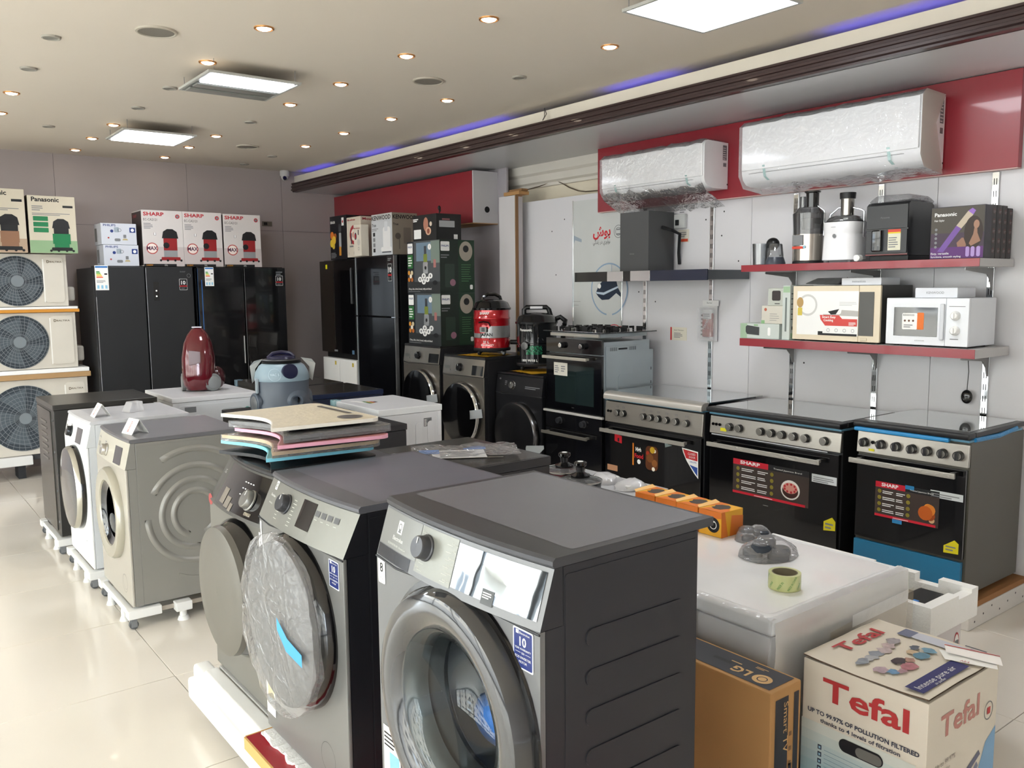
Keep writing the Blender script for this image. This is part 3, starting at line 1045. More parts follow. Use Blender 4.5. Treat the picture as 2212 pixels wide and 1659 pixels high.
W3 = front_loader('washing_machine', 'grey washing machine with a black tilted control panel under the stack of trays', (1.03, 2.935, .205), .6, .54, .83, M('#3b3c40', .4), M('#77756f', .4, .25), M('#2d2e33', .25, .2), dict(
    ph=.15, sl=.09, bul=.03, print=pr_lg, fascia=M('#5c5b58', .35, .3), filter=False,
    knob=(.1, .725, .034, M('#8d8c88', .25, .6)),
    door=dict(kind='cap', x=.02, z=.40, ro=.235, rg=.2, pr=.085, cap=M('#6b6861', .4, .2))))


# ---- grey and white washers with tent cards, black machine, on trolleys
def pr_bosch(dark, brand_c):
    def f(b, CF, F0, W, zp, zt):
        b.rect(CF, .02, .08, zt - .035, zt - .033, PG, .0012); b.rect(CF, .03, .075, zp + .045, zp + .07, M('#8d8b84', .4), .0014)
        b.txt(CF, 'BOSCH', .035, zp + .09, .008, brand_c, .0014)
        b.lines(CF, .19, .23, zp + .03, zt - .03, 6, PG, .0014)
        b.ring(F0, W - .12, .11, .038, .0392, PG, .0014, 24)
    return f


silver = M('#b7b2a8', .36, .3)
W4 = front_loader('washing_machine', 'silver grey washing machine with curved ribs stamped in its side, on a white trolley', (.985, 4.63, .1), .6, .58, .84, M('#8f8d88', .38, .25), silver, M('#77767a', .3, .25), dict(
    ph=.125, sl=.03, bul=.012, ribs='arcs', top_col='#74747a', top_rough=.3, print=pr_bosch(True, PG), fascia=M('#c3bfb2', .35, .2),
    knob=(-.06, .745, .03, M('#b9b6ae', .2, .7)), display=(.1, .215, .705, .79, M('#0d0f13', .06, coat=1., var=0)),
    door=dict(kind='port', x=.0, z=.43, ro=.235, rg=.165, ring=M('#b8b4a6', .25, .4))))
trolley('white trolley on castors carrying the silver grey ribbed washer', (.985, 4.63, 0), .6, .58, .1)
W5 = front_loader('washing_machine', 'white washing machine with a chrome-ringed dark door, on a white trolley', (.965, 5.38, .1), .6, .56, .84, M('#d3d6d8', .35), M('#eceded', .35), M('#cfd0d4', .3), dict(
    ph=.125, sl=.03, bul=.012, top_col='#c4c5ca', top_rough=.3, print=pr_bosch(False, PG), filter=True,
    knob=(-.08, .745, .03, M('#35373a', .2, .7)), display=(.06, .18, .70, .785, M('#22262b', .08, coat=1., var=0)),
    door=dict(kind='dark', x=.0, z=.43, ro=.24, rg=.2, pr=.05, ring=M('#c8c6bc', .15, .8), cap=M('#2b3136', .06, coat=1., var=0))))
trolley('white trolley on castors carrying the white washer', (.965, 5.38, 0), .6, .56, .1)

t = T('dishwasher', 'black appliance standing with its vented back out, on a white trolley behind the white washer', 'appliance', (.95, 6.2, .1), -90)
bd = M('#3a3937', .35, .3)
b = MB(); b.box(-.3, .3, 0, .6, .01, .815, bd, .004); P(t, 'cabinet', b)
b = MB(); F = Face((-.3, 0, 0), (1, 0, 0), (0, 0, 1), (0, -1, 0))
b.prism(rrect(.03, .5, .03, .8, .01), F, 0, .006, M('#55524c', .25, .7, bump=.15, bscale=9))
for k in range(7):
    b.prism(rrect(.16, .36, .47 + k * .04, .483 + k * .04, .005), F, .006, .009, M('#8b8882', .25, .7))
P(t, 'back_panel', b)
b = MB(); b.box(-.3, .3, -.004, .62, .816, .85, M('#3b3936', .28, .2), .004); P(t, 'top_cover', b)
b = MB()
for z in (.1, .3, .55, .75): b.cyl(F, .555, z, .008, 0, .004, PG, 10)
P(t, 'screw', b)
trolley('white trolley on castors carrying the black appliance turned back to front', (.95, 6.2, 0), .62, .56, .1)


def tent(label, loc, rz):
    t = T('tent_card', label, 'card', loc, rz, 'folded price cards')
    b = MB(); a = .045
    wm_ = M('#f1efea', .5)
    F = Face((-.055, -a, 0), (1, 0, 0), (0, .6, 1), (0, -1, .6))
    b.prism(rrect(0, .11, .0, .085, .006), F, -.0012, 0, wm_)
    F2 = Face((.055, a, 0), (-1, 0, 0), (0, -.6, 1), (0, 1, .6))
    b.prism(rrect(0, .11, .0, .085, .006), F2, -.0012, 0, wm_)
    P(t, 'card', b)
    b = MB(); b.txt(F, 'BOSCH', .062, .014, .017, M('#c8372f', .5), .0006, rot=90, w=.055, bold=.01); b.txt(F, 'HOME', .033, .02, .006, PG, .0006, rot=90)
    P(t, 'lettering', b)


tent('folded white card with red lettering on the silver grey washer', (1.09, 4.53, .9405), -78)
tent('folded white card with red lettering on the white washer', (1.09, 5.28, .9405), -90)
b = MB(); b.box(-.05, .05, -.04, .04, 0, .06, WRAPM, .004, top=(.03, .0, .01, .01))
One('plastic_pouch', b, 'small clear plastic pouch lying behind the tent card on the white washer', 'bag', (1.28, 5.35, .9405), 20)
# ---- the stand under the front washers and the foam bases
t = T('display_stand', 'low red display stand with a pale wooden edge under the two nearest washers', 'stand', (0, 0, 0))
b = MB(); b.box(.915, 1.57, .3, 2.625, .165, .205, M('#9c1f2b', .35), .001, 1); P(t, 'top_board', b)
b = MB(); b.box(.908, .9145, .3, 2.625, .165, .205, M('#d0a566', .7)); b.box(.915, 1.57, 2.6255, 2.631, .165, .205, M('#d0a566', .7)); P(t, 'edge_strip', b)
b = MB(); b.box(1.03, 1.05, .35, 2.45, .06, .164, M('#c0454a', .4)); b.box(1.5, 1.52, .35, 2.45, .06, .164, M('#c0454a', .4)); P(t, 'side_board', b)
for x in (1.09, 1.46):
    for y in (.5, 1.5, 2.4):
        b = MB(); b.cyl(Face((x - .012, y, .028), (0, 1, 0), (0, 0, 1), (1, 0, 0)), 0, 0, .028, 0, .022, M('#3a3b3e', .5), 18, bev=.004); b.box(x - .03, x + .03, y - .03, y + .03, .06, .07, PG); b.box(x + .012, x + .016, y - .012, y + .012, .02, .06, PG)
        P(t, 'castor', b)


def foam(label, x0, x1, y0, y1, z0, z1, seed, amp=.008):
    b = MB()
    n = 26
    rings = []
    for i in range(n + 1):
        y = y0 + (y1 - y0) * i / n
        q = random.Random(seed * 100 + i)
        dz = q.choice((0, 0, -.012, -.02)) if 0 < i < n else 0
        rings.append([(x0 + q.uniform(0, amp), y, z0 + (q.choice((0, .012)) if z0 > .02 else 0)), (x0 + q.uniform(0, amp), y, z1 + dz - .008), (x0 + .012, y, z1 + dz), (x1, y, z1 + dz * .3), (x1, y, z0)])
    b.loft(rings, FOAM, False)
    return One('foam_base', b, label, 'packaging')


foam('broken white foam base on the red stand under the wrapped-door washer', .955, 1.55, 1.98, 2.6, .2055, .218, 3, .02)
foam('thick white foam block on the red stand under the nearest washer', .93, 1.35, 1.15, 1.75, .2055, .312, 5, .02)
# LG washer's trolley with a big foam bar
t = T('appliance_trolley', 'wheeled base with a long white foam bar and blue castor under the black-panel washer', 'trolley', (0, 0, 0), 0, 'white appliance trolleys')
b = MB(); b.box(.93, 1.0, 2.2, 3.30, .07, .155, M('#f0f0ee', .5), .012); b.box(.955, 1.02, 3.2, 3.31, .1, .2, M('#f0f0ee', .5), .015); b.box(.97, 1.028, 2.62, 3.22, .156, .2, M('#f0f0ee', .5), .01); P(t, 'foam_bar', b)
b = MB(); b.box(1.03, 1.56, 2.64, 3.22, .1, .2, M('#bdbcb8', .5), .004); P(t, 'deck', b)
for x in (1.05, 1.5):
    for y in (2.76, 3.12):
        b = MB(); b.cyl(Face((x - .015, y, .035), (0, 1, 0), (0, 0, 1), (1, 0, 0)), 0, 0, .035, 0, .03, M('#3d4f86', .4), 20, bev=.005); b.box(x - .02, x + .02, y - .015, y + .015, .06, .1, M('#5b6078', .4)); P(t, 'castor', b)


# ---- plain machines whose tops and backs are seen
def machine(name, label, cat, x0, x1, y0, y1, H, body, top, z0=0., rim=None, ribs=False, lid=.035, overs=.004):
    t = T(name, label, cat, ((x0 + x1) / 2, (y0 + y1) / 2, z0))
    hx, hy = (x1 - x0) / 2, (y1 - y0) / 2
    b = MB(); b.box(-hx + overs, hx - overs, -hy + overs, hy - overs, .01, H - lid - .001, body, .004); P(t, 'cabinet', b)
    b = MB(); b.box(-hx, hx, -hy, hy, H - lid, H, rim or top, .004)
    b.rect(Face((-hx, -hy, H), (1, 0, 0), (0, 1, 0), (0, 0, 1)), .014, 2 * hx - .014, .014, 2 * hy - .014, top, .0006, .008)
    P(t, 'top_cover', b)
    for sx in (-1, 1):
        for sy in (-1, 1):
            b = MB(); b.cyl(Face((sx * (hx - .05), sy * (hy - .05), 0), (1, 0, 0), (0, 1, 0), (0, 0, 1)), 0, 0, .02, 0, .012, RUBBER, 12); P(t, 'foot', b)
    FN = Face((-hx + overs, -hy + overs, 0), (1, 0, 0), (0, 0, 1), (0, -1, 0))
    FW = Face((-hx + overs, hy - overs, 0), (0, -1, 0), (0, 0, 1), (-1, 0, 0))
    return t, FN, FW, 2 * (hx - overs), 2 * (hy - overs)


wb_ = M('#d7d9dc', .35)
t, FN, FW, wx, wy = machine('tumble_dryer', 'white machine under the red vacuum with its hose outlets at the back', 'appliance', 1.73, 2.35, 6.14, 6.83, .9, wb_, M('#cfcfd3', .3), rim=M('#e6e6e8', .3))
b = MB(); b.prism(rrect(.03, wx - .03, .05, .84, .04), FN, 0, .006, wb_)
b.prism(rrect(.34, .5, .74, .8, .02), FN, .006, .012, M('#c2c6c9', .4)); b.lathe(FN, .17, .72, [(.006, .05), (.02, .045), (.03, .03)], wb_, 20); b.disc(FN, .17, .72, .014, INK, .0305)
b.lathe(FN, .53, .78, [(.006, .018), (.025, .016), (.025, .01)], M('#3f7f73', .4), 14); b.rect(FN, .08, .16, .79, .83, PG, .0065)
P(t, 'back_panel', b)
t, FN, FW, wx, wy = machine('washing_machine', 'dark machine under the blue-grey vacuum cleaner', 'washing machine', 1.81, 2.43, 4.74, 5.36, .9, M('#34322f', .4), M('#2f2e30', .25))
b = MB(); b.prism(rrect(.02, wy - .02, .05, .82, .02), FW, 0, .008, M('#4a4744', .4)); b.cyl(FW, .06, .8, .008, .008, .012, PG, 10); P(t, 'back_panel', b)
t, FN, FW, wx, wy = machine('washing_machine', 'black machine hidden behind the tray stack beside the white ribbed dryer', 'washing machine', 1.80, 2.42, 4.10, 4.72, .9, M('#2c2b2d', .4), M('#2b2a2d', .25))
t, FN, FW, wx, wy = machine('tumble_dryer', 'white machine with arched ribs down its side, behind the tray stack', 'appliance', 2.54, 3.01, 4.65, 5.29, .9, M('#dfe0e3', .4), M('#d2d3d7', .3), rim=M('#eceef0', .3), lid=.04)
b = MB()
for u in (.09, .19, .29, .38):
    b.prism(rrect(u - .028, u + .02, .1, .8, .024, 6), FN, 0, .004, M('#e2e3e6', .4))
b.prism(rrect(.43, wx - .004, .7, .855, .004), FN, 0, .003, M('#e6e7ea', .4))
b.prism([(.4, .62), (.455, .645), (.455, .652), (.395, .628)], FN, 0, .006, M('#cfd0d4', .4))
P(t, 'side_rib', b)
b = MB(); b.rect(FN, .325, .385, .765, .82, PG, .001); b.lines(FN, .33, .35, .77, .815, 6, PW, .0014); b.lines(FN, .357, .38, .77, .815, 6, M('#4b4d50', .5), .0014)
b.flat(Face((-.235, -.32, .9), (1, 0, 0), (0, 1, 0), (0, 0, 1)), [(.06, .52), (.1, .38), (.14, .36), (.1, .52)], PW, .001)
for i, c in enumerate(('#3d7a3f', '#c9a227', '#b5412c', '#3a3a3c')):
    b.rect(Face((-.235, -.32, .9), (1, 0, 0), (0, 1, 0), (0, 0, 1)), .12 + i * .02, .137 + i * .02, .33 + i * .01, .45 - i * .015, M(c, .5), .0012)
P(t, 'rating_label', b)
b = MB(); b.box(-.245, -.195, .26, .335, .86, .905, film(.5, .2, '#a9dbe0'), .004); P(t, 'corner_tape', b, 'pale blue tape on the corner')
b = MB(); b.prism(rrect(.04, wy - .04, .1, .82, .03), FW, 0, .008, M('#c8c9cc', .5)); P(t, 'back_panel', b)
t, FN, FW, wx, wy = machine('washing_machine', 'black machine edged with dark blue film behind the white ribbed dryer', 'washing machine', 2.51, 3.13, 5.64, 6.24, .9, M('#242c44', .3), M('#35332f', .18), rim=M('#1f2a47', .25))
t, FN, FW, wx, wy = machine('washing_machine', 'black-topped machine between the red vacuum and the white-door fridge', 'washing machine', 2.51, 3.13, 6.3, 7.06, .9, M('#2a2826', .4), M('#35332f', .18), rim=M('#34312e', .3))
b = MB(); b.box(-.316, -.26, .32, .382, .85, .903, film(.5, .2, '#a9cbe0'), .004); P(t, 'corner_tape', b, 'pale blue tape on the corner')
t, FN, FW, wx, wy = machine('washing_machine', 'dark machine with the plastic document bag lying on its top', 'washing machine', 1.60, 2.115, 2.495, 3.06, 1.0, M('#2a2a2e', .4), M('#3b3a38', .2), rim=M('#2c2c30', .25))
b = MB()
Fz = Face((1.68, 2.72, 1.001), (.86, -.5, 0), (.5, .86, 0), (0, 0, 1))
b.rect(Fz, .03, .24, .03, .19, PW, .003); b.rect(Fz, -.02, .06, .12, .2, M('#3f86d8', .4), .0045); b.rect(Fz, .16, .25, .19, .22, M('#3f86d8', .4), .0045)
b.lines(Fz, .06, .22, .05, .17, 8, PG, .0036); b.rect(Fz, .1, .3, .01, .015, M('#d9d2bd', .5), .006)
t = T('document_bag', 'clear plastic bag with printed papers lying on the dark machine', 'bag', (0, 0, 0)); P(t, 'papers', b)
g = MB(); n = 14
g.add([Fz.p(-.05 + .42 * i / n, -.0 + .25 * j / 8, .008 + .012 * noise.noise(Vector((i * .6, j * .7, 1))) + .012 * noise.noise(Vector((i * 1.7, j * 1.9, 4))) + .008) for i in range(n + 1) for j in range(9)],
      [(i * 9 + j, (i + 1) * 9 + j, (i + 1) * 9 + j + 1, i * 9 + j + 1) for i in range(n) for j in range(8)], WRAP, True)
P(t, 'plastic_sleeve', g)
b = MB(); b.box(-.03, .03, -.02, .02, 0, .012, film(.5, .2), .004)
One('clear_tape', b, 'strip of clear tape on the dark machine beside the document bag', 'tape', (1.62, 2.86, 1.001), 20)


# ---- the stack of bed trays
def tray(label, z, col, edge, dx, dy, rot, group='laptop bed trays in the stack', wrap=True):
    t = T('bed_tray', label, 'tray', (1.26 + dx, 2.91 + dy, z), rot, group)
    L_, W_ = .52, .40
    pts = []
    for i in range(15):          # concave belly edge on the -x side, from +y to -y
        a = i / 14
        pts.append((-W_ / 2 + .075 * math.sin(PI * a) ** 1.2, L_ / 2 - .03 - (L_ - .06) * a))
    for cx, cy, a0 in ((W_ / 2 - .04, -L_ / 2 + .04, -90), (W_ / 2 - .04, L_ / 2 - .04, 0)):
        for i in range(6):
            pts.append((cx + .04 * math.cos(R(a0 + 18 * i)), cy + .04 * math.sin(R(a0 + 18 * i))))
    F = Face((0, 0, 0), (1, 0, 0), (0, 1, 0), (0, 0, 1))
    b = MB(); b.prism(pts, F, 0, .0118, edge); b.flat(F, [(u * .975 + .002, v * .975) for u, v in pts], col, .0122); P(t, 'table_board', b)
    b = MB()
    for sy in (-1, 1):
        b.box(-.13, .14, sy * .2 - .011, sy * .2 + .011, -.0105, -.0005, BLACKM, .003)
    P(t, 'folded_leg', b)
    if wrap:
        b = MB(); b.prism([(u * 1.015, v * 1.015) for u, v in pts], F, -.0095, .0143, WRAP); b.jitter(.003, 22, z * 10); P(t, 'plastic_wrap', b)
    return t, F


tr = [('lowest tray of the stack, black', 1.0455, '#1c1d20', '#2a2b2e', -.0, .03, 2), ('light blue bed tray second from the bottom of the stack', 1.0815, '#3f8f94', '#86d3e8', .0, .03, -1), ('tan bed tray third from the bottom of the stack', 1.108, '#a5835f', '#eccfa0', .0, .0, 1),
      ('pink bed tray in the middle of the stack', 1.1345, '#b87a78', '#e8a9bd', .02, -.05, -3), ('dark grey bed tray second from the top of the stack', 1.161, '#4c4b48', '#5a5b5c', .025, -.03, 2)]
for lab, z, c, e, dx, dy, ro in tr:
    tray(lab, z, M(c, .4), M(e, .4), dx, dy, ro, wrap=lab[0] in 'dt')
t, F = tray('cream bed tray on top of the stack with a black cup recess and slot', 1.1875, M('#d3c8b0', .4, var=.1, vscale=30, bump=.2, bscale=60), M('#efeae0', .4), 0, 0, 1, wrap=False)
b = MB(); b.disc(F, .12, -.17, .042, M('#4b4440', .5), .0135, n=28); b.ring(F, .12, -.17, .042, .046, PG, .0138); b.rect(F, .148, .17, -.1, .16, M('#5a534d', .4), .0135, .01); b.rect(F, .165, .172, -.12, .14, M('#d9d6cf', .3), .0145, .003)
P(t, 'cup_recess', b)


# ---- vacuum cleaners
def wheel(b, c, axis, r, w, mat, hub):
    F = Face(c, Vector(axis).orthogonal(), Vector(axis).cross(Vector(axis).orthogonal()), axis)
    b.lathe(F, 0, 0, [(-w / 2, r - .006), (-w / 2 + .004, r), (w / 2 - .004, r), (w / 2, r - .006)], mat, 28)
    b.lathe(F, 0, 0, [(w / 2, r * .72), (w / 2 + .003, r * .66), (w / 2 + .003, .001)], hub, 24)


UP = Face((0, 0, 0), (1, 0, 0), (0, 1, 0), (0, 0, 1))
t = T('canister_vacuum', 'blue-grey drum vacuum cleaner standing on the dark machine', 'vacuum cleaner', (2.07, 5.0, .9006), -12)
lo, hi = M('#565f6b', .4), M('#8b9fab', .35)
b = MB(); b.lathe(UP, 0, 0, [(.012, .165), (.02, .172), (.06, .17), (.075, .158), (.2, .16)], lo, 40)
b.lathe(UP, 0, 0, [(.0, .13), (.012, .165)], BLACKM, 30)
P(t, 'drum_body', b)
b = MB(); b.lathe(UP, 0, 0, [(.201, .163), (.215, .166), (.25, .158), (.29, .135), (.305, .115)], hi, 40)
P(t, 'head_cover', b)
b = MB(); b.lathe(UP, 0, 0, [(.306, .112), (.312, .118), (.318, .112), (.324, .118), (.33, .108)], BLACKM, 36)
P(t, 'wound_cord', b)
b = MB(); b.lathe(UP, 0, 0, [(.331, .085), (.345, .08), (.35, .05)], M('#1d1c38', .3), 30); b.tube([(-.08, 0, .335), (-.05, 0, .362), (0, 0, .37), (.05, 0, .362), (.08, 0, .335)], .013, M('#1d1c38', .3)); P(t, 'carry_handle', b)
b = MB(); b.lathe(Face((.02, -.166, .265), (1, 0, 0), (0, 0, 1), (0, -1, .25)), 0, 0, [(-.02, .05), (.001, .044), (.003, .001)], M('#1b1d38', .3), 24); P(t, 'switch_pad', b)
b = MB(); F = Face((.05, -.155, .085), (1, 0, 0), (0, 0, 1), (0, -1, 0)); b.lathe(F, 0, 0, [(-.03, .075), (.01, .05), (.022, .038), (.022, .028), (-.02, .026)], lo, 28, False); b.disc(F, 0, 0, .028, BLACK, -.01); P(t, 'hose_socket', b)
b = MB(); wheel(b, (-.165, -.03, .065), (-1, -.25, 0), .065, .03, lo, M('#6c6f72', .35)); P(t, 'wheel', b)
b = MB(); wheel(b, (.165, .04, .065), (1, 0, 0), .065, .03, lo, M('#6c6f72', .35)); P(t, 'wheel', b)
b = MB(); b.box(-.168, -.15, -.07, -.03, .13, .22, M('#9aa6ae', .3), .006); P(t, 'latch', b)
b = MB(); b.ring(Face((-.07, -.155, .245), (1, -.45, 0), (0, 0, 1), (-.4, -.9, .25)), 0, 0, .036, .038, M('#b9cdd6', .3), .004, 28); b.txt(Face((-.07, -.155, .245), (1, -.45, 0), (0, 0, 1), (-.4, -.9, .25)), 'VAC 5', 0, -.006, .014, M('#c9dbe3', .4), .006, 'c'); P(t, 'badge', b)
for sgn, px in ((-1, -.1), (1, .13)):
    b = MB(); b.add([(px, .06, .33), (px + sgn * .05, .05, .27), (px + sgn * .07, .06, .18), (px + sgn * .085, .03, .29), (px + sgn * .06, .02, .32), (px + sgn * .05, .07, .2)], [(0, 1, 3), (1, 2, 3), (0, 3, 4), (1, 5, 2)], M('#dedcd6', .4)); P(t, 'torn_packing', b)

t = T('upright_vacuum', 'glossy dark red canister vacuum standing on end on the white machine', 'vacuum cleaner', (2.04, 6.5, .9006), -25)
rd = M('#5c111c', .12, .1, coat=.8)
b = MB()
prof = [(.012, .085, .095), (.05, .11, .115), (.13, .118, .12), (.25, .118, .112), (.36, .1, .095), (.42, .075, .072), (.46, .045, .045), (.475, .02, .02)]
b.loft([[(math.copysign(abs(math.cos(a)) ** .75, math.cos(a)) * rx, math.copysign(abs(math.sin(a)) ** .75, math.sin(a)) * ry + .02 * (z / .4) ** 2, z) for a in [2 * PI * i / 32 for i in range(32)]] for z, rx, ry in prof], rd)
P(t, 'body_shell', b)
b = MB(); wheel(b, (.1, -.055, .066), (.75, -1, 0), .066, .035, M('#7d8080', .35), M('#8e9191', .3)); P(t, 'wheel', b)
b = MB(); wheel(b, (-.115, .02, .066), (-1, -.2, 0), .066, .03, M('#7d8080', .35), M('#8e9191', .3)); P(t, 'wheel', b)
b = MB(); b.ell((.12, .07, .09), .06, .06, .085, M('#3c0f17', .2, coat=.5)); P(t, 'rear_grip', b)
b = MB(); b.box(-.035, .035, -.012, .012, .473, .481, M('#d8d6e4', .3), .002); P(t, 'handle_end', b)
b = MB(); b.prism([(-.05, .2), (.03, .22), (.03, .3), (-.05, .31)], Face((0, -.116, 0), (1, 0, 0), (0, 0, 1), (0, -1, 0)), -.003, .003, M('#4d1620', .1, coat=1.)); P(t, 'window_panel', b)


def drum_vac(name, label, loc, rz, bodyc, R_, H_, kind):
    t = T(name, label, 'vacuum cleaner', loc, rz)
    b = MB(); b.lathe(UP, 0, 0, [(.035, R_ * 1.02), (.05, R_ * 1.04), (.06, R_)], BLACKM, 36); P(t, 'base', b)
    for k in range(4):
        a = PI / 4 + k * PI / 2
        b = MB(); wheel(b, (R_ * .95 * math.cos(a), R_ * .95 * math.sin(a), .017), (math.sin(a), -math.cos(a), 0), .017, .02, BLACKM, PG); P(t, 'castor', b)
    b = MB()
    if kind == 'red':
        silver_ = M('#a3a3a3', .25, .5)
        b.lathe(UP, 0, 0, [(.06, R_), (.13, R_), (.133, R_ * .985), (.14, R_ * .985), (.143, R_)], bodyc, 40)
        b.lathe(UP, 0, 0, [(.143, R_), (.24, R_)], silver_, 40)
        b.lathe(UP, 0, 0, [(.24, R_), (.29, R_), (.295, R_ * 1.03), (.305, R_ * 1.03), (.31, R_), (.37, R_)], bodyc, 40)
    else:
        b.lathe(UP, 0, 0, [(.06, R_), (.2, R_), (.205, R_ * .97), (.215, R_ * .97), (.22, R_), (.35, R_), (.37, R_ * 1.03)], bodyc, 40)
    P(t, 'drum_body', b)
    b = MB(); b.lathe(UP, 0, 0, [(.37, R_ * 1.07), (.385, R_ * 1.08), (.39, R_ * 1.02), (.43, R_ * .9), (.455, R_ * .55), (.46, .001)], BLACK if kind == 'red' else M('#141416', .25, coat=.3), 40); P(t, 'motor_head', b)
    b = MB()
    if kind == 'red':
        b.tube([(-.08, 0, .44), (-.07, 0, .475), (-.03, 0, .497), (.03, 0, .497), (.07, 0, .475), (.08, 0, .44)], .014, BLACK)
    else:
        b.tube([(-.1, 0, .41), (-.1, 0, .48), (-.08, 0, .5), (.08, 0, .5), (.1, 0, .48), (.12, 0, .41)], .02, M('#141416', .3), 10)
        b.box(-.05, .05, -.022, -.018, .488, .508, M('#c9c8cc', .3), .002)
    P(t, 'carry_handle', b)
    CY = lambda a: Face((R_ * 1.004 * math.sin(R(a)), -R_ * 1.004 * math.cos(R(a)), 0), (math.cos(R(a)), math.sin(R(a)), 0), (0, 0, 1), (math.sin(R(a)), -math.cos(R(a)), 0))

    class Cyl(Face):
        def __init__(s): s.seg = 8
        def p(s, u, v, d=0):
            a = u / R_
            return Vector(((R_ + .0015 + d) * math.sin(a), -(R_ + .0015 + d) * math.cos(a), v))
    C = Cyl()
    b = MB()
    if kind == 'red':
        # slanted red field over silver, lettering as on the drum
        n = 14
        for i in range(n):
            u0, u1 = -.17 + .34 * i / n, -.17 + .34 * (i + 1) / n
            h0, h1 = [.145 + .085 / (1 + math.exp(-(u - .0) * 60)) for u in (u0, u1)]
        for i in range(16):
            u0, u1 = -.2 + .19 * i / 16, -.2 + .19 * (i + 1) / 16
            f = lambda u: .24 - .06 / (1 + math.exp((u + .03) * 90))
            b.add([C.p(u0, f(u0)), C.p(u1, f(u1)), C.p(u1, .2405), C.p(u0, .2405)], [(0, 1, 2, 3)], bodyc)
        b.txt(C, 'SHARP', -.1, .335, .02, PW, .001, bold=.02); b.txt(C, '\ufe8f\ufead\ufe8e\ufeb7', -.08, .31, .014, PW, .001)
        b.txt(C, '2100', .05, .185, .03, M('#6f6f6f', .4), .001); b.txt(C, 'JAPAN', -.1, .158, .026, INK, .001, bold=.03)
        b.lines(C, -.1, .03, .147, .153, 1, INK, .001); b.rect(C, -.12, .15, .141, .1425, INK, .001)
        b.txt(C, '21 L', -.07, .1, .02, PW, .001, bold=.03); b.txt(C, 'BIG CAPACITY', -.09, .078, .014, PW, .001, bold=.02, w=.11)
        b.rect(C, -.02, .16, .132, .14, INK, .001)
    else:
        b.txt(C, 'Panasonic', -.14, .315, .02, PW, .001, bold=.02)
        b.lines(C, -.1, .07, .235, .27, 4, M('#a9abac', .4), .001, .2)
        gm_ = M('#1f7a52', .2, .3)
        for i in range(10):
            for k in range(7):
                u, v = -.075 + i * .013 + (k % 2) * .0065, .135 + k * .01
                b.add([C.p(u, v + .006, .001), C.p(u - .0055, v, .001), C.p(u, v - .006, .001), C.p(u + .0055, v, .001)], [(0, 1, 2, 3)], M(['#1f7a52', '#2b9a6a', '#15563b'][(i + k) % 3], .2, .3))
        b.txt(C, '1800 W/18 L', -.12, .075, .018, PW, .001, bold=.02)
    P(t, 'printed_markings', b)
    b = MB()
    F = CY(-22)
    if kind == 'red':
        b.prism(rrect(-.03, .03, .19, .235, .008), F, -.004, .03, BLACK); b.prism(rrect(-.014, .014, .198, .228, .004), F, .0301, .031, M('#2c2c2e', .3)); b.tube([F.p(-.045, .27, .01), F.p(0, .278, .03), F.p(.045, .27, .015), F.p(.05, .24, .0)], .006, BLACK)
    else:
        b.lathe(F, -.02, .2, [(-.01, .035), (.03, .03), (.03, .02)], BLACK, 20)
    P(t, 'hose_latch', b)
    if kind == 'red':
        b = MB(); F = CY(80); b.lathe(F, .03, .1, [(.0, .02), (.07, .02)], BLACKM, 14); b.lathe(F, .03, .075, [(.07, .072), (.085, .078), (.1, .072), (.105, .06)], BLACKM, 30); P(t, 'rear_wheel', b)
    else:
        b = MB(); b.tube([(R_ * .9, .02, .4), (R_ * 1.2, .02, .42), (R_ * 1.45, .0, .39), (R_ * 1.4, -.02, .36)], .02, BLACKM, 8); b.tube([(R_ * 1.05, .06, .1), (R_ * 1.3, .1, .2), (R_ * 1.35, .1, .35)], .02, BLACKM, 8); P(t, 'hose', b)
    return t


drum_vac('drum_vacuum', 'red and silver drum vacuum marked 21 L standing on the middle steel washer', (4.215, 5.73, 1.099), -38, M('#b3141f', .14, .3, coat=.8), .15, .47, 'red')
drum_vac('drum_vacuum', 'black drum vacuum with green grille pattern marked 18 L on the black washer', (4.36, 5.32, .9915), -42, M('#0e0f11', .14, coat=.8), .16, .47, 'black')
for loc, rz, lab in (((4.2, 5.8, 1.0885), 12, 'yellow cloth under the red and silver drum vacuum'), ((4.32, 5.24, .9805), -8, 'yellow cloth under the black drum vacuum')):
    b = MB(); n = 12
    b.add([(-.17 + .34 * i / n, -.17 + .34 * j / n, .003 + .005 * abs(noise.noise(Vector((i * .5, j * .5, rz))))) for i in range(n + 1) for j in range(n + 1)], [(i * 13 + j, (i + 1) * 13 + j, (i + 1) * 13 + j + 1, i * 13 + j + 1) for i in range(n) for j in range(n)], M('#c99a1c', .6), True)
    b.jitter(.002, 20)
    One('yellow_cloth', b, lab, 'cloth', loc, rz)


# ---- three washers along the right wall
def pr_right(txtc):
    def f(b, CF, F0, W, zp, zt):
        b.rect(CF, .03, .11, zp + .045, zp + .07, M('#8b8880', .2, .8), .0016); b.lines(CF, .2, .23, zp + .03, zp + .09, 5, txtc, .0014)
        for u in (.125, .235, .26): b.disc(CF, u, zp + .035, .006, M('#5d5a55', .3), .0016, n=10)
        b.txt(CF, 'LG', W - .06, zp + .02, .01, txtc, .0014)
    return f


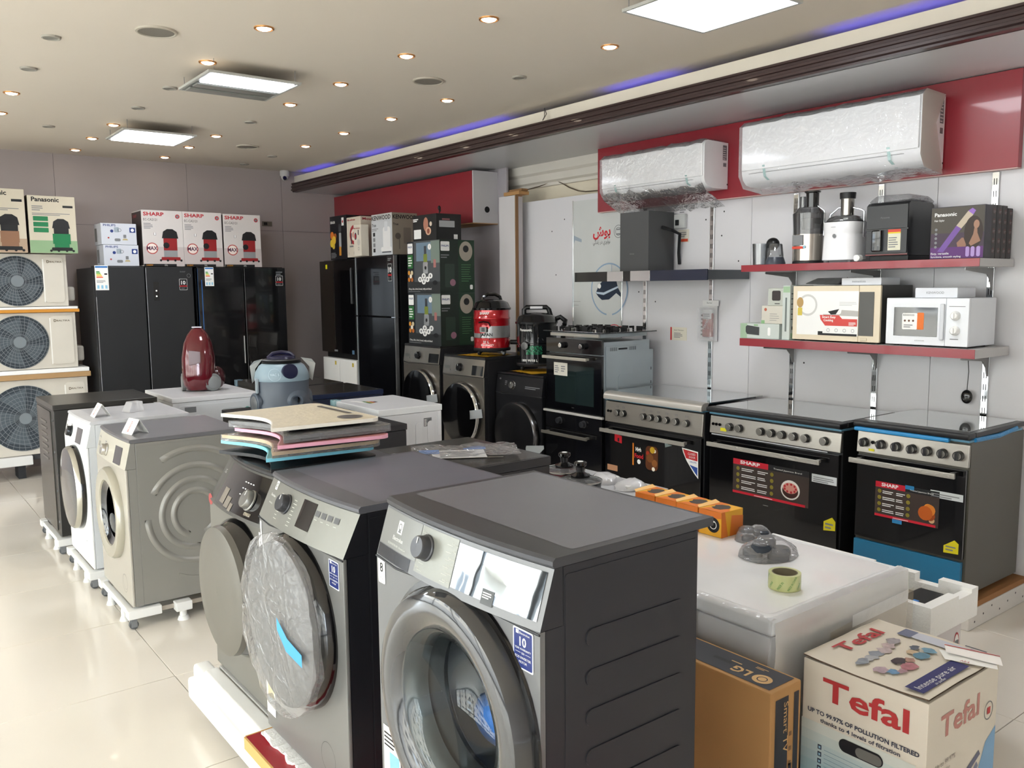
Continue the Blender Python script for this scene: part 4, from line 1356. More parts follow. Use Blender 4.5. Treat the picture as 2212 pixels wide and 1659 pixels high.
st = M('#a8a299', .24, .8, bump=.03, bscale=30, stretch=(1, 1, .1))
sd = M('#232326', .4)
for lab, yc, zb, body, fr, capm, ring in (('steel-fronted washer under the two stacked green and black blender cartons', 6.52, .28, sd, st, BLACK, CHROME), ('steel-fronted washer under the red drum vacuum with clear tape across its door', 5.86, .218, sd, st, BLACK, CHROME)):
    w_ = front_loader('washing_machine', lab, (4.0, yc, zb), .6, .57, .87, body, fr, M('#2b2b2d', .3), dict(
        ph=.14, sl=.02, bul=.01, print=pr_right(PG), fascia=st, curve_groove=True, top_col='#2d2d30',
        knob=(-.03, .775, .032, M('#2a2a2c', .2, .7)), display=(.14, .285, .72, .80, M('#101113', .06, coat=1., var=0)),
        door=dict(kind='dark', x=.0, z=.39, ro=.265, rg=.2, pr=.05, ring=ring, cap=capm, handle=CHROME)))
    b = MB(); F = Face((.16, -.055, .36), (1, 0, .18), (-.18, 0, 1), (0, -1, 0)); b.prism([(0, 0), (.2, -.0), (.2, .07), (0, .07)], F, 0, .003, film(.6, .25, '#dfe6ea')); P(w_, 'clear_tape', b)
w_ = front_loader('washing_machine', 'black washer under the black drum vacuum with clear tape across its door', (4.09, 5.225, .13), .58, .6, .85, M('#17171a', .35), M('#242427', .3, .3), M('#1b1b1e', .3), dict(
    ph=.14, sl=.02, bul=.01, print=lambda b, CF, F0, W, zp, zt: (b.txt(CF, 'LG', .04, zt - .04, .012, PW, .0014), b.lines(CF, .12, .15, zp + .06, zp + .1, 3, PG, .0014), b.lines(CF, .38, .56, zp + .05, zp + .075, 2, PG, .0014)),
    fascia=M('#232326', .3, .3), curve_groove=True, top_col='#1d1d20', knob=(-.06, .755, .03, M('#7a7a7a', .15, .8)),
    door=dict(kind='dark', x=.0, z=.37, ro=.262, rg=.2, pr=.05, ring=M('#77777a', .2, .9), cap=M('#1d1d1f', .25))))
b = MB(); F = Face((.17, -.055, .24), (1, 0, .12), (-.12, 0, 1), (0, -1, 0)); b.prism([(0, 0), (.14, .0), (.22, .05), (.22, .075), (0, .07)], F, 0, .003, film(.6, .25, '#dfe6ea')); P(w_, 'clear_tape', b)
for lab, y0, y1, h in (('dark low plinth under the washer with the blender cartons', 6.22, 6.82, .28), ('dark low plinth under the middle steel washer', 5.56, 6.16, .218), ('dark low plinth under the black washer', 4.935, 5.515, .13)):
    t = T('plinth', lab, 'stand', (4.285, (y0 + y1) / 2, 0))
    b = MB(); b.box(-.28, .28, -.27, .27, 0, h - .0205, BLACKM, .003); P(t, 'base', b)
    b = MB(); b.box(-.295, .295, -.285, .285, h - .02, h - .0005, M('#2c2a28', .5), .003); P(t, 'top_board', b)
# ---- fridges against the back wall
def fridge(name, label, loc, W, D, H, rz, doors, side, extra=None, group=None):
    t = T(name, label, 'fridge', loc, rz, group)
    b = MB(); b.box(-W / 2, W / 2, .065, D, .03, H - .012, side, .004); b.box(-W / 2 + .02, W / 2 - .02, .08, D - .02, 0, .03, BLACKM); b.box(-W / 2 + .01, W / 2 - .01, .05, .16, H - .012, H, BLACKM, .002); P(t, 'cabinet', b)
    for x0, x1, z0, z1, m in doors:
        b = MB(); b.box(x0 + .002, x1 - .002, 0, .06, z0 + .002, z1 - .002, m, .006); P(t, 'door', b)
    F = Face((-W / 2, 0, 0), (1, 0, 0), (0, 0, 1), (0, -1, 0))
    return t, F


def energy(b, F, u, v, w, h):
    b.rect(F, u, u + w, v, v + h, PW, .0012); b.rect(F, u + .004, u + w - .004, v + h * .9, v + h * .97, M('#2c6fb5', .4), .0018)
    for i, c in enumerate(('#1d8a3a', '#5cb531', '#cdd01e', '#f2b61c', '#e2521d')):
        b.rect(F, u + w * .1, u + w * (.35 + .06 * i), v + h * (.72 - i * .055), v + h * (.76 - i * .055), M(c, .4), .0018)
    b.rect(F, u + w * .7, u + w * .92, v + h * .62, v + h * .68, INK, .0018)
    for i in range(3): b.rect(F, u + w * (.12 + .3 * i), u + w * (.28 + .3 * i), v + h * .06, v + h * .2, M('#8ec3de', .4), .0018)
    b.lines(F, u + w * .1, u + w * .8, v + h * .3, v + h * .42, 3, PG, .0018)


def ten(b, F, u, v, w, h):
    b.rect(F, u, u + w, v, v + h, M('#d9d9d9', .4), .0012, .006); b.rect(F, u + .003, u + w - .003, v + .003, v + h - .003, INK, .0016, .004)
    b.txt(F, '10', u + w / 2, v + h * .5, h * .32, PW, .002, 'c', bold=.02); b.rect(F, u, u + w, v + h * .3, v + h * .4, M('#b52a2e', .4), .002); b.lines(F, u + w * .2, u + w * .8, v + h * .1, v + h * .25, 2, PG, .002)


fg = M('#2e2f31', .42, .3, bump=.02, bscale=300)
t, F = fridge('double_door_fridge', 'dark grey double-door fridge with a vertical water panel beside the stacked outdoor units', (2.165, 8.3, 0), .86, .74, 1.875, 0, [(-.43, -.005, .06, 1.87, fg), (.0, .43, .06, 1.87, fg)], M('#303133', .4, .2))
b = MB(); energy(b, F, .005, 1.66, .11, .22); ten(b, F, .73, 1.655, .072, .105); b.txt(F, 'SHARP', .74, 1.82, .012, PG, .001); P(t, 'sticker', b)
b = MB(); b.rect(F, .495, .545, 1.56, 1.73, BLACK, .001, .008); b.disc(F, .52, 1.6, .008, PW, .0016, n=10); b.disc(F, .52, 1.65, .008, PW, .0016, n=10); b.ring(F, .82, 1.79, .015, .018, PG, .001, 16); P(t, 'water_panel', b)
b = MB(); b.rect(F, .004, .008, .08, 1.6, M('#c2c4c6', .3, .5), .001); b.rect(F, .434, .438, .08, 1.86, M('#c2c4c6', .3, .5), .001); P(t, 'door_edge', b)
t, F = fridge('double_door_fridge', 'glossy black double-door fridge under the two right-hand red vacuum cartons', (3.075, 8.3, 0), .88, .74, 1.875, 0, [(-.44, .008, .06, 1.87, BLACK), (.012, .44, .06, 1.87, BLACK)], BLACKM)
b = MB(); energy(b, F, .07, 1.69, .085, .18); ten(b, F, .775, 1.69, .075, .1); b.lines(F, .78, .85, 1.8, 1.84, 2, PG, .001); P(t, 'sticker', b)
b = MB(); b.box(-.018, -.01, -.012, -.001, .93, 1.2, M('#d9d9d9', .3, .6), .002); b.rect(F, .455, .458, .1, 1.86, PG, .001); P(t, 'door_handle', b)
b = MB(); b.rect(F, .035, .042, .9, 1.75, M('#2a5f9e', .4), .001); b.rect(F, 0, .003, .1, 1.85, M('#1c4b7d', .4), .001); P(t, 'blue_film', b)

# ---- fridges along the right wall
brn = M('#221d19', .16, coat=.6)
t, F = fridge('four_door_fridge', 'four-door fridge with black upper doors and white lower doors in the far corner', (4.0, 8.135, 0), .8, .68, 1.95, -90, [(-.4, -.07, .985, 1.945, brn), (-.066, .4, .985, 1.945, BLACK), (-.385, .0, .06, .93, PW), (.004, .385, .06, .93, PW)], BLACKM)
b = MB(); b.rect(F, .15, .19, 1.86, 1.905, M('#d8d21e', .4), .001); b.rect(F, .3, .335, .86, .9, M('#c9b33c', .4), .001); b.rect(F, .69, .725, .86, .9, M('#c9b33c', .4), .001); b.rect(F, .3, .38, 1.0, 1.02, PG, .001); b.rect(F, .7, .75, .99, 1.03, M('#5b7c98', .4), .001); P(t, 'sticker', b)
b = MB(); b.box(.32, .335, -.012, -.0005, 1.5, 1.86, film(.5, .2, '#6b6d70'), .004); P(t, 'door_handle', b)
t, F = fridge('tall_fridge', 'black two-door fridge with silver edges beside the stacked blender cartons', (4.0, 7.33, 0), .75, .68, 1.965, -90, [(-.375, .375, 1.385, 1.96, M('#0c0d10', .2, coat=.5)), (-.375, .375, .06, 1.38, M('#0c0d10', .2, coat=.5))], BLACKM)
b = MB(); ten(b, F, .64, 1.72, .07, .16); b.lines(F, .64, .71, 1.91, 1.94, 2, PG, .001); P(t, 'sticker', b)
b = MB(); b.box(-.378, -.37, -.006, -.0005, .06, 1.96, M('#c8cdd0', .3, .6)); b.box(.372, .385, -.004, .03, .06, 1.96, M('#c8cacc', .25, .8)); P(t, 'door_edge', b)
b = MB(); b.box(-.4, -.33, -.012, -.0005, 1.378, 1.388, CHROME); b.box(.33, .41, -.012, -.0005, 1.378, 1.388, CHROME); P(t, 'hinge', b)


# ---- cartons
def vac_pic(b, F, u, v, s, c1, c2=None, d=.0012):
    """printed picture of a drum vacuum, s = height"""
    k = M('#1a1a1c', .4)
    b.rect(F, u - .28 * s, u + .28 * s, v, v + .1 * s, M(c1, .4), d, .03 * s)
    for x in (-.3, -.1, .12, .3): b.disc(F, u + x * s, v, .035 * s, k, d + .0004, n=10)
    b.rect(F, u - .2 * s, u + .2 * s, v + .1 * s, v + .32 * s, M(c2 or c1, .4), d)
    b.rect(F, u - .2 * s, u + .2 * s, v + .3 * s, v + .68 * s, M(c1, .4), d + .0003)
    b.flat(F, [(u - .24 * s, v + .66 * s), (u + .24 * s, v + .66 * s), (u + .2 * s, v + .86 * s), (u + .08 * s, v + .94 * s), (u - .08 * s, v + .94 * s), (u - .2 * s, v + .86 * s)], k, d + .0005)
    b.disc(F, u - .12 * s, v + .45 * s, .09 * s, k, d + .0006, n=16)


def sharp_box(i, x0, x1, z1, lab):
    W = x1 - x0
    t, Fs, b = carton('vacuum_carton', lab, ((x0 + x1) / 2, 8.34, 1.8765), W, .34, z1 - 1.8765, 0, M('#cfc9c6', .6), 'red drum vacuum cartons on the back-wall fridges')
    F = Fs['F']; H = z1 - 1.8765; rdm = M('#b32430', .4)
    b.rect(F, .0, W, 0, H * .35, M('#bdb3b1', .6), .0006)
    b.txt(F, 'SHARP', .015, H * .9, .032, rdm, .001, bold=.03, w=W * .5); b.txt(F, 'EC-CA2121', .015, H * .81, .022, INK, .001, w=W * .33); b.lines(F, .015, .1, H * .67, H * .78, 4, PG, .001)
    b.disc(F, W - .045, H * .9, .02, rdm, .001, n=14); b.disc(F, W - .045, H * .9, .012, PG, .0014, n=14)
    vac_pic(b, F, W * .67, .055, H * .6, '#8e2024', '#8b8d8f')
    b.disc(F, W * .22, H * .32, .052, M('#b0342c', .4), .001); b.disc(F, W * .22, H * .32, .044, M('#e7d9d2', .4), .0014); b.txt(F, 'MAX', W * .22, H * .29, .034, M('#4b2340', .4), .002, 'c', bold=.03, w=.095)
    b.rect(F, 0, W * .8, 0, .022, INK, .001); b.txt(F, '2100W', .02, .004, .014, M('#e39a2d', .4), .0016); b.txt(F, '21L', W * .5, .004, .014, PW, .0016)
    b.rect(F, .1, .12, H * .55, H * .6, PG, .001); b.rect(F, .104, .116, H * .555, H * .6, PW, .0014)
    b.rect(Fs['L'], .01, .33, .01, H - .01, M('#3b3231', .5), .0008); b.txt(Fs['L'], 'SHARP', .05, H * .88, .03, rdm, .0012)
    P(t, 'printed_design', b)


sharp_box(0, 2.17, 2.535, 2.39, 'white carton with a red vacuum on the grey fridge, leftmost of the three alike')
sharp_box(1, 2.537, 2.905, 2.39, 'white carton with a red vacuum, middle of the three alike on the fridges')
sharp_box(2, 2.92, 3.29, 2.385, 'white carton with a red vacuum, rightmost of the three alike on the fridges')
for k, lab in enumerate(('white mixer carton with blue lettering, lower of two on the grey fridge', 'white mixer carton with blue lettering, upper of two on the grey fridge')):
    t, Fs, b = carton('mixer_carton', lab, (1.985 - k * .01, 8.36, 1.8765 + k * .192), .3, .26, .19, 0, M('#c9cdd6', .6), 'white mixer cartons on the grey fridge')
    F = Fs['F']; bl = M('#22397a', .4)
    b.txt(F, 'PHILIPS', .02, .163, .018, bl, .001, bold=.02, w=.105); b.rect(F, .24, .29, .11, .155, bl, .001, .004); b.disc(F, .265, .132, .014, PW, .0014, n=14)
    b.rect(F, .11, .15, .11, .155, M('#9aa6b0', .4), .001, .006); b.ring(F, .155, .13, .012, .016, PG, .001, 12); b.disc(F, .09, .12, .014, bl, .001, n=12); b.rect(F, .11, .16, .03, .055, PG, .001, .01); b.rect(F, .185, .21, .06, .09, PG, .001, .004)
    b.flat(F, [(.175, .04), (.225, .04), (.215, .055), (.185, .055)], M('#b9a97a', .4), .001); b.disc(F, .06, .06, .008, M('#a5352f', .4), .001, n=8); b.rect(Fs['L'], .02, .1, .03, .15, PG, .001)
    P(t, 'printed_design', b)
for k, (x0, x1, z1, c, lab) in enumerate(((1.265, 1.635, 2.475, '#1f7a4c', 'cream vacuum carton with a green drum vacuum picture on the top outdoor unit'), (.86, 1.245, 2.52, '#8f6a52', 'cream vacuum carton with a bronze drum vacuum picture, cut by the photo edge'))):
    W = x1 - x0; H = z1 - 1.986
    t, Fs, b = carton('vacuum_carton', lab, ((x0 + x1) / 2, 8.4, 1.986), W, .3, H, 0, M('#cfc6b2', .6), 'cream vacuum cartons on the outdoor units')
    F = Fs['F']
    b.rect(F, 0, W, 0, H * .22, M('#8fae86' if k == 0 else '#b39c84', .6), .0006)
    b.txt(F, 'Panasonic', .03, H * .9, .036, INK, .001, bold=.03, w=W * .58); b.lines(F, .03, .12, H * .74, H * .84, 3, PG, .001); b.rect(F, W - .1, W - .02, H * .8, H * .84, INK, .001); b.lines(F, .03, W - .03, H * .66, H * .71, 2, PG, .001)
    for j in range(3): b.rect(F, .035, .15, H * (.36 + .1 * j), H * (.44 + .1 * j), M(c if k == 0 else '#cfc6b2', .4), .001, .004)
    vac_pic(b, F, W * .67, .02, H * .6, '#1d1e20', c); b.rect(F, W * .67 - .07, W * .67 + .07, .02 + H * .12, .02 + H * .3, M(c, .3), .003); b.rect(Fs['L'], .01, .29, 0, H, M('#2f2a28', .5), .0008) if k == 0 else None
    P(t, 'printed_design', b)


# ---- stacked air-conditioner outdoor units
def outdoor(label, x1, z0, W, H, fr, cz, pw, y=8.5):
    t = T('outdoor_unit', label, 'air conditioner', (x1 - W / 2, y, z0), 0, 'stacked outdoor air conditioner units')
    cm = M('#cfc9bd', .45)
    b = MB()
    cu = -fr[0]
    F = Face((-W / 2, 0, 0), (1, 0, 0), (0, 0, 1), (0, -1, 0))
    b.box(-W / 2, W / 2, .02, .3, .0, H, cm, .012); P(t, 'casing', b)
    b = MB(); uc, rr_ = W - fr[0], fr[1]
    hole_panel(b, F, .004, W - .004, .004, H - .004, uc, cz, rr_, cm, .019, 44); P(t, 'front_panel', b)
    b = MB(); b.disc(F, uc, cz, rr_ - .001, M('#3d464e', .6), -.018, n=44); P(t, 'fan_well', b)
    f = MB()
    for k in range(5):
        a = 2 * PI * k / 5
        f.add([F.p(uc + r_ * math.cos(a + o_), cz + r_ * math.sin(a + o_), dd) for r_, o_, dd in ((.05, 0, -.012), (rr_ * .9, .25, -.008), (rr_ * .9, 1.1, -.016), (.05, .8, -.016))], [(0, 1, 2, 3)], M('#5b656d', .4))
    P(t, 'fan_blade', f)
    g = MB()
    gm_ = M('#8a9196', .4, .3)
    for k in range(36):
        a = 2 * PI * k / 36
        p = [F.p(uc + r_ * math.cos(a + sw), cz + r_ * math.sin(a + sw), .004 + .012 * (1 - (r_ / rr_) ** 2)) for r_, sw in ((.05, 0), (rr_ * .5, .16), (rr_, .3))]
        g.tube(p, .0014, gm_, 4)
    for r_ in [rr_ * q_ for q_ in (.3, .42, .54, .66, .78, .9, 1.0)]:
        g.ring(F, uc, cz, r_ - .0018, r_ + .0018, gm_, .005 + .012 * (1 - (r_ / rr_) ** 2), 40)
    g.disc(F, uc, cz, .05, M('#7d858b', .4), .018, n=24)
    P(t, 'fan_guard', g, kind='stuff')
    b = MB(); b.prism(rrect(W - pw - .02, W - .03, H * .08, H * .93, .03), F, 0, .008, M('#d6d0c4', .4)); b.rect(F, W - pw - .025, W - pw - .015, H * .08, H * .9, M('#f4f2ec', .3), .009, .004); P(t, 'service_panel', b)
    b = MB(); b.txt(F, 'D', W - pw + .01, H * .83, .022, M('#6b5f4a', .4), .009, bold=.04); b.txt(F, 'BALTIKA', W - pw + .035, H * .835, .014, M('#6b5f4a', .4), .009, bold=.02, w=pw * .55); P(t, 'lettering', b)
    b = MB(); b.box(W / 2, W / 2 + .07, .08, .26, H * .1, H * .38, M('#bdb8ae', .5), .02); P(t, 'valve_cover', b)
    return t


outdoor('cream outdoor unit at the top of the stack below the vacuum cartons', 1.555, 1.52, .8, .462, (.395, .215), .225, .17)
outdoor('cream outdoor unit in the middle of the stack between the tan slabs', 1.6, .97, .84, .5, (.455, .232), .245, .19)
outdoor('cream outdoor unit at the bottom of the stack behind the black appliance', 1.665, .215, .9, .67, (.52, .29), .33, .17)
for x1, z0, z1, c, lab in ((1.63, 1.4705, 1.5195, '#d18f35', 'orange-edged packing slab between the top two outdoor units'), (1.69, .8865, .9695, '#b08d62', 'tan cardboard slab between the lower two outdoor units')):
    t = T('packing_slab', lab, 'packaging', (x1 - .42, 8.47, z0), 0, 'packing slabs between the outdoor units')
    b = MB(); b.box(-.45, .42, 0, .36, 0, (z1 - z0) * .55, M(c, .7), .003); P(t, 'cardboard', b)
    b = MB(); b.box(-.45, .41, .004, .35, (z1 - z0) * .56, z1 - z0, FOAM, .004); P(t, 'foam_sheet', b)
t = T('low_pallet', 'white slab on dark blocks under the bottom outdoor unit', 'pallet', (1.2, 8.47, 0))
b = MB(); b.box(-.45, -.02, 0, .38, .13, .214, M('#dcdcda', .6), .01); b.box(-.02, .42, .04, .38, .17, .214, M('#3a3b3e', .6), .004); P(t, 'slab', b)
for x in (-.4, -.1, .15, .38):
    b = MB(); b.box(x - .03, x + .03, .1, .3, 0, .129 if x < -.05 else .169, M('#2a2b2e', .7)); P(t, 'block', b)
t = T('wall_socket', 'small grey socket on the back wall right of the vacuum cartons', 'socket', (3.665, 9.1, 2.364))
b = MB(); b.box(-.055, .055, -.012, -.0005, -.025, .025, M('#6d675c', .4), .003); P(t, 'plate', b)
b = MB(); b.box(-.04, .0, -.015, -.0125, -.015, .015, BLACKM, .002); P(t, 'outlet', b)


# ---- cartons over the right wall fridges and washers
t, Fs, b = carton('blender_carton', 'black carton with a hand blender and fruit picture on the four-door fridge', (4.02, 8.11, 1.951), .37, .3, .445, -90, M('#17171c', .4))
F = Fs['F']; b.txt(F, 'BRAUN', .02, .37, .025, PW, .001, bold=.03, w=.1); b.rect(F, .27, .32, .34, .42, PW, .001); b.disc(F, .295, .38, .014, M('#c0282d', .4), .0014, n=12)
b.rect(F, .2, .26, .28, .36, M('#3d3e42', .3), .001, .01); b.rect(F, .205, .255, .12, .27, M('#a9abae', .3), .0012, .01); b.rect(F, .205, .25, .04, .13, M('#d08c35', .4), .0016, .008)
for u, v, r_, c in ((.05, .25, .04, '#d6762e'), (.09, .2, .045, '#e0b73a'), (.04, .17, .04, '#e3c53c'), (.12, .24, .03, '#a85a26'), (.08, .14, .03, '#d0b03a')): b.disc(F, u, v, r_, M(c, .5), .0012 + r_ * .01, n=12)
b.lines(F, .02, .15, .02, .08, 4, PG, .001); P(t, 'printed_design', b)
t, Fs, b = carton('mixer_carton', 'cream carton with a red ring picture between the black blender carton and the grey-white one', (4.02, 7.765, 1.9655), .3, .28, .395, -90, M('#d3c9b9', .6))
rdm = M('#a7333b', .4)
F = Fs['F']; b.txt(F, 'Moulinex', .02, .36, .018, rdm, .001, bold=.02, w=.17); b.disc(F, .15, .22, .085, rdm, .001, rv=.095, n=28); b.disc(F, .15, .22, .058, M('#e6dccf', .4), .0014, n=24); b.disc(F, .15, .22, .03, M('#c98f7a', .4), .0018, n=20); b.rect(F, .09, .11, .13, .24, M('#4a4c52', .4), .002); b.rect(F, .06, .14, .1, .115, PG, .0022)
b.txt(F, 'i', .04, .03, .02, INK, .001, bold=.03); b.lines(F, .14, .26, .03, .06, 2, PG, .001); b.txt(Fs['R'], 'Moulinex', .02, .36, .022, rdm, .001, bold=.03, w=.2)
P(t, 'printed_design', b)
t, Fs, b = carton('chopper_carton', 'small cream carton with a red oval in front of the red-ring carton', (3.93, 7.52, 1.9665), .15, .085, .3, -90, M('#d8d0c2', .6))
F = Fs['F']; b.txt(F, 'Moulinex', .01, .26, .012, rdm, .001, bold=.02, w=.12); b.disc(F, .04, .19, .024, M('#3a4a5a', .4), .001, rv=.035, n=18); b.disc(F, .04, .19, .016, rdm, .0014, rv=.025, n=18); b.rect(F, .09, .105, .2, .25, INK, .001); b.disc(F, .1, .13, .03, M('#c4bfb6', .4), .001, n=18); b.ring(F, .1, .07, .012, .016, PG, .001)
P(t, 'printed_design', b)
t, Fs, b = carton('mixer_carton', 'grey-white carton with black lettering and a stand mixer on the black fridge', (4.02, 7.2, 1.966), .395, .27, .385, -90, M('#c5c4c3', .6))
F = Fs['F']; b.rect(F, 0, .395, 0, .33, M('#c2c5c9', .6), .0006); b.txt(F, 'KENWOOD', .01, .33, .04, INK, .001, bold=.025, w=.36); b.txt(F, 'True', .012, .27, .028, INK, .001, bold=.02)
wq = M('#e4e4e4', .4); b.rect(F, .22, .36, .06, .26, wq, .001, .03); b.rect(F, .25, .31, .22, .31, M('#cfd2d6', .3), .0014, .01); b.rect(F, .18, .38, .03, .075, wq, .0016, .02); b.rect(F, .2, .37, .02, .032, M('#4b4f58', .4), .002)
for j in range(4): b.rect(F, .03, .07, .03 + j * .05, .065 + j * .05, INK if j in (0, 3) else PG, .001)
b.lines(F, .012, .14, .23, .26, 2, PG, .001)
FR = Fs['R']; b.rect(FR, 0, .27, 0, .385, M('#8f8679', .6), .0006); b.txt(FR, 'KENWOOD', .008, .33, .036, INK, .001, bold=.025, w=.255); b.txt(FR, 'True', .01, .27, .02, INK, .001, bold=.02); b.disc(FR, .06, .17, .03, M('#5f5851', .4), .001, n=18); b.rect(FR, .12, .2, .1, .25, M('#786f66', .4), .001, .01); b.rect(FR, .07, .08, .05, .15, M('#6e665e', .4), .001)
P(t, 'printed_design', b)
for k, (z0, lab) in enumerate(((1.1515, 'green and black blender carton resting on the far steel washer, lower of two'), (1.608, 'green and black blender carton, upper of two under the toaster carton'))):
    t, Fs, b = carton('blender_carton', lab, (4.01, 6.46, z0), .54, .36, .4555, -90, M('#20252a', .4), 'green and black blender cartons')
    F = Fs['F']; FR = Fs['R']; gr = M('#1d3626', .5)
    b.rect(F, .12, .54, 0, .4555, M('#4b4f52', .5), .0004); b.rect(F, .0, .54, 0, .1, M('#2c2f31', .5), .0005); b.rect(F, .16, .4, .28, .44, M('#6f8496', .5), .0008); b.rect(F, .4, .54, .26, .45, M('#77857c', .5), .0007)
    b.rect(F, .012, .1, .35, .44, PW, .001, .008); b.txt(F, 'PHILIPS', .056, .4, .016, M('#22397a', .4), .0014, 'c', bold=.02, w=.07); b.rect(F, .012, .1, .22, .34, M('#2c6b35', .4), .001); b.lines(F, .02, .09, .24, .33, 4, PW, .0014)
    for u, v, c in ((.03, .18, '#d6963a'), (.06, .15, '#efe6d6'), (.03, .12, '#c97b2c'), (.08, .18, '#d9c8a0'), (.08, .12, '#b5652a')): b.disc(F, u, v, .02, M(c, .5), .001 + u * .003, n=12)
    b.rect(F, .27, .35, .17, .27, M('#c9cbcb', .2, .7), .0014, .008); b.disc(F, .31, .22, .016, INK, .0018, n=16); b.rect(F, .28, .34, .27, .34, M('#7d8a3c', .4), .0014, .004); b.rect(F, .29, .33, .34, .41, M('#3d4148', .4), .0014, .006); b.rect(F, .44, .48, .22, .29, M('#a8706c', .4), .0014, .006); b.disc(F, .38, .4, .028, PW, .0012, rv=.026, n=18); b.txt(F, '5', .38, .392, .018, INK, .0018, 'c')
    for u, v in ((.22, .12), (.28, .15), (.34, .12), (.39, .15), (.28, .1)): b.disc(F, u, v, .034, PW, .0018 + u * .001, rv=.024, n=18); b.disc(F, u, v, .012, PG, .0026 + u * .001, n=12)
    b.disc(F, .46, .09, .04, INK, .001, rv=.02, n=16); b.txt(F, 'Chop, slice, shred, knead, whip and blend', .02, .03, .016, PW, .001, bold=.01, w=.38); b.lines(F, .02, .3, .012, .022, 1, PG, .001)
    b.rect(FR, .19, .36, 0, .4555, gr, .0006); b.rect(FR, .0, .19, 0, .4555, M('#1f2a24', .5), .0006); b.rect(FR, .01, .1, .36, .44, PW, .001, .008); b.txt(FR, 'PHILIPS', .055, .395, .016, M('#22397a', .4), .0014, 'c', bold=.02, w=.075)
    b.disc(FR, .27, .36, .07, M('#a39a8e', .4), .001, rv=.085, n=26); b.disc(FR, .27, .38, .03, INK, .0016, n=18); b.lines(FR, .22, .33, .1, .26, 8, M('#5a8a5c', .5), .001, .2); b.disc(FR, .13, .09, .03, M('#9a6f80', .4), .001, n=14); b.lines(FR, .01, .1, .3, .34, 2, PG, .001); b.rect(FR, .31, .34, .03, .07, PW, .001, .01); b.rect(FR, .05, .15, .05, .25, M('#2f3d35', .3), .0008, .01)
    P(t, 'printed_design', b)
t, Fs, b = carton('toaster_carton', 'black sandwich toaster carton standing on the upper blender carton', (4.03, 6.46, 2.065), .385, .26, .225, -90, M('#191a1b', .4))
F = Fs['F']; FR = Fs['R']
b.lines(F, .01, .1, .17, .2, 2, PW, .001, .6); b.rect(F, .02, .14, .02, .1, PW, .001, .006); b.disc(F, .22, .14, .04, M('#b07a66', .5), .001, rv=.06, n=20); b.disc(F, .26, .08, .045, M('#cfa58c', .5), .0014, rv=.035, n=20); b.disc(F, .26, .08, .022, M('#8a4a38', .5), .0018, n=16); b.disc(F, .3, .14, .02, M('#d9c9b8', .5), .0014, n=14)
b.rect(FR, .03, .19, .11, .165, M('#a9abad', .4), .001, .004); b.rect(FR, .06, .14, .17, .185, M('#8a5a5e', .4), .001); b.rect(FR, .18, .22, .01, .05, PW, .001)
P(t, 'printed_design', b)
b = MB(); b.tube([(0, 0, 0), (.0, .0, .05)], .005, BLACKM, 8); b.ell((0, 0, .06), .014, .014, .02, BLACKM, 10, 8)
One('black_knob', b, 'small black knob standing up behind the toaster carton', 'knob', (4.15, 6.4, 2.2905))
# ---- ovens, cookers and everything along the right wall
def handle_bar(t, x0, x1, z, mat, y=-.045, h=.022, name='handle'):
    b = MB(); b.box(x0, x1, y - .008, y + .006, z - h / 2, z + h / 2, mat, .003)
    for x in (x0 + .03, x1 - .03): b.box(x - .01, x + .01, y + .006, -.0005, z - .008, z + .008, mat)
    return P(t, name, b)


t = T('built_in_oven', 'black built-in oven with a grey metal side and a small white notice on its door', 'oven', (4.1, 4.59, .745), -90)
galv = M('#a9b3b8', .35, .5, bump=.03, bscale=15)
b = MB(); b.prism([(.02, .0), (.53, .0), (.53, .45), (.49, .45), (.49, .52), (.02, .52)], Face((.285, 0, 0), (0, 1, 0), (0, 0, 1), (1, 0, 0)), -.57, 0, galv)
F = Face((.285, 0, 0), (0, 1, 0), (0, 0, 1), (1, 0, 0))
b.prism([(.05, .01), (.47, .01), (.47, .35), (.4, .49), (.05, .49)], F, .0, .004, galv); b.prism(rrect(.17, .34, .07, .29, .03), F, .004, .008, galv); b.rect(F, .17, .26, .462, .474, INK, .005, .005)
for k in range(8): b.rect(F, .09 + k * .009, .093 + k * .009, .455, .48, INK, .005); b.rect(F, .28 + k * .009, .283 + k * .009, .455, .48, INK, .005)
for z in (.1, .2, .3): b.rect(F, .505, .512, z, z + .02, INK, .001)
P(t, 'casing', b)
b = MB(); b.box(-.3, .3, 0, .0195, .43, .535, BLACK, .003); P(t, 'control_panel', b)
b = MB(); b.box(-.3, .3, 0, .0195, .004, .425, BLACK, .003); P(t, 'door', b)
b = MB(); b.rect(Face((-.3, 0, 0), (1, 0, 0), (0, 0, 1), (0, -1, 0)), .1, .52, .06, .34, M('#1f2a2a', .05, coat=1., var=0), .001); P(t, 'door_window', b)
for x in (-.11, .11):
    b = MB(); F = Face((x, 0, .485), (1, 0, 0), (0, 0, 1), (0, -1, 0)); b.cyl(F, 0, 0, .022, .0005, .03, M('#1d1d1f', .3), 20); b.cyl(F, 0, 0, .017, .03, .034, CHROME, 20, bev=.002); P(t, 'knob', b)
handle_bar(t, -.29, .19, .395, M('#c9c4b9', .3, .6))
b = MB(); F = Face((-.3, -.0, 0), (1, 0, 0), (0, 0, 1), (0, -1, 0)); b.rect(F, .09, .24, .26, .355, M('#d8d4c9', .5), .002); b.lines(F, .1, .15, .28, .34, 4, PG, .0026); b.lines(F, .17, .22, .29, .34, 3, PG, .0026); b.txt(F, 'ferre', .3, .03, .009, PG, .002, 'c'); P(t, 'notice', b)
t = T('built_in_oven', 'black built-in oven with plain dark knobs standing under the oven with the notice', 'oven', (4.1, 4.595, .17), -90)
b = MB(); b.box(-.28, .28, .02, .55, 0, .555, M('#26272a', .4), .003); P(t, 'casing', b)
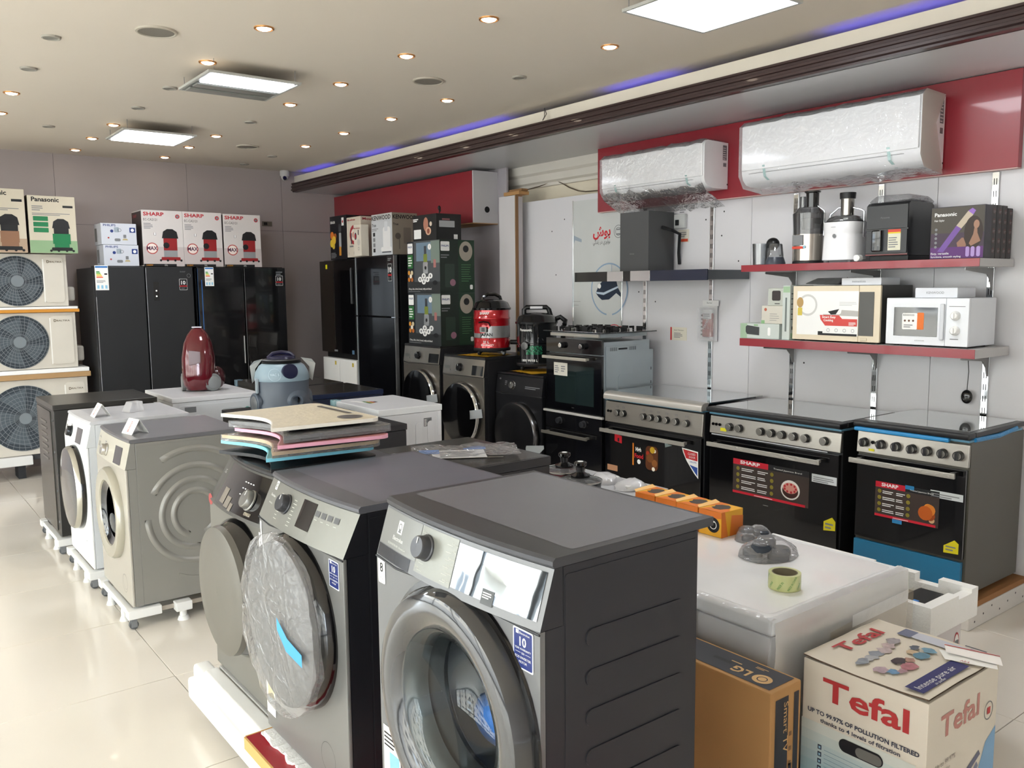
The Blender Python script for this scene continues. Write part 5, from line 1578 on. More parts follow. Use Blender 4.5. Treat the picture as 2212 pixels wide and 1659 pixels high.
b = MB(); b.box(-.305, .305, 0, .0195, .44, .555, M('#141416', .18, coat=.5), .003); P(t, 'control_panel', b)
b = MB(); b.box(-.305, .305, 0, .0195, .002, .435, M('#141416', .15, coat=.6), .003); P(t, 'door', b)
for x in (-.14, .12):
    b = MB(); F = Face((x, 0, .5), (1, 0, 0), (0, 0, 1), (0, -1, 0)); b.cyl(F, 0, 0, .027, .0005, .006, M('#3c3c40', .3), 20); b.cyl(F, 0, 0, .022, .006, .03, M('#2a2b2f', .3), 20, bev=.003); P(t, 'knob', b)
handle_bar(t, -.3, .2, .405, M('#a8a49b', .3, .7))
b = MB(); b.box(-.32, .32, -.012, .01, .556, .573, M('#d8d6d2', .3, .3), .003); P(t, 'top_strip', b, 'pale strip between the two ovens')
One('oven_base', MB().box(-.28, .28, .0, .5, 0, .169, BLACKM, .004), 'dark block on the floor under the lower built-in oven', 'stand', (4.12, 4.595, 0), -90)

t = T('gas_hob', 'black gas hob with iron pan supports lying on the built-in oven', 'hob', (4.07, 4.57, 1.2955), -90)
b = MB(); b.box(-.26, .26, .03, .5, .0, .03, galv, .004); b.box(-.25, .26, .012, .029, .002, .024, M('#bdbab2', .3, .6), .002); P(t, 'tray', b)
b = MB(); b.box(-.32, .33, 0, .53, .031, .04, M('#101113', .08, coat=.8), .003); P(t, 'glass_top', b)
for x, y in ((-.17, .13), (-.17, .37), (.15, .13), (.15, .37), (0, .25)):
    b = MB(); F = Face((x, y, .0402), (1, 0, 0), (0, 1, 0), (0, 0, 1)); b.lathe(F, 0, 0, [(0, .045), (.01, .045), (.014, .036)], M('#b5b2ac', .25, .8), 20); b.lathe(F, 0, 0, [(.0145, .03), (.02, .03), (.022, .02)], BLACKM, 18); P(t, 'burner', b)
for x in (-.17, .0, .16):
    b = MB(); ir = M('#161617', .5)
    for y0 in ((.05, .21, .29, .45) if x else (.17, .33)):
        b.box(x - .1, x - .045, y0 - .006, y0 + .006, .04, .07, ir, .002); b.box(x + .045, x + .1, y0 - .006, y0 + .006, .04, .07, ir, .002)
    for y0 in ((.13, .37) if x else (.25,)):
        for s_ in (-1, 1): b.box(x - .006, x + .006, y0 + s_ * .05, y0 + s_ * .09, .055, .07, ir, .002); b.box(x - .006, x + .006, y0 + s_ * .085, y0 + s_ * .095, .0405, .07, ir, .002)
    P(t, 'pan_support', b)


def cooker(name, label, yc, W, zp0, zp1, zt, z0, side, panel, lid, knobs, kstyle, hz, hx, door_b, lamps=()):
    t = T(name, label, 'cooker', (4.08, yc, z0), -90)
    q = lambda z: z - z0
    b = MB(); b.box(-W / 2, W / 2, .025, .6, .03, q(zp1) + .01, side, .003); P(t, 'casing', b)
    for x in (-W / 2 + .04, W / 2 - .04):
        b = MB(); b.cyl(Face((x, .06, 0), (1, 0, 0), (0, 1, 0), (0, 0, 1)), 0, 0, .018, 0, .03, BLACKM, 12); P(t, 'foot', b)
    b = MB(); b.box(-W / 2 + .002, W / 2 - .002, -.0, .0245, q(zp0), q(zp1), panel, .004, top=(0, 0, .01, 0)); P(t, 'control_panel', b)
    b = MB(); b.box(-W / 2 + .008, W / 2 - .008, .0, .0245, q(door_b), q(zp0) - .012, BLACK, .003); P(t, 'oven_door', b)
    F = Face((-W / 2, 0, 0), (1, 0, 0), (0, 0, 1), (0, -1, 0))
    zc = q((zp0 + zp1) / 2)
    for u in knobs:
        b = MB(); r_ = .0235
        K = Face((-W / 2 + u, .005, zc), (1, 0, 0), (0, 0, 1), (0, -1, 0))
        b.cyl(K, 0, 0, r_, .0, .024, M('#17181a', .3), 22, r1=r_ * .95)
        if kstyle == 'disc':
            b.cyl(K, 0, 0, r_ * .86, .0242, .028, M('#b7b4ae', .22, .85), 22, bev=.002)
        else:
            b.disc(K, 0, 0, r_ * .8, M('#b7b4ae', .25, .85), .0246, n=20); b.box(-W / 2 + u - .006, -W / 2 + u + .006, -.036, -.019, zc - r_ * .85, zc + r_ * .85, M('#2c2c2f', .3), .003)
        P(t, 'knob', b)
    b = MB()
    for u in lamps: b.cyl(Face((-W / 2 + u, .005, zc + .004), (1, 0, 0), (0, 0, 1), (0, -1, 0)), 0, 0, .009, 0, .008, BLACK, 12)
    P(t, 'push_button', b)
    h = handle_bar(t, hx[0], hx[1], q(hz), M('#b9b5ad', .32, .6, bump=.25, bscale=60), h=.026)
    if lid == 'steel':
        b = MB(); b.prism([(-.012, q(zt) - .05), (.03, q(zt) - .05), (.06, q(zt) - .006), (.06, q(zt)), (.02, q(zt)), (-.002, q(zt) - .008), (-.012, q(zt) - .025)], Face((-W / 2, 0, 0), (0, 1, 0), (0, 0, 1), (1, 0, 0)), .0, W, M('#bdbab4', .3, .5), True)
        P(t, 'lid_front', b)
    else:
        b = MB(); b.box(-W / 2 - .012, W / 2 + .004, -.02, .06, q(zt) - .03, q(zt) - .001, M('#19191c', .35), .008); b.box(W / 2 - .03, W / 2 + .004, .0605, .59, q(zt) - .026, q(zt) - .002, M('#19191c', .35), .003); P(t, 'lid_front', b)
    b = MB(); b.box(-W / 2, W / 2 - (.031 if lid != 'steel' else 0), .0615, .6, q(zt) - .008, q(zt), M('#ccd0d1', .04, .92, var=0), .001, 1); b.box(-W / 2 + .02, W / 2 - .04, .07, .58, q(zt) - .02, q(zt) - .0085, BLACKM); P(t, 'glass_lid', b)
    b = MB(); b.box(-W / 2, W / 2, .0, .58, q(zp1) + .0105, q(zp1) + .022, M('#5c8ea8', .3), .002); b.box(-W / 2 + .01, W / 2 - .01, .02, .56, q(zp1) + .0225, q(zt) - .051 if lid == 'steel' else q(zt) - .031, BLACKM, .002); P(t, 'blue_film', b, 'pale blue protective film')
    return t, F, q


def sharp_sticker(b, F, u, v, w, h, pic):
    rdm = M('#c21f33', .35)
    b.rect(F, u, u + w, v, v + h, M('#3b302c', .4), .001); b.rect(F, u, u + w * .48, v + h * .84, v + h, rdm, .0014); b.rect(F, u + w * .48, u + w, v + h * .84, v + h, INK, .0014); b.txt(F, 'SHARP', u + w * .1, v + h * .88, h * .09, PW, .002, bold=.03, w=w * .27)
    b.txt(F, 'Trusted Japanese Brand', u + w * .55, v + h * .89, h * .04, PW, .002, w=w * .36); b.rect(F, u, u + w * .96, v, v + h * .07, rdm, .0014); b.lines(F, u + w * .3, u + w * .65, v + h * .02, v + h * .05, 1, PW, .002)
    for i in range(4):
        z = v + h * (.14 + .18 * i)
        for a in (.07, .53): b.disc(F, u + w * a, z + h * .05, h * .055, M('#8f8426', .4), .0014, n=14); b.ring(F, u + w * a, z + h * .05, h * .025, h * .033, M('#3b302c', .4), .002, 10)
        b.lines(F, u + w * .12, u + w * .32, z, z + h * .1, 2, PW, .0014, .4, i); b.lines(F, u + w * .34, u + w * .48, z, z + h * .1, 2, PW, .0014, .4, i + 5)
    if pic == 'cake':
        c = (u + w * .77, v + h * .4)
        b.disc(F, *c, h * .3, M('#d9d6d0', .4), .0014, rv=h * .27, n=24); b.disc(F, c[0], c[1] - h * .03, h * .25, M('#3d1f1a', .4), .0018, rv=h * .2, n=24); b.disc(F, c[0], c[1] + h * .05, h * .23, M('#c78a7c', .4), .0022, rv=h * .15, n=24)
        for i in range(9): b.disc(F, c[0] + h * .18 * math.cos(i * .7), c[1] + h * .05 + h * .11 * math.sin(i * .7), h * .035, M('#a8202c', .4), .0026, n=8)
    else:
        for du, dv, r_, cc in ((.8, .35, .2, '#b5581c'), (.88, .45, .16, '#cf7a2c'), (.92, .3, .14, '#8f3f14'), (.84, .5, .12, '#d98b3a'), (.9, .18, .08, '#c9a27a')): b.disc(F, u + w * min(du, .95 - r_ * h / w), v + h * dv, h * r_, M(cc, .35), .0014 + r_ * .002, n=14)


steel = M('#aaa59d', .3, .75, bump=.04, bscale=30, stretch=(1, 1, 20))
t, F, q = cooker('gas_cooker', 'steel-panelled gas cooker with small silver knobs and food stickers beside the built-in ovens', 3.81, .86, .728, .868, .935, .13, M('#1b1b1d', .35), steel, 'steel', [.13, .185, .37, .435, .5, .57, .65, .735], 'disc', .672, (-.43, .33), .2, (.035, .06))
b = MB(); b.flat(F, [(.1, .47), (.17, .46), (.17, .51), (.1, .525)], M('#c0202c', .4), .001); b.rect(F, .13, .145, .47, .495, INK, .002)
b.rect(F, .27, .282, .33, .48, M('#d9802c', .4), .001); b.txt(F, 'High', .3, .43, .026, PW, .002, bold=.03, w=.05); b.txt(F, 'Food', .29, .385, .028, M('#b3202c', .4), .002, bold=.05, w=.08); b.disc(F, .33, .36, .016, PW, .0014, n=14)
b.rect(F, .39, .5, .32, .48, M('#5a3018', .4), .001, .03)
for u, v, r_, c in ((.45, .455, .022, '#c9a227'), (.47, .45, .012, '#e8e0d0'), (.43, .4, .03, '#7a4a22'), (.47, .37, .025, '#8f5a2c'), (.46, .33, .014, '#e8e0d0'), (.41, .43, .015, '#a8321c')): b.disc(F, u, v, r_, M(c, .4), .0014 + r_ * .01, n=12)
b.flat(F, [(.555, .52), (.62, .51), (.56, .49)], M('#7f8c8c', .3), .001)
b.flat(F, [(.7, .51), (.83, .5), (.835, .33), (.8, .36), (.74, .43), (.71, .48)], PW, .001); b.flat(F, [(.71, .502), (.825, .492), (.828, .44), (.735, .447)], M('#b8262c', .4), .0016); b.flat(F, [(.765, .41), (.828, .4), (.828, .345)], M('#2c4f9e', .4), .0016)
b.txt(F, 'CLOSED', .75, .472, .014, PW, .0022, w=.06); b.txt(F, 'DOOR', .76, .453, .012, PW, .0022); b.txt(F, 'GRILLING', .765, .425, .01, M('#2c4f9e', .4), .0022, w=.055); b.rect(F, .03, .13, .26, .3, M('#b98a6a', .4), .001)
P(t, 'sticker', b)
b = MB()
for i, u in enumerate([.13, .185, .37, .435, .5, .57, .65, .735]): b.rect(F, u - .01, u + .01, q(.835), q(.845), PG, .001); b.rect(F, u - .008, u + .008, q(.837), q(.843), M('#aaa59d', .3, .75), .0014)
P(t, 'knob_marking', b)
t, F, q = cooker('gas_cooker', 'wide steel-panelled gas cooker with a black lid and cake picture sticker, middle of three', 2.89, .875, .765, .87, .925, .13, M('#1a1a1c', .3), steel, 'black', [.155, .225, .375, .445, .515, .59, .665, .78], 'disc', .705, (-.415, .345), .2, (.03, .055, .08))
b = MB(); sharp_sticker(b, F, .185, q(.43), .51, .205, 'cake'); b.rect(F, .71, .86, q(.585), q(.63), M('#c9cdd0', .5), .001); b.lines(F, .72, .85, q(.59), q(.622), 3, PG, .0016); b.flat(F, [(.79, .2), (.86, .21), (.86, .26), (.84, .28), (.79, .25)], M('#d2c51c', .4), .001); b.lines(F, .8, .85, .215, .255, 2, PG, .0016); b.rect(F, .085, .13, q(.785), q(.805), M('#d8cf2a', .4), .001)
b.lines(F, .4, .45, .26, .266, 1, PG, .001); b.rect(F, .02, .8, q(.757), q(.763), M('#b8bcc0', .4), .002)
P(t, 'sticker', b)
t, F, q = cooker('gas_cooker', 'narrow gas cooker with a chicken picture sticker and blue film along its bottom drawer', 2.083, .565, .79, .9, .955, .13, M('#5b5850', .4, .3), steel, 'black', [.045, .135, .215, .295, .37, .445, .52], 'bar', .752, (-.293, .245), .345, (.09,))
b = MB(); sharp_sticker(b, F, .115, q(.475), .325, .18, 'chicken'); b.rect(F, .395, .55, q(.625), q(.66), M('#c9cdd0', .5), .001); b.lines(F, .4, .54, q(.63), q(.652), 2, PG, .0016); b.flat(F, [(.47, .235), (.54, .24), (.54, .29), (.52, .305), (.47, .27)], M('#d2c51c', .4), .001); b.lines(F, .48, .53, .25, .28, 2, PG, .0016); b.rect(F, .27, .315, q(.64), q(.66), M('#2f7fb5', .3), .002); b.rect(F, .21, .26, q(.455), q(.475), M('#2f7fb5', .3), .002); b.rect(F, .07, .1, q(.803), q(.815), M('#d8cf2a', .4), .001)
P(t, 'sticker', b)
b = MB(); b.box(-.278, .27, .0, .0245, .06, .2, M('#1d6f99', .25, coat=.3), .003); P(t, 'drawer', b, 'drawer front under bright blue film')
b = MB(); b.box(-.282, .2, -.03, -.005, q(.905), q(.925), M('#2f86bf', .35, bump=.4, bscale=20), .006); b.tube([(.283, .05, .79), (.287, .3, .785), (.283, .5, .8)], .012, M('#2f86bf', .35, bump=.4), 6); P(t, 'loose_film', b, 'loose blue film hanging under the lid')
for i, (y0, y1, lab) in enumerate(((3.37, 4.25, 'foam and wood pallet under the cooker with silver knobs'), (2.44, 3.34, 'foam and wood pallet under the wide middle cooker'), (1.77, 2.39, 'foam and wood pallet under the narrow cooker, showing a brown edge'))):
    t = T('pallet', lab, 'pallet', (4.1, (y0 + y1) / 2, 0), 0, 'pallets under the cookers')
    h = (y1 - y0) / 2
    b = MB(); b.box(0, .645, -h, h, 0, .1, M('#d9d5d0', .7, bump=.3, bscale=40), .006)
    for k in range(7): b.disc(Face((0, -h, 0), (1, 0, 0), (0, 0, 1), (0, -1, 0)), .06 + k * .09, .035 + .02 * (k % 3), .006, INK, .001, n=6)
    P(t, 'foam_base', b)
    b = MB(); b.box(0.01, .645, -h + .003, h - .003, .1005, .1295, M('#9a6b40', .7, bump=.1), .002); P(t, 'wooden_board', b)

# ---- cooker hood
t = T('cooker_hood', 'black cooker hood with a square chimney and a long chrome-centred bar on the wall', 'cooker hood', (4.3, 4.17, 1.687), -90)
dk = M('#3c3d3f', .4, .2)
b = MB(); b.box(-.31, -.03, .16, .425, .0705, .49, M('#4d4e50', .38, .2), .001, 1); b.txt(Face((-.31, .16, .07), (1, 0, 0), (0, 0, 1), (0, -1, 0)), 'bimax', .1, .12, .013, PG, .001); P(t, 'chimney', b)
b = MB(); b.box(-.625, .625, .012, .43, .005, .066, M('#5c6064', .3, .5), .002); P(t, 'canopy', b)
for x0, x1, m in ((-.625, -.28, BLACK), (-.279, -.12, CHROME), (-.119, -.05, BLACK), (-.049, .135, CHROME), (.136, .625, M('#25293a', .25))):
    b = MB(); b.box(x0, x1, 0, .0118, 0, .07, m, .001, 1); P(t, 'front_panel', b)
b = MB(); b.tube([(-.03, .3, .38), (.03, .32, .36), (.045, .4, .33), (.02, .42, .2), (.01, .44, .12)], .012, BLACKM, 8); P(t, 'power_cord', b)

# ---- wall-mounted air conditioners
def split_ac(label, loc, W, H, bag):
    t = T('wall_air_conditioner', label, 'air conditioner', loc, -90, 'wall air conditioners')
    wm_ = M('#eff0f1', .3)
    prof = [(.24, 0), (.24, H), (.03, H + .004), (.008, H - .012), (.0, H - .03), (.0, H * .2), (.012, H * .1), (.04, H * .03), (.09, 0)]
    Fp = Face((-W / 2, 0, 0), (0, 1, 0), (0, 0, 1), (1, 0, 0))
    b = MB(); b.prism(prof, Fp, 0, W, wm_, True); P(t, 'housing', b)
    F = Face((-W / 2, 0, 0), (1, 0, 0), (0, 0, 1), (0, -1, 0))
    b = MB(); b.box(-W / 2 + .004, W / 2 - .008, -.012, -.0005, H * .24, H - .02, M('#f4f5f6', .16, coat=.4), .005); P(t, 'front_panel', b)
    b = MB(); b.add([(-W / 2 + .06, -.001, H * .2), (W / 2 - .1, -.001, H * .2), (W / 2 - .1, .05, .015), (-W / 2 + .06, .05, .015)], [(0, 1, 2, 3)], M('#c9cccb', .35)); b.tube([(-W / 2 + .05, .002, H * .19), (W / 2 - .09, .002, H * .19)], .002, PG, 5); P(t, 'air_flap', b)
    b = MB(); FR = Face((W / 2, 0, 0), (0, 1, 0), (0, 0, 1), (1, 0, 0)); b.rect(FR, .185, .225, H * .62, H * .94, PG, .001); b.lines(FR, .188, .222, H * .64, H * .92, 6, PW, .0016, .3); b.rect(FR, .19, .222, H * .48, H * .56, PG, .001); b.disc(FR, .235, .03, .006, INK, .001, n=8); P(t, 'rating_label', b)
    for x in (-W * .36, W * .34):
        b = MB(); b.add([(x, -.0135, H * .3), (x + .018, -.0135, H * .3), (x + .024, -.004, H * .12), (x + .006, -.004, H * .12), (x + .035, .05, .008), (x + .017, .05, .008)], [(0, 1, 2, 3), (3, 2, 4, 5)], film(.6, .3, '#8fd0c9')); P(t, 'tape_strip', b)
    b = MB(); x1 = W / 2 - (.01 if bag else -.006); x0 = -W / 2 - .012
    n, m_ = 22, 8
    prof2 = [(.23, H + .01), (.03, H + .014), (-.017, H - .02), (-.018, H * .5), (-.017, H * .15), (.03, -.01), (.12, -.018 if not bag else -.05), (.236, -.03 if not bag else -.11)]
    vs = [(x0 + (x1 - x0) * i / n, y - .004 * noise.noise(Vector((i * .7, y * 9, W))), z + .01 * noise.noise(Vector((i * .9, z * 9, W * 3))) * (1 if j < 5 else 2.2)) for i in range(n + 1) for j, (y, z) in enumerate(prof2)]
    b.add(vs, [(i * m_ + j, (i + 1) * m_ + j, (i + 1) * m_ + j + 1, i * m_ + j + 1) for i in range(n) for j in range(m_ - 1)], WRAP, True)
    b.add([vs[j] for j in range(m_)] + [(x0 - .01, .12, H * .5)], [(j, j + 1, m_) for j in range(m_ - 1)], WRAPM, True)
    P(t, 'plastic_bag', b, 'clear plastic bag still on the unit')
    if not bag:
        b = MB(); b.add([vs[n * m_ + j] for j in range(m_)] + [(x1 + .01, .12, H * .6)], [(j, j + 1, m_) for j in range(m_ - 1)], M('#cdc6ba', .4, alpha=.6), True); b.jitter(.006, 12); P(t, 'bag_end', b, 'yellowish gathered end of the bag')
    return t


split_ac('larger white wall air conditioner in plastic, above the shelves', (4.45, 2.845, 2.262), 1.125, .378, False)
split_ac('smaller white wall air conditioner in a loose plastic bag, above the cooker hood', (4.455, 4.185, 2.29), .95, .3, True)

# ---- poster beside the hood
t = T('poster', 'tall pale poster with red Persian lettering and a vacuum in a ring, behind the hood', 'poster', (4.7495, 5.305, 1.0), -90)
F = Face((0, 0, 0), (1, 0, 0), (0, 0, 1), (0, -1, 0))
b = MB(); b.box(0, .555, -.004, 0, 0, 1.345, M('#c9cccb', .35), .0005, 1); P(t, 'sheet', b)
b = MB(); rdm = M('#cf2230', .4)
b.txt(F, '\ufeb5\ufeee\ufe91', .235, 1.05, .075, rdm, .005, bold=.03, w=.2); b.txt(F, '\ufef2\ufb94\ufeaa\ufee7\ufeaf \ufead\ufea9 \ufef1\ufead\ufeed\ufe81\ufeee\ufee7', .235, .99, .03, INK, .005, w=.195)
b.ring(F, .52, 1.075, .045, .05, PG, .005, 28); b.ring(F, .52, 1.075, .028, .033, PG, .005, 24); b.rect(F, .5, .54, 1.05, 1.06, PG, .0052); b.rect(F, .5, .54, 1.085, 1.095, PG, .0052)
b.flat(F, [(.005, 1.07), (.1, 1.035), (.1, 1.01), (.02, 1.03), (.005, 1.0)], M('#9aa6b4', .4), .005)
bl = M('#8ea6c0', .4)
b.ring(F, .42, .63, .195, .207, bl, .005, 44, -80, 262); b.rect(F, .445, .449, .76, .83, bl, .005)
b.flat(F, [(.27, .6), (.3, .66), (.34, .69), (.5, .7), (.52, .64), (.55, .6), (.55, .57), (.5, .6), (.42, .55), (.34, .545), (.3, .57)], M('#1b2a3f', .3), .0055); b.flat(F, [(.28, .595), (.36, .585), (.52, .64), (.52, .655), (.36, .605), (.27, .61)], M('#b9c9d8', .3), .006); b.disc(F, .31, .655, .02, PW, .006, n=12)
b.ring(F, .48, .25, .1, .106, rdm, .005, 30, 20, 160); b.disc(F, .55, .33, .014, rdm, .0055, n=10); b.lines(F, .0, .09, .5, .56, 2, PG, .005, .08)
P(t, 'printed_design', b)
for x, z1 in ((-.008, 1.35), (.557, 1.225)):
    b = MB(); b.box(x, x + .007, -.008, 0, -.02, z1, CHROME, .001, 1); P(t, 'edge_strip', b)

# ---- switches, stickers, blister pack, handset, wall cable
t = T('wall_switch_box', 'white wall switch box with a red-striped leaflet right of the hood chimney', 'switch', (4.7495, 4.2, 1.96), -90)
b = MB(); b.box(.0, .1, -.03, 0, .1, .2, M('#c2c4c4', .4), .004); P(t, 'box', b)
b = MB(); b.box(.02, .05, -.04, -.0305, .12, .16, BLACKM, .003); P(t, 'plug', b)
b = MB(); F = Face((0, -.001, 0), (1, 0, 0), (0, 0, 1), (0, -1, 0)); b.rect(F, .02, .12, 0, .09, M('#cfcabd', .5), .001); b.rect(F, .03, .11, .005, .025, M('#c04a30', .4), .002); b.lines(F, .03, .1, .04, .08, 3, PG, .002); b.lines(F, .03, .09, .21, .24, 2, PG, .001); P(t, 'leaflet', b)
t = T('wall_leaflet', 'small white sticker with a red edge on the wall left of the blister pack', 'sticker', (4.7495, 4.245, 1.258), -90)
b = MB(); F = Face((0, -.001, 0), (1, 0, 0), (0, 0, 1), (0, -1, 0)); b.box(0, .155, -.0012, 0, 0, .095, M('#dcd7c9', .5)); b.rect(F, 0, .014, 0, .095, M('#c32f35', .4), .001); b.txt(F, 'Smart Television', .035, .07, .009, INK, .001, w=.09); b.lines(F, .035, .12, .02, .06, 4, PG, .001); P(t, 'sheet', b)
t = T('blister_pack', 'hanging clear blister pack with a red and white card on the chrome strip', 'package', (4.735, 3.955, 1.265), -90)
b = MB(); b.box(.0, .15, -.004, 0, 0, .245, M('#d6d6d8', .4), .002); b.box(.02, .16, -.004, -.0001, .2455, .285, M('#e1e1e2', .4), .002); P(t, 'card', b)
b = MB(); b.box(.035, .125, -.028, -.0045, .03, .2, M('#a9423c', .3), .012); b.box(.04, .12, -.03, -.006, .15, .225, PW, .01); P(t, 'contents', b)
b = MB(); F = Face((0, -.031, 0), (1, 0, 0), (0, 0, 1), (0, -1, 0)); b.txt(F, 'MANGO', .06, .08, .02, PW, .001, rot=60); b.lines(F, .05, .11, .16, .2, 3, PG, .001); F = Face((0, -.004, 0), (1, 0, 0), (0, 0, 1), (0, -1, 0)); b.lines(F, .008, .03, .04, .2, 6, INK, .001); b.txt(F, 'Barber', .06, .262, .012, PG, .001); P(t, 'lettering', b)
b = MB(); b.box(.006, .15, -.036, -.0325, .01, .235, WRAP, .001, 1); P(t, 'plastic_bubble', b)
t = T('hanging_handset', 'small black handset hanging by a cord below the lower shelf', 'handset', (4.72, 2.11, 1.01))
b = MB(); b.ell((0, 0, .035), .018, .03, .038, BLACK, 16, 10); P(t, 'body', b)
b = MB(); b.tube([(-.0, 0, .07), (.0, -.004, .17), (-.01, 0, .268)], .0022, BLACKM, 5); P(t, 'cord', b)
b = MB(); b.tube([(4.935, 6.17, 2.53), (4.93, 5.965, 2.54), (4.93, 5.82, 2.562), (4.93, 5.732, 2.568), (4.93, 5.65, 2.535), (4.93, 5.563, 2.493), (4.93, 5.45, 2.455), (4.93, 5.359, 2.44), (4.93, 5.176, 2.434), (4.93, 5.03, 2.44)], .005, M('#5a4c3e', .5), 6)
One('wall_cable', b, 'brown cable draped along the cream wall above the white panels', 'cable')
b = MB(); b.tube([(3.96, 4.73, 2.9), (3.97, 4.72, 2.86), (3.955, 4.74, 2.82)], .003, M('#4a4340', .5), 5); b.tube([(3.96, 4.73, 2.9), (3.985, 4.76, 2.85), (3.96, 4.75, 2.82)], .003, M('#4a4340', .5), 5)
One('loose_wire', b, 'loop of thin wire hanging from the fascia above the dark moulding', 'cable')

# ---- shelves
def shelf(label, z0, z1):
    t = T('wall_shelf', label, 'shelf', (0, 0, 0), 0, 'red-edged wall shelves')
    b = MB(); b.box(4.354, 4.735, 1.917, 3.322, z0, z1, M('#b9b7b6', .4), .001, 1); P(t, 'board', b)
    b = MB(); b.box(4.35, 4.3538, 1.917, 3.322, z0, z1, RED, .0005, 1); P(t, 'red_edge', b)
    for y in (3.21, 2.65, 2.029):
        b = MB(); b.prism([(4.735, z0 - .003), (4.42, z0 - .003), (4.42, z0 - .015), (4.66, z0 - .035), (4.7, z0 - .07), (4.72, z0 - .12), (4.735, z0 - .12)], Face((0, y - .012, 0), (1, 0, 0), (0, 0, 1), (0, -1, 0)), 0, .004, M('#8e8c8b', .3, .6)); P(t, 'bracket', b)


shelf('upper red-edged shelf holding the juicers and the air fryer', 1.734, 1.774)
shelf('lower red-edged shelf holding the two microwaves', 1.281, 1.327)
zu, zl = 1.7745, 1.3275
CL = glass_mat('clear_plastic', (.7, .72, .74), .05, .08, 0, 1, .08, 1.1)
DP = glass_mat('dark_plastic', (.3, .3, .31), .06, .05, 0, 1, .08, 1.1)
U0 = Face((0, 0, 0), (1, 0, 0), (0, 1, 0), (0, 0, 1))
t = T('chopper_bowl', 'clear plastic bowl beside a small dark chopper at the end of the upper shelf', 'bowl', (4.46, 3.265, zu))
b = MB(); b.lathe(U0, 0, 0, [(0, .042), (.13, .048), (.13, .044), (.005, .038)], CL, 28, False); b.disc(U0, 0, 0, .04, INK, .004); P(t, 'bowl', b)
t = T('mini_chopper', 'small dark chopper with a clear cup between the plastic bowl and the steel juicer', 'chopper', (4.46, 3.155, zu))
b = MB(); b.lathe(U0, 0, 0, [(0, .06), (.01, .06), (.045, .048)], M('#3f444f', .3), 28); P(t, 'base', b)
b = MB(); b.lathe(U0, 0, 0, [(.046, .048), (.12, .04), (.125, .036)], CL, 28, False); P(t, 'cup', b)
b = MB(); b.ell((0, .02, .125), .035, .042, .038, M('#121315', .3), 20, 10); P(t, 'lid', b)
t = T('juicer', 'steel juicer with a tall dark feed tube on the upper shelf', 'juicer', (4.48, 2.945, zu), -90)
b = MB(); b.lathe(U0, 0, 0, [(0, .088), (.014, .088), (.018, .078)], BLACKM, 30); b.lathe(U0, 0, 0, [(.018, .08), (.17, .084)], M('#b3aca3', .2, .85), 36); P(t, 'motor_body', b)
b = MB(); b.lathe(U0, 0, 0, [(.171, .086), (.29, .092), (.3, .08), (.325, .06)], DP, 36, False); P(t, 'bowl', b)
b = MB(); b.lathe(U0, .015, 0, [(.2, .062), (.26, .066), (.27, .02)], M('#8f8d8a', .2, .7), 28); P(t, 'filter_basket', b)
b = MB(); b.lathe(U0, .02, 0, [(.326, .036), (.405, .037), (.41, .046), (.417, .046)], M('#2b2a29', .12, .4, coat=.5), 24); b.lathe(U0, -.04, 0, [(.326, .02), (.39, .02)], DP, 16); P(t, 'feed_tube', b)
b = MB(); b.tube([(-.09, 0, .18), (-.1, 0, .3), (-.05, 0, .335), (.05, 0, .335), (.1, 0, .3), (.1, 0, .16)], .004, CHROME, 7); P(t, 'locking_arm', b)
b = MB(); F = Face((0, -.0855, 0), (1, 0, 0), (0, 0, 1), (0, -1, 0)); b.rect(F, -.05, .02, .105, .165, PG, .001); b.rect(F, -.05, .02, .085, .1, M('#c8402c', .4), .001); b.disc(F, .03, .095, .009, M('#8fb5c9', .4), .001, n=10); P(t, 'sticker', b)
t = T('juicer', 'white juicer with a silver feed tube on the upper shelf', 'juicer', (4.49, 2.72, zu), -90)
wj = M('#e9e9ec', .25, coat=.3)
b = MB()
b.loft([[(a * math.copysign(abs(math.cos(p)) ** .7, math.cos(p)), c * math.copysign(abs(math.sin(p)) ** .7, math.sin(p)), z) for p in [2 * PI * i / 36 for i in range(36)]] for z, a, c in ((.012, .1, .1), (.016, .108, .105), (.14, .104, .1), (.16, .1, .098), (.165, .103, .1), (.225, .105, .102))], wj)
P(t, 'motor_body', b)
for x in (-.07, .07):
    b = MB(); b.cyl(U0, x, -.06, .012, 0, .012, PG, 10); P(t, 'foot', b)
b = MB(); b.lathe(U0, 0, 0, [(.2255, .1), (.235, .1), (.255, .085), (.265, .05)], CL, 36, False); b.lathe(U0, 0, 0, [(.2255, .108), (.23, .108)], BLACKM, 30); P(t, 'cover', b)
b = MB(); b.lathe(U0, .012, 0, [(.24, .036), (.355, .037)], M('#93908b', .15, .9), 28); b.lathe(U0, .012, 0, [(.356, .042), (.385, .044), (.39, .043)], BLACKM, 28); P(t, 'feed_tube', b)
b = MB(); b.tube([(-.1, 0, .235), (-.09, 0, .275), (-.04, 0, .31), (.05, 0, .305), (.1, 0, .29), (.115, 0, .28), (.115, 0, .14)], .0045, CHROME, 7); P(t, 'locking_arm', b)
b = MB(); F = Face((0, -.106, 0), (1, 0, 0), (0, 0, 1), (0, -1, 0)); b.disc(F, .0, .148, .011, PG, .001, n=12); b.lines(F, -.02, .02, .195, .2, 1, PG, .001); P(t, 'control_dial', b)
b = MB(); b.lathe(Face((0, 0, .02), (1, 0, 0), (0, 0, 1), (0, -1, 0)), 0, 0, [(-.02, .018), (.02, .018), (.022, .012)], PW, 14); b.jitter(.003, 60)
One('power_plug', b, 'coiled white plug and cord beside the air fryer foot', 'plug', (4.4, 2.58, zu + .001), -90)
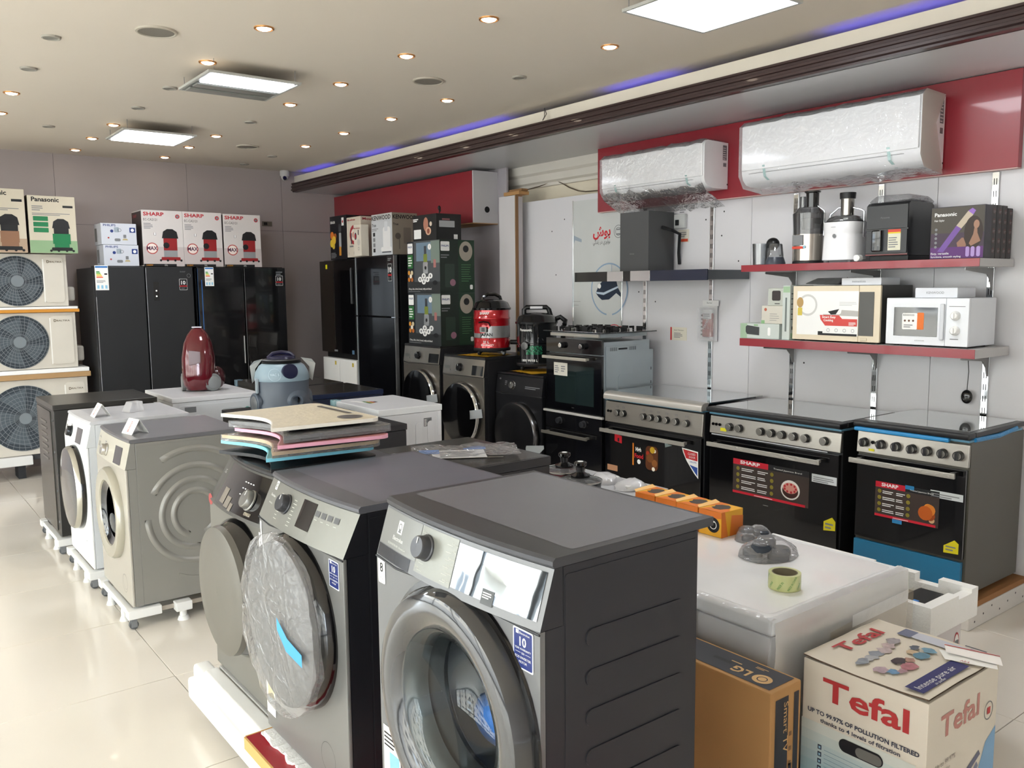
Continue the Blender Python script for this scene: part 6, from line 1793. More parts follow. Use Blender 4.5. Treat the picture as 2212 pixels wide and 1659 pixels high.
t = T('air_fryer', 'black air fryer with a yellow-topped sticker on the upper shelf', 'air fryer', (4.42, 2.43, zu + .001), -90)
b = MB(); af = M('#1a1b1d', .3, coat=.3)
b.prism([(.0, .03), (.3, .03), (.31, .06), (.26, .3), (.24, .31), (.02, .31), (.0, .295)], Face((-.12, 0, 0), (0, 1, 0), (0, 0, 1), (1, 0, 0)), 0, .235, af); P(t, 'body', b)
b = MB(); b.box(-.11, .11, .02, .28, 0, .0295, BLACKM, .004); b.rect(Face((-.12, 0, 0), (1, 0, 0), (0, 0, 1), (0, -1, 0)), 0, .235, .03, .036, M('#6b2424', .3), .001); P(t, 'base', b)
b = MB(); b.box(-.118, .113, -.006, -.0005, .17, .295, M('#2d2e30', .3), .004); b.txt(Face((-.12, -.006, 0), (1, 0, 0), (0, 0, 1), (0, -1, 0)), 'Panasonic', .085, .225, .009, PG, .001); P(t, 'control_panel', b)
b = MB(); b.box(-.118, .113, -.008, -.0005, .04, .165, M('#333436', .35), .004); P(t, 'basket', b)
b = MB(); b.box(-.075, -.02, -.03, -.0085, .05, .165, BLACK, .008); P(t, 'basket_handle', b)
b = MB(); F = Face((-.12, -.008, 0), (1, 0, 0), (0, 0, 1), (0, -1, 0)); b.rect(F, .13, .2, .055, .165, M('#d6d3bd', .4), .001); b.rect(F, .13, .2, .15, .165, M('#c8402c', .4), .002); b.rect(F, .13, .2, .143, .15, M('#d9c22c', .4), .002); b.lines(F, .135, .19, .07, .13, 5, PG, .002); P(t, 'sticker', b)
b = MB(); b.box(-.13, .125, -.0, .3, .312, .35, WRAP, .02, top=(.03, .02, .04, .05)); b.jitter(.012, 14); b.tube([(.1, .28, .3), (.13, .31, .2), (.14, .33, .1)], .02, WRAP, 8); P(t, 'plastic_wrap', b)
t, Fs, b = carton('hair_styler_carton', 'dark carton with a purple hair styler and a long-haired woman on the upper shelf', (4.42, 2.064, zu), .268, .07, .262, -90, M('#2c2832', .4))
F = Fs['F']; b.rect(F, .004, .264, .13, .258, M('#4b463e', .5), .0006); b.rect(F, .004, .264, .004, .06, M('#5b2f6e', .5), .0006); b.rect(F, .004, .264, .06, .13, M('#453646', .5), .0006)
b.txt(F, 'Panasonic', .02, .215, .018, PW, .001, bold=.02, w=.11); b.txt(F, 'Hair Styler', .02, .19, .01, PW, .001, w=.05); b.txt(F, 'Easy, versatile', .008, .024, .011, PW, .001, w=.09); b.txt(F, 'functions, smooth styling', .008, .008, .01, PW, .001, w=.15)
b.flat(F, [(.04, .04), (.07, .035), (.155, .15), (.13, .165)], M('#6d4a94', .4), .001); b.flat(F, [(.13, .165), (.155, .15), (.21, .215), (.185, .235)], M('#b9ab97', .4), .001); b.flat(F, [(.185, .235), (.21, .215), (.222, .235), (.205, .248)], M('#8a62b5', .4), .001)
b.disc(F, .215, .13, .045, M('#33261f', .5), .0012, rv=.08, n=26); b.disc(F, .228, .168, .014, M('#a07a64', .5), .0016, rv=.021, n=18); b.flat(F, [(.219, .155), (.232, .15), (.234, .125), (.25, .085), (.205, .062), (.195, .075), (.214, .12)], M('#96705b', .5), .0015); b.flat(F, [(.14, .06), (.135, .08), (.16, .105), (.185, .1), (.18, .06)], M('#8f6b58', .5), .0014); b.flat(F, [(.17, .1), (.185, .19), (.2, .1), (.19, .05)], M('#33261f', .5), .0018)
for u in (.19, .215, .242): b.rect(F, u - .009, u + .009, .01, .06, M('#a88cc4', .4), .002, .008)
for i in range(5): b.disc(F, .03, .15 - i * .022, .007, PG, .001, n=10)
P(t, 'printed_design', b)
for i in range(4):
    t, Fs, b = carton('slim_carton', ('slim dark carton directly behind the hair styler carton', 'slim dark carton, second behind the hair styler carton', 'slim dark carton, third behind the hair styler carton', 'slim dark carton nearest the wall behind the hair styler carton')[i], (4.4915 + i * .0622, 2.052, zu), .235, .058, .265 if i < 3 else .255, -90, M('#241d1e', .4), 'slim dark cartons behind the hair styler carton')
    FR = Fs['R']
    for k in range(5): b.disc(FR, .031, .04 + k * .048, .014, M('#5b3c3a', .5), .001, n=12); b.lines(FR, .02, .045, .033 + k * .048, .045 + k * .048, 2, PG, .0016)
    P(t, 'printed_design', b)
# lower shelf
sg = M('#c3cbc6', .45)
t, Fs, b = carton('trimmer_carton', 'flat pale green carton with a dark clipper picture at the end of the lower shelf', (4.38, 3.2, zl), .28, .2, .092, -90, sg)
F = Fs['F']; b.rect(F, .0, .05, .0, .09, M('#9db59a', .5), .0006); b.flat(F, [(.04, .07), (.05, .08), (.14, .07), (.14, .02), (.05, .025), (.04, .04)], M('#3a3c3e', .4), .001); b.rect(F, .2, .22, .02, .07, PW, .001, .008); b.rect(F, .1, .13, .078, .086, M('#7fa878', .4), .001)
P(t, 'printed_design', b)
t, Fs, b = carton('small_carton', 'small cream carton stacked on the pale green clipper carton', (4.39, 3.12, zl + .0925), .15, .16, .108, -90, M('#cdc9bd', .5))
F = Fs['F']; b.disc(F, .03, .085, .01, M('#b5604a', .4), .001, n=10); b.lines(F, .06, .13, .02, .07, 4, PG, .001, .2); b.rect(F, .0, .025, .0, .02, M('#7fa878', .4), .001)
P(t, 'printed_design', b)
t, Fs, b = carton('small_carton', 'small grey carton with a dark square picture on top of the cream carton', (4.395, 3.1, zl + .201), .11, .15, .105, -90, M('#b9bdb4', .5))
F = Fs['F']; b.rect(F, .03, .09, .03, .09, M('#2e2626', .4), .001, .01); b.lines(F, .05, .1, .01, .02, 1, INK, .001)
P(t, 'printed_design', b)
t, Fs, b = carton('tall_slim_carton', 'tall slim pale green carton standing beside the cream microwave', (4.375, 3.012, zl), .052, .24, .322, -90, sg)
F = Fs['F']; b.rect(F, .02, .032, .05, .25, M('#6b7470', .4), .001); b.rect(F, .005, .05, .28, .315, M('#9dbb98', .5), .001); FR = Fs['R']; b.rect(FR, .02, .05, .06, .08, INK, .001); b.lines(FR, .01, .08, .12, .3, 6, INK, .001, .15); b.rect(FR, .01, .05, .01, .04, M('#9dbb98', .5), .001)
P(t, 'printed_design', b)


def microwave(label, yc, W, D, H, bm_, z=zl + .008):
    t = T('microwave', label, 'microwave', (4.38, yc, z), -90)
    b = MB(); b.box(-W / 2, W / 2, .018, D, 0, H, bm_, .004); P(t, 'casing', b)
    for x in (-W / 2 + .04, W / 2 - .04):
        for y in (.05, D - .04): b = MB(); b.cyl(Face((x, y, -.0078), (1, 0, 0), (0, 1, 0), (0, 0, 1)), 0, 0, .012, 0, .0075, BLACKM, 10); P(t, 'foot', b)
    return t, Face((-W / 2, 0, 0), (1, 0, 0), (0, 0, 1), (0, -1, 0))


cr = M('#dccfb6', .35)
t, F = microwave('cream-framed microwave with a large white and red sticker on its door', 2.7, .54, .34, .31, M('#3b3a38', .4))
b = MB(); b.box(-.27, .145, 0, .0175, 0, .31, cr, .004); P(t, 'door', b)
b = MB(); b.box(.1455, .27, 0, .0175, 0, .31, cr, .004); b.box(.149, .235, -.003, -.0003, .035, .275, M('#4a4945', .3), .002); P(t, 'control_panel', b)
b = MB(); b.box(.16, .2, -.006, -.0003, .008, .024, M('#d2c5ab', .3), .003); P(t, 'door_button', b)
b = MB(); b.rect(F, .03, .415, .03, .28, PW, .001); b.ring(F, .1, .2, .05, .062, M('#c9c9c6', .5), .0014, 30); b.disc(F, .05, .215, .022, M('#b5935a', .4), .002, rv=.03, n=16); b.rect(F, .035, .065, .14, .185, M('#cdb84a', .4), .0018)
b.flat(F, [(.2, .15), (.3, .15), (.31, .155), (.315, .175), (.415, .17), (.415, .14), (.2, .145)], M('#b9b7b2', .5), .0014); b.flat(F, [(.23, .165), (.3, .18), (.28, .15), (.25, .148)], INK, .0018); b.flat(F, [(.18, .145), (.3, .145), (.32, .125), (.41, .125), (.41, .085), (.215, .085), (.185, .12)], M('#d0453f', .4), .002)
b.txt(F, 'Smart Easy', .195, .128, .013, PW, .0026, bold=.02, w=.085); b.txt(F, 'Cooking', .205, .11, .013, PW, .0026, bold=.02, w=.06); b.lines(F, .36, .405, .09, .11, 3, PW, .0026)
for i in range(4): b.ring(F, .235 + i * .05, .06, .008, .01, PG, .0018, 12)
b.rect(F, .17, .41, .03, .042, INK, .0018); b.lines(F, .3, .41, .2, .225, 3, PG, .0016, .15); b.rect(F, .17, .2, .042, .052, INK, .0018)
P(t, 'sticker', b)
wm2 = M('#dcdfe4', .3)
t, F = microwave('white microwave with two round knobs and an orange sticker on its window', 2.181, .428, .3, .243, wm2)
b = MB(); b.box(-.214, .1, 0, .0175, 0, .243, M('#e2e5ea', .28), .004); P(t, 'door', b)
b = MB(); b.box(.1005, .214, 0, .0175, 0, .243, M('#e2e5ea', .28), .004); b.rect(F, .33, .41, .2, .203, PG, .001); b.lines(F, .34, .4, .035, .045, 1, PG, .001); P(t, 'control_panel', b)
b = MB(); b.box(-.17, .06, -.002, -.0003, .045, .195, M('#15181c', .06, coat=1., var=0), .002); P(t, 'door_window', b)
b = MB(); b.box(.075, .097, -.014, -.0005, .03, .215, M('#cdd0d6', .3), .005); P(t, 'door_handle', b)
for z in (.155, .08):
    b = MB(); K = Face((.15, 0, z), (1, 0, 0), (0, 0, 1), (0, -1, 0)); b.lathe(K, 0, 0, [(.0005, .025), (.012, .022), (.022, .018), (.024, .014)], PW, 22); b.box(.147, .153, -.03, -.0245, z - .014, z + .014, PW, .001); P(t, 'knob', b)
b = MB(); b.rect(F, .09, .17, .08, .165, PW, .0026, .006); b.rect(F, .17, .205, .08, .168, M('#e0701c', .4), .0028, .006); b.txt(F, 'KENWOOD', .095, .15, .009, INK, .0032, w=.06)
for i in range(3): b.disc(F, .105 + i * .022, .125, .006, M('#6b4a3a', .5), .0032, n=8)
b.lines(F, .1, .15, .09, .11, 2, PG, .0032); b.txt(F, 'KENWOOD', .16, .02, .006, PG, .001, w=.05)
P(t, 'sticker', b)
for loc, w, d, h, lab, s in (((4.42, 2.57, zl + .3185), .235, .2, .042, 'flat white manual carton on the cream-framed microwave', 'instructions'), ((4.42, 2.155, zl + .2515), .218, .2, .052, 'flat white carton on the white microwave', 'KENWOOD')):
    t, Fs, b = carton('flat_carton', lab, loc, w, d, h, -90, M('#dde0e6', .45), 'flat white cartons on the microwaves')
    b.txt(Fs['F'], s, w * .28, h * .4, .012, PG, .001); P(t, 'printed_design', b)
b = MB(); b.box(-.12, .1, 0, .25, 0, .035, film(.75, .3, '#6e7072', 1.), .01, top=(.05, .0, .04, .05)); b.jitter(.008, 16)
One('plastic_sheet', b, 'grey crumpled plastic sheet on the cream-framed microwave', 'plastic', (4.46, 2.83, zl + .328), -90)
# ---- white chest freezer with wrap, and what lies on it
SOFTW = glass_mat('soft_wrap', (.93, .92, .9), .25, .45, .25, 6., .02, .4)
t = T('chest_freezer', 'white chest freezer wrapped in clear plastic, with the tape roll on its lid', 'freezer', (2.385, 2.02, 0))
fw = M('#e3e5e8', .35)
b = MB(); b.box(-.355, .355, -.6, .44, .04, .64, M('#d2d4d8', .4), .008); P(t, 'cabinet', b)
b = MB(); b.box(-.368, .368, -.615, .455, .645, .7, fw, .014, 3); b.rect(Face((-.368, -.615, .7), (1, 0, 0), (0, 1, 0), (0, 0, 1)), .03, .706, .03, 1.04, M('#e6e8eb', .2, coat=.3, bump=.05, bscale=5), .0006, .02); P(t, 'lid', b)
b = MB(); b.box(-.385, -.3685, -.33, -.22, .57, .69, M('#d3d5d8', .3), .012); P(t, 'lid_handle', b)
for x in (-.31, .31):
    for y in (-.52, .38): b = MB(); b.cyl(Face((x, y, 0), (1, 0, 0), (0, 1, 0), (0, 0, 1)), 0, 0, .03, 0, .0395, PG, 14); P(t, 'foot', b)
b = MB()
n, q = 30, []
prof = [(-.355, .703), (-.374, .700), (-.382, .66), (-.395, .58), (-.385, .46), (-.38, .3), (-.375, .12)]
vs = [(x - .012 * noise.noise(Vector((i * .35, j * 1.1, 2))), -.62 + 1.07 * i / n, z + .01 * noise.noise(Vector((i * .5, j * .7, 7)))) for i in range(n + 1) for j, (x, z) in enumerate(prof)]
b.add(vs, [(i * 7 + j, (i + 1) * 7 + j, (i + 1) * 7 + j + 1, i * 7 + j + 1) for i in range(n) for j in range(6)], WRAP, True)
prof2 = [(-.6, .703), (-.628, .698), (-.632, .62), (-.624, .45), (-.622, .2), (-.62, .1)]
vs = [(-.375 + .745 * i / n, y - .004 * noise.noise(Vector((i * .35, j * 1.3, 5))), z) for i in range(n + 1) for j, (y, z) in enumerate(prof2)]
b.add(vs, [(i * 6 + j, (i + 1) * 6 + j, (i + 1) * 6 + j + 1, i * 6 + j + 1) for i in range(n) for j in range(5)], SOFTW, True)
P(t, 'plastic_wrap', b, 'clear plastic stretched over the sides')
b = MB(); b.rect(Face((-.1, -.6335, 0), (1, 0, .06), (0, 0, 1), (0, -1, 0)), .0, .5, .44, .6, film(.25, .3, '#c9b48f'), .001); b.rect(Face((.0, -.6335, 0), (1, 0, .02), (0, 0, 1), (0, -1, 0)), .02, .36, .585, .625, film(.5, .2), .002); P(t, 'packing_tape', b)

# tape roll
t = T('tape_roll', 'roll of greenish tape printed with green words on the freezer lid', 'tape', (2.275, 1.545, .7015))
b = MB(); yg = M('#bfc48a', .3, coat=.3)
b.lathe(U0, 0, 0, [(0, .04), (.0, .05), (.05, .05), (.05, .04)], yg, 40, False); P(t, 'tape_winding', b)
b = MB(); b.lathe(U0, 0, 0, [(.0, .0398), (.05, .0398), (.05, .037), (0, .037)], M('#77705c', .6), 36, False); P(t, 'cardboard_core', b)


class CylR(Face):
    def __init__(s, r): s.r = r
    def p(s, u, v, d=0):
        a = u / s.r
        return Vector(((s.r + .0004 + d) * math.sin(a), -(s.r + .0004 + d) * math.cos(a), v))


b = MB(); C = CylR(.05)
for i in range(9):
    b.txt(C, ('MADE IN CHINA', 'CHINA', 'MADE IN')[i % 3], -.13 + i * .032, .004, .0075, M('#3f8a45', .4), .0003, rot=58, w=(.05, .024, .03)[i % 3])
P(t, 'printed_words', b)


def lump(name, label, cat, loc, sx, sy, sz, mat, wrap, seed, rz=0, lobes=5, group=None):
    t = T(name, label, cat, loc, rz, group)
    rng = random.Random(seed)
    b = MB()
    for i in range(lobes):
        a = 2 * PI * i / lobes
        b2 = MB(); F = Face((sx * .55 * math.cos(a), sy * .55 * math.sin(a), .001 + (sz * .45 if i % 2 else 0)), (1, 0, 0), (0, 1, 0), (0, 0, 1)); r_ = min(sx, sy) * rng.uniform(.42, .55)
        b2.lathe(F, 0, 0, [(0, r_), (sz * .3, r_), (sz * .42, r_ * .8), (sz * .42, r_ * .4)], mat, 18); P(t, 'burner_cap', b2)
    b = MB(); b.ell((0, 0, 0), sx * 1.1, sy * 1.1, sz * 1.1, wrap, 30, 12, zmin=0.); b.jitter(.014, 20, seed)
    b.v = [(x, y, max(z, .0006)) for x, y, z in b.v]
    P(t, 'plastic_bag', b)
    return t


capm = M('#2f3640', .22)
lump('burner_pack', 'plastic-wrapped dark burner caps nearest the tape roll on the freezer', 'package', (2.5, 1.77, .7015), .10, .075, .062, capm, WRAP, 3, -20, 5, 'wrapped burner caps on the freezer')
lump('burner_pack', 'plastic-wrapped dark burner caps farther back, next to the orange boxes', 'package', (2.645, 1.935, .7015), .085, .055, .04, capm, WRAP, 8, 10, 4, 'wrapped burner caps on the freezer')

# orange boxes
yb, ob = M('#e6a92a', .5), M('#d9762a', .5)
for i in range(4):
    lab = ['orange and yellow box nearest the wrapped burner caps, showing its front', 'orange and yellow box second from the burner caps', 'orange and yellow box third from the burner caps', 'orange and yellow box farthest from the burner caps'][i]
    t = T('light_bulb_box', lab, 'box', (2.605, 2.06 + i * .113, .7015), (0, -1, 1, 0)[i], 'orange and yellow boxes in a row')
    b = MB(); b.box(-.065, .065, -.054, .054, 0, .098, yb, .002); P(t, 'carton_body', b)
    Fs = faces(.13, .108, .098, -.054); b = MB(); FT = Fs['T']
    b.flat(FT, [(.0, .0), (.05, .0), (.07, .02), (.06, .05), (.03, .09), (.0, .1)], ob, .0008); b.flat(FT, [(.13, .06), (.13, .108), (.05, .108), (.09, .085)], ob, .0008)
    b.flat(FT, [(.03, .06), (.045, .085), (.06, .08), (.08, .092), (.1, .075), (.11, .05), (.095, .03), (.07, .02), (.05, .03), (.035, .035)], M('#4b4138', .6), .0014)
    FF = Fs['F']; b.flat(FF, [(.0, .0), (.04, .0), (.02, .098), (.0, .098)], ob, .0008); b.flat(FF, [(.05, .0), (.13, .0), (.13, .07), (.06, .08)], ob, .0008)
    FL = Fs['L']; b.disc(FL, .07, .045, .03, INK, .001, n=22); b.ring(FL, .07, .045, .014, .017, PW, .0014, 16); b.lines(FL, .055, .085, .055, .065, 1, PW, .0014)
    b.flat(FL, [(.0, .06), (.108, .075), (.108, .098), (.0, .098)], ob, .0008)
    P(t, 'printed_design', b)
    b = MB(); b.add([(-.064, .0545, .0985), (.064, .0545, .0985), (.06, .075, .108), (-.055, .07, .104)], [(0, 1, 2, 3)], M('#efc07a', .6)); P(t, 'open_flap', b)

# low white cabinet behind with pots
t, FN, FW, wx, wy = machine('white_cabinet', 'low white appliance under the pots behind the dark washers', 'appliance', 2.25, 3.0, 2.68, 3.45, .7, M('#cfd0d2', .4), M('#b5b6b9', .3))
for (x, y, r, z), lab, kt in (((2.73, 3.12, .1, .701), 'red pot with a glass lid and black knob nearest the built-in ovens', 0), ((2.64, 2.905, .1, .701), 'pot with a glass lid and large black knob beside the white plastic bags', 1), ((2.5, 3.24, .1, .701), 'red pot with a steel rim half hidden behind the dark machine', 2)):
    t = T('cooking_pot', lab, 'pot', (x, y, z), 0, 'cooking pots with glass lids')
    b = MB(); b.lathe(U0, 0, 0, [(.001, r * .86), (.01, r * .95), (.05, r), (.051, r * .95), (.01, r * .85)], M('#5a0f18', .2, coat=.5) if kt != 1 else M('#3a3b3e', .25, .4), 40); P(t, 'body', b)
    b = MB(); b.lathe(U0, 0, 0, [(.051, r * 1.03), (.056, r * 1.04), (.058, r * 1.0)], M('#b9b7b2', .2, .9), 44, False); P(t, 'lid_rim', b)
    b = MB(); b.lathe(U0, 0, 0, [(.057, r), (.066, r * .75), (.071, r * .4), (.072, .001)], glass_mat('lid_glass%d' % kt, (.6, .6, .58), .04, .1, 0, 1, .12, 1.), 36, False); P(t, 'glass_lid', b)
    if kt < 2:
        b = MB(); b.lathe(U0, 0, 0, [(.072, .045), (.08, .047), (.086, .032), (.094, .019), (.118, .021), (.126, .03), (.138, .03), (.142, .024)], BLACK, 26); b.disc(Face((0, 0, .142), (1, 0, 0), (0, 1, 0), (0, 0, 1)), 0, 0, .014, PW, .001, n=16); P(t, 'lid_knob', b)
    else:
        b = MB(); b.tube([(.08, -.09, .05), (.1, -.13, .055), (.12, -.12, .055), (.11, -.07, .05)], .006, M('#c4c2bd', .2, .9)); P(t, 'side_handle', b)
for loc, rz, lab in (((2.87, 2.97, .7008), 10, 'white plastic bag of papers beside the black pot knob'), ((2.86, 2.79, .7008), -15, 'white plastic bag of papers next to the orange boxes')):
    t = T('plastic_bag', lab, 'bag', loc, rz, 'white plastic bags beside the pots')
    b = MB(); b.box(-.05, .05, -.05, .05, .004, .03, M('#d9d9d6', .5), .008); b.jitter(.006, 20, rz); P(t, 'papers', b)
    b = MB(); b.ell((0, 0, .0), .085, .075, .045, WRAPM, 24, 10, zmin=0.); b.jitter(.014, 24, rz); b.v = [(x, y, max(z, .0005)) for x, y, z in b.v]; P(t, 'wrapper', b)

# boxed cooktop in foam
t = T('boxed_hob', 'black hob in an open white foam tray on its carton behind the freezer', 'hob', (2.86, 1.37, 0))
cwm = M('#d9d4d4', .55)
b = MB(); b.box(0.005, .3, .02, .8, .0, .44, cwm, .003); P(t, 'carton_body', b)
b = MB(); F = Face((0.005, .02, .06), (1, 0, 0), (0, 0, 1), (0, -1, 0)); b.txt(F, 'SHARP', .0, .2, .05, M('#a5303c', .4), .001, bold=.03, w=.19); b.disc(F, .26, .27, .022, M('#b3303a', .4), .001, rv=.05, n=24); b.disc(F, .26, .27, .018, PW, .0014, rv=.042, n=24); b.rect(F, .245, .275, .25, .29, PG, .002, .005); P(t, 'printed_design', b)
b = MB()
def notch(x0, x1, y0, y1, ax, z0=.4405, z1=.55, n=16, seed=1):
    q = random.Random(seed)
    for i in range(n):
        h = q.choice((z1, z1, z1, z1 - .015, z1 - .03)) if 0 < i < n - 1 else z1
        if ax == 'x': b.box(x0 + (x1 - x0) * i / n, x0 + (x1 - x0) * (i + 1) / n, y0, y1, z0, h, FOAM)
        else: b.box(x0, x1, y0 + (y1 - y0) * i / n, y0 + (y1 - y0) * (i + 1) / n, z0, h, FOAM)
notch(-.02, .33, -.02, .018, 'x', n=7, seed=4); notch(-.02, .33, .82, .86, 'x', n=6, seed=5); notch(.292, .33, .018, .82, 'y', n=9, seed=6); notch(-.02, .01, .018, .82, 'y', n=9, seed=7)
b.box(.0, .28, .03, .82, .4405, .47, FOAM)
P(t, 'foam_tray', b)
b = MB(); b.box(.01, .27, .04, .81, .4705, .49, M('#0d0e11', .1, coat=.8), .003); b.box(.02, .26, .06, .16, .4905, .515, BLACKM, .01); b.box(.03, .25, .3, .36, .4905, .53, BLACKM, .01); b.box(.05, .24, .55, .6, .4905, .53, BLACKM, .01); P(t, 'glass_hob', b)
b = MB(); b.box(.02, .05, .14, .2, .491, .55, M('#2a64b8', .4), .01); b.box(.07, .1, .08, .1, .516, .522, M('#3a86d8', .4), .002); b.box(.03, .06, .4, .44, .531, .57, M('#2a64b8', .4), .008); P(t, 'blue_tape', b)
for k in range(4):
    b = MB(); b.box(-.045, -.005, .25 + k * .13, .3 + k * .13, .551, .565, INK, .003); P(t, 'black_clip', b)

# LG television carton
kb = M('#b58a58', .75, bump=.1, bscale=20, var=.08)
t, Fs, b = carton('television_carton', 'brown television carton with a dark top strip standing against the freezer', (1.812, 1.63, .2), .74, .135, .4, -90, kb, r=.006)
F, FR, FT = Fs['F'], Fs['R'], Fs['T']; dkp = M('#2b2c33', .5); tanp = M('#cfa873', .6)
b.rect(FT, .0, .725, .012, .123, dkp, .001); b.disc(FT, .675, .05, .028, tanp, .0016, rv=.026, n=26); b.ring(FT, .675, .05, .012, .015, dkp, .002, 18)
b.txt(FT, 'LG', .635, .066, .034, tanp, .0016, rot=180, bold=.03); b.lines(FT, .55, .6, .08, .09, 1, tanp, .0016); b.rect(FT, .5, .56, .06, .075, M('#1b1b1f', .5), .0016); b.rect(FT, .28, .36, .08, .11, tanp, .0016); b.txt(FT, 'LED TV', .36, .06, .03, PW, .0016, rot=180); b.lines(FT, .62, .66, .095, .108, 2, tanp, .0016)
for u in (.3, .36, .47, .58): b.flat(F, [(u, .125), (u + .035, .12), (u + .035, .095), (u + .022, .09), (u, .102)], M('#3a2c20', .5), .001) if u != .47 else b.txt(F, 'HDMI', .4, .1, .018, M('#3a2c20', .5), .001, bold=.03)
b.lines(F, .62, .68, .06, .08, 2, M('#7a5a38', .5), .001)
b.rect(FR, .018, .075, .0, .375, dkp, .001); b.rect(FR, .1, .122, 0, .375, dkp, .001); b.txt(FR, 'Smart TV', .055, .36, .02, tanp, .0016, rot=-90, w=.14); b.lines(FR, .08, .095, .05, .3, 6, M('#7a5a38', .5), .0016, .3); b.rect(FR, .08, .094, .16, .18, dkp, .0016); b.flat(FR, [(.02, .0), (.06, .0), (.07, .03), (.05, .045), (.03, .03)], PW, .002)
P(t, 'printed_design', b)
b = MB(); b.box(-.38, .38, 0, .15, 0, .1995, BLACKM, .004)
One('low_box', b, 'dark box on the floor under the brown television carton', 'box', (1.80, 1.63, 0), -90)

# Tefal air purifier carton
pw = M('#d8d0c2', .6, bump=.05, bscale=20, var=.05)
W_, D_, H_ = .362, .405, .6
t = T('air_purifier_carton', 'large worn white and blue carton with red lettering and an oval hand hole', 'box', (2.096, 1.172, 0), -90)
b = MB(); b.box(-W_ / 2, W_ / 2, .001, D_, 0, .588, pw, .003); P(t, 'carton_body', b)
b = MB()
Fs = faces(W_, D_, H_)
n = 14
vs = []
for i in range(n + 1):
    for j in range(9):
        u, v = W_ * i / n, D_ * j / 8
        vs.append(Fs['T'].p(u, v, (-.0 + .004 * noise.noise(Vector((u * 9, v * 9, 1))) - .006 * (j == 0) * math.sin(PI * i / n))))
b.add(vs, [(i * 9 + j, (i + 1) * 9 + j, (i + 1) * 9 + j + 1, i * 9 + j + 1) for i in range(n) for j in range(8)], pw, True)
vs2 = [Vector(v) - Vector((0, 0, .004)) for v in vs]
b.add(vs2, [(i * 9 + j, i * 9 + j + 1, (i + 1) * 9 + j + 1, (i + 1) * 9 + j) for i in range(n) for j in range(8)], M('#6b5a48', .8), True)
edge = [i * 9 for i in range(n + 1)]
b.add(vs + vs2, [(edge[i], edge[i] + len(vs), edge[i + 1] + len(vs), edge[i + 1]) for i in range(n)], M('#5a4a3c', .8))
P(t, 'top_flap', b)
red_ = M('#b23a3c', .5); nav = M('#3a3f50', .5); lb = M('#8fb6c8', .6); navy = M('#33346a', .5)
b = MB(); F = Fs['F']
for i in range(14):
    z0, z1 = .41 * i / 14, .41 * (i + 1) / 14
    c0 = (0x6f, 0xa3, 0xbc); c1 = (0xcb, 0xcf, 0xc8); k_ = (i / 13) ** 1.5
    c = '#%02x%02x%02x' % tuple(int(a_ * (1 - k_) + b_ * k_) for a_, b_ in zip(c0, c1))
    b.rect(F, 0, W_ - .028 + .004 * math.sin(i), z0, z1 + .0001, M(c, .6, var=0), .0006)
b.txt(F, 'Tefal', .065, .49, .062, red_, .002, bold=.022, w=.25); b.txt(F, 'UP TO 99.97% OF POLLUTION FILTERED', .02, .437, .0125, nav, .0022, bold=.03, w=.325); b.txt(F, 'thanks to 4 levels of filtration', .06, .417, .0115, nav, .0022, bold=.02, w=.235)
b.flat(F, rrect(.12, .25, .36, .398, .019, 8), M('#15151a', .7), .0026); b.flat(F, rrect(.17, .246, .363, .392, .014, 8), M('#6b6a66', .6), .003)
for i in range(6): b.rect(F, .055, .067, .335 - i * .021, .349 - i * .021, nav, .002); b.rect(F, .058, .064, .338 - i * .021, .345 - i * .021, lb, .0024)
b.lines(F, .075, .27, .2, .35, 12, M('#7a93a5', .6), .0018, .12)
for i in range(5): b.disc(F, .02 + i * .075, .13 + .02 * (i % 2), .06, M('#3f6f95', .6), .001 + i * .0002, rv=.08, n=18)
FR = Fs['R']; b.txt(FR, 'Tefal', .07, .47, .062, M('#b98078', .5), .001, bold=.022, w=.22); b.ring(FR, .35, .46, .024, .027, PG, .001, 22); b.rect(FR, .34, .36, .45, .47, red_, .0014)
b.txt(FR, 'Up to 99.97%', .05, .39, .014, M('#8a8078', .5), .001); b.txt(FR, 'of pollution', .06, .37, .011, M('#8a8078', .5), .001); b.txt(FR, 'Premium', .02, .3, .014, M('#8a8078', .5), .001, rot=6); b.txt(FR, 'formaldehyde', .05, .275, .014, M('#8a8078', .5), .001, rot=6)
b.flat(FR, [(.13, .29), (.3, .36), (.31, .345), (.15, .27)], M('#5f6178', .5), .001); b.flat(FR, [(.12, .2), (.29, .33), (.3, .315), (.22, .2), (.18, .12)], M('#7a7e98', .5), .001); b.flat(FR, [(.26, .0), (.4, .0), (.4, .4), (.34, .37), (.3, .3)], M('#7fa6c9', .6), .0008); b.disc(FR, .33, .2, .04, M('#c9d6de', .6), .0014, n=18)
FT = Fs['T']; FT = Face(FT.O + Vector((0, 0, .0035)), FT.U, FT.V, FT.N)
b.txt(FT, 'Tefal', .075, .09, .045, red_, .001, rot=90, bold=.02, w=.22)
FT2 = FT
b.flat(FT, [(.29, .015), (.34, .015), (.34, .27), (.29, .27)], navy, .001); b.txt(FT, 'Intense pure air', .325, .03, .019, PW, .0016, rot=90, w=.2); b.txt(FT, 'air purifier', .338, .09, .009, PW, .0016, rot=90)
qq = random.Random(12)
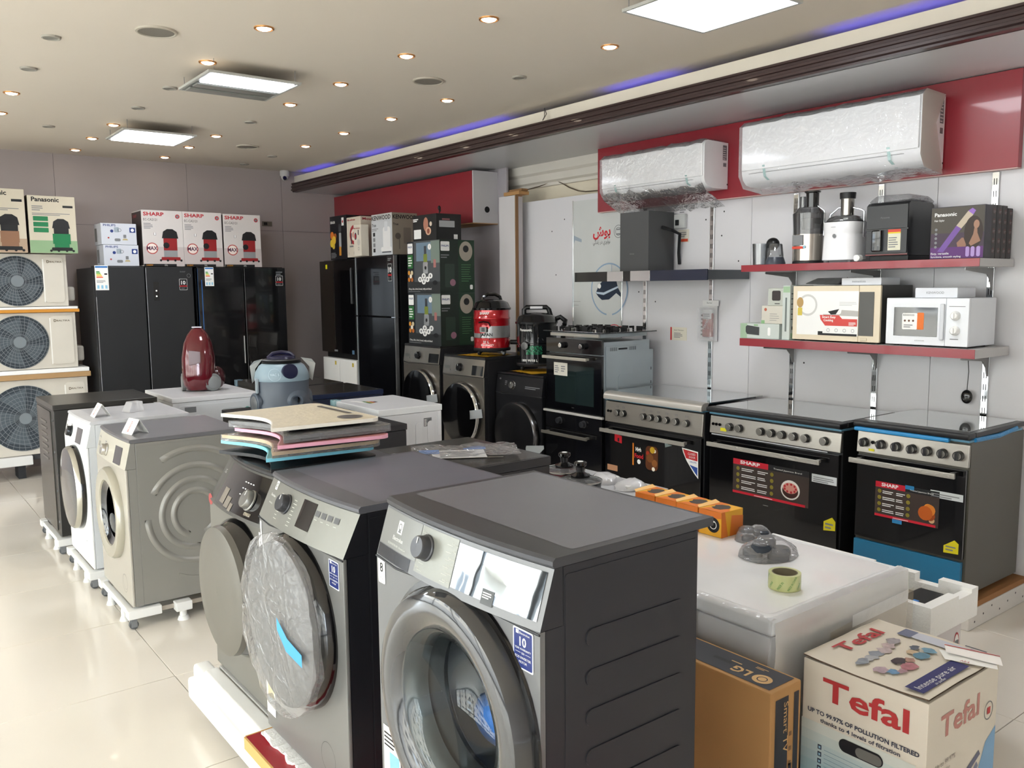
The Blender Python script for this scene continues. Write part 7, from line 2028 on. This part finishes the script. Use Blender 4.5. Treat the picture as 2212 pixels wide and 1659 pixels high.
for u, v, ru, rv, c in ((.14, .07, .02, .03, '#8d929b'), (.14, .11, .022, .03, '#a5a6ab'), (.135, .15, .02, .03, '#8a8f99'), (.14, .19, .022, .03, '#b8a9aa'), (.13, .23, .02, .03, '#b9a6a6'), (.12, .27, .018, .03, '#9b9498'), (.2, .06, .018, .03, '#b09aa3'), (.225, .075, .02, .025, '#6a8fb3'), (.24, .1, .014, .02, '#b08e96'), (.235, .14, .028, .03, '#ad737b'),
                        (.2, .15, .02, .035, '#43383d'), (.215, .18, .018, .02, '#a88478'), (.225, .235, .024, .03, '#5f8499'), (.2, .24, .018, .025, '#c4ad90'), (.185, .27, .016, .02, '#5b5f69'), (.22, .285, .022, .025, '#6f93a8')):
    n_ = 11
    b.flat(FT, [(u + ru * qq.uniform(.5, 1.15) * math.cos(2 * PI * i / n_), v + rv * qq.uniform(.5, 1.15) * math.sin(2 * PI * i / n_)) for i in range(n_)], M(c, .6, var=.3, vscale=60), .001 + qq.uniform(0, .0006))
b.flat(FT, rrect(.13, .31, .335, .385, .024), M('#c3c6d2', .5), .001); b.rect(FT, .1, .14, .33, .385, M('#6f748c', .5), .0014); b.rect(FT, .29, .345, .32, .39, M('#8f97b5', .5), .0008); b.rect(FT, .27, .33, .395, .402, M('#4a4b55', .5), .0014)
P(t, 'printed_design', b)
t = T('price_tag', 'white paper tags with a red stripe lying on the air purifier carton', 'tag', (2.42, 1.035, .6045), 20)
b = MB(); b.add([(-.045, -.07, .001), (.02, -.06, .002), (.0, .08, .008), (-.05, .06, .003)], [(0, 1, 2, 3)], PW); b.add([(-.02, -.08, .004), (.045, -.07, .006), (.03, .07, .016), (-.02, .06, .012)], [(0, 1, 2, 3)], M('#f3f0ee', .5)); P(t, 'paper', b)
b = MB(); b.add([(.036, -.071, .0068), (.042, -.07, .0068), (.026, .069, .0168), (.02, .068, .0168)], [(0, 1, 2, 3)], red_); b.txt(Face((-.04, .0, .0035), (.05, .99, 0), (-.99, .05, 0), (0, 0, 1)), 'MV', .0, .0, .012, red_, .002); P(t, 'printed_stripe', b)
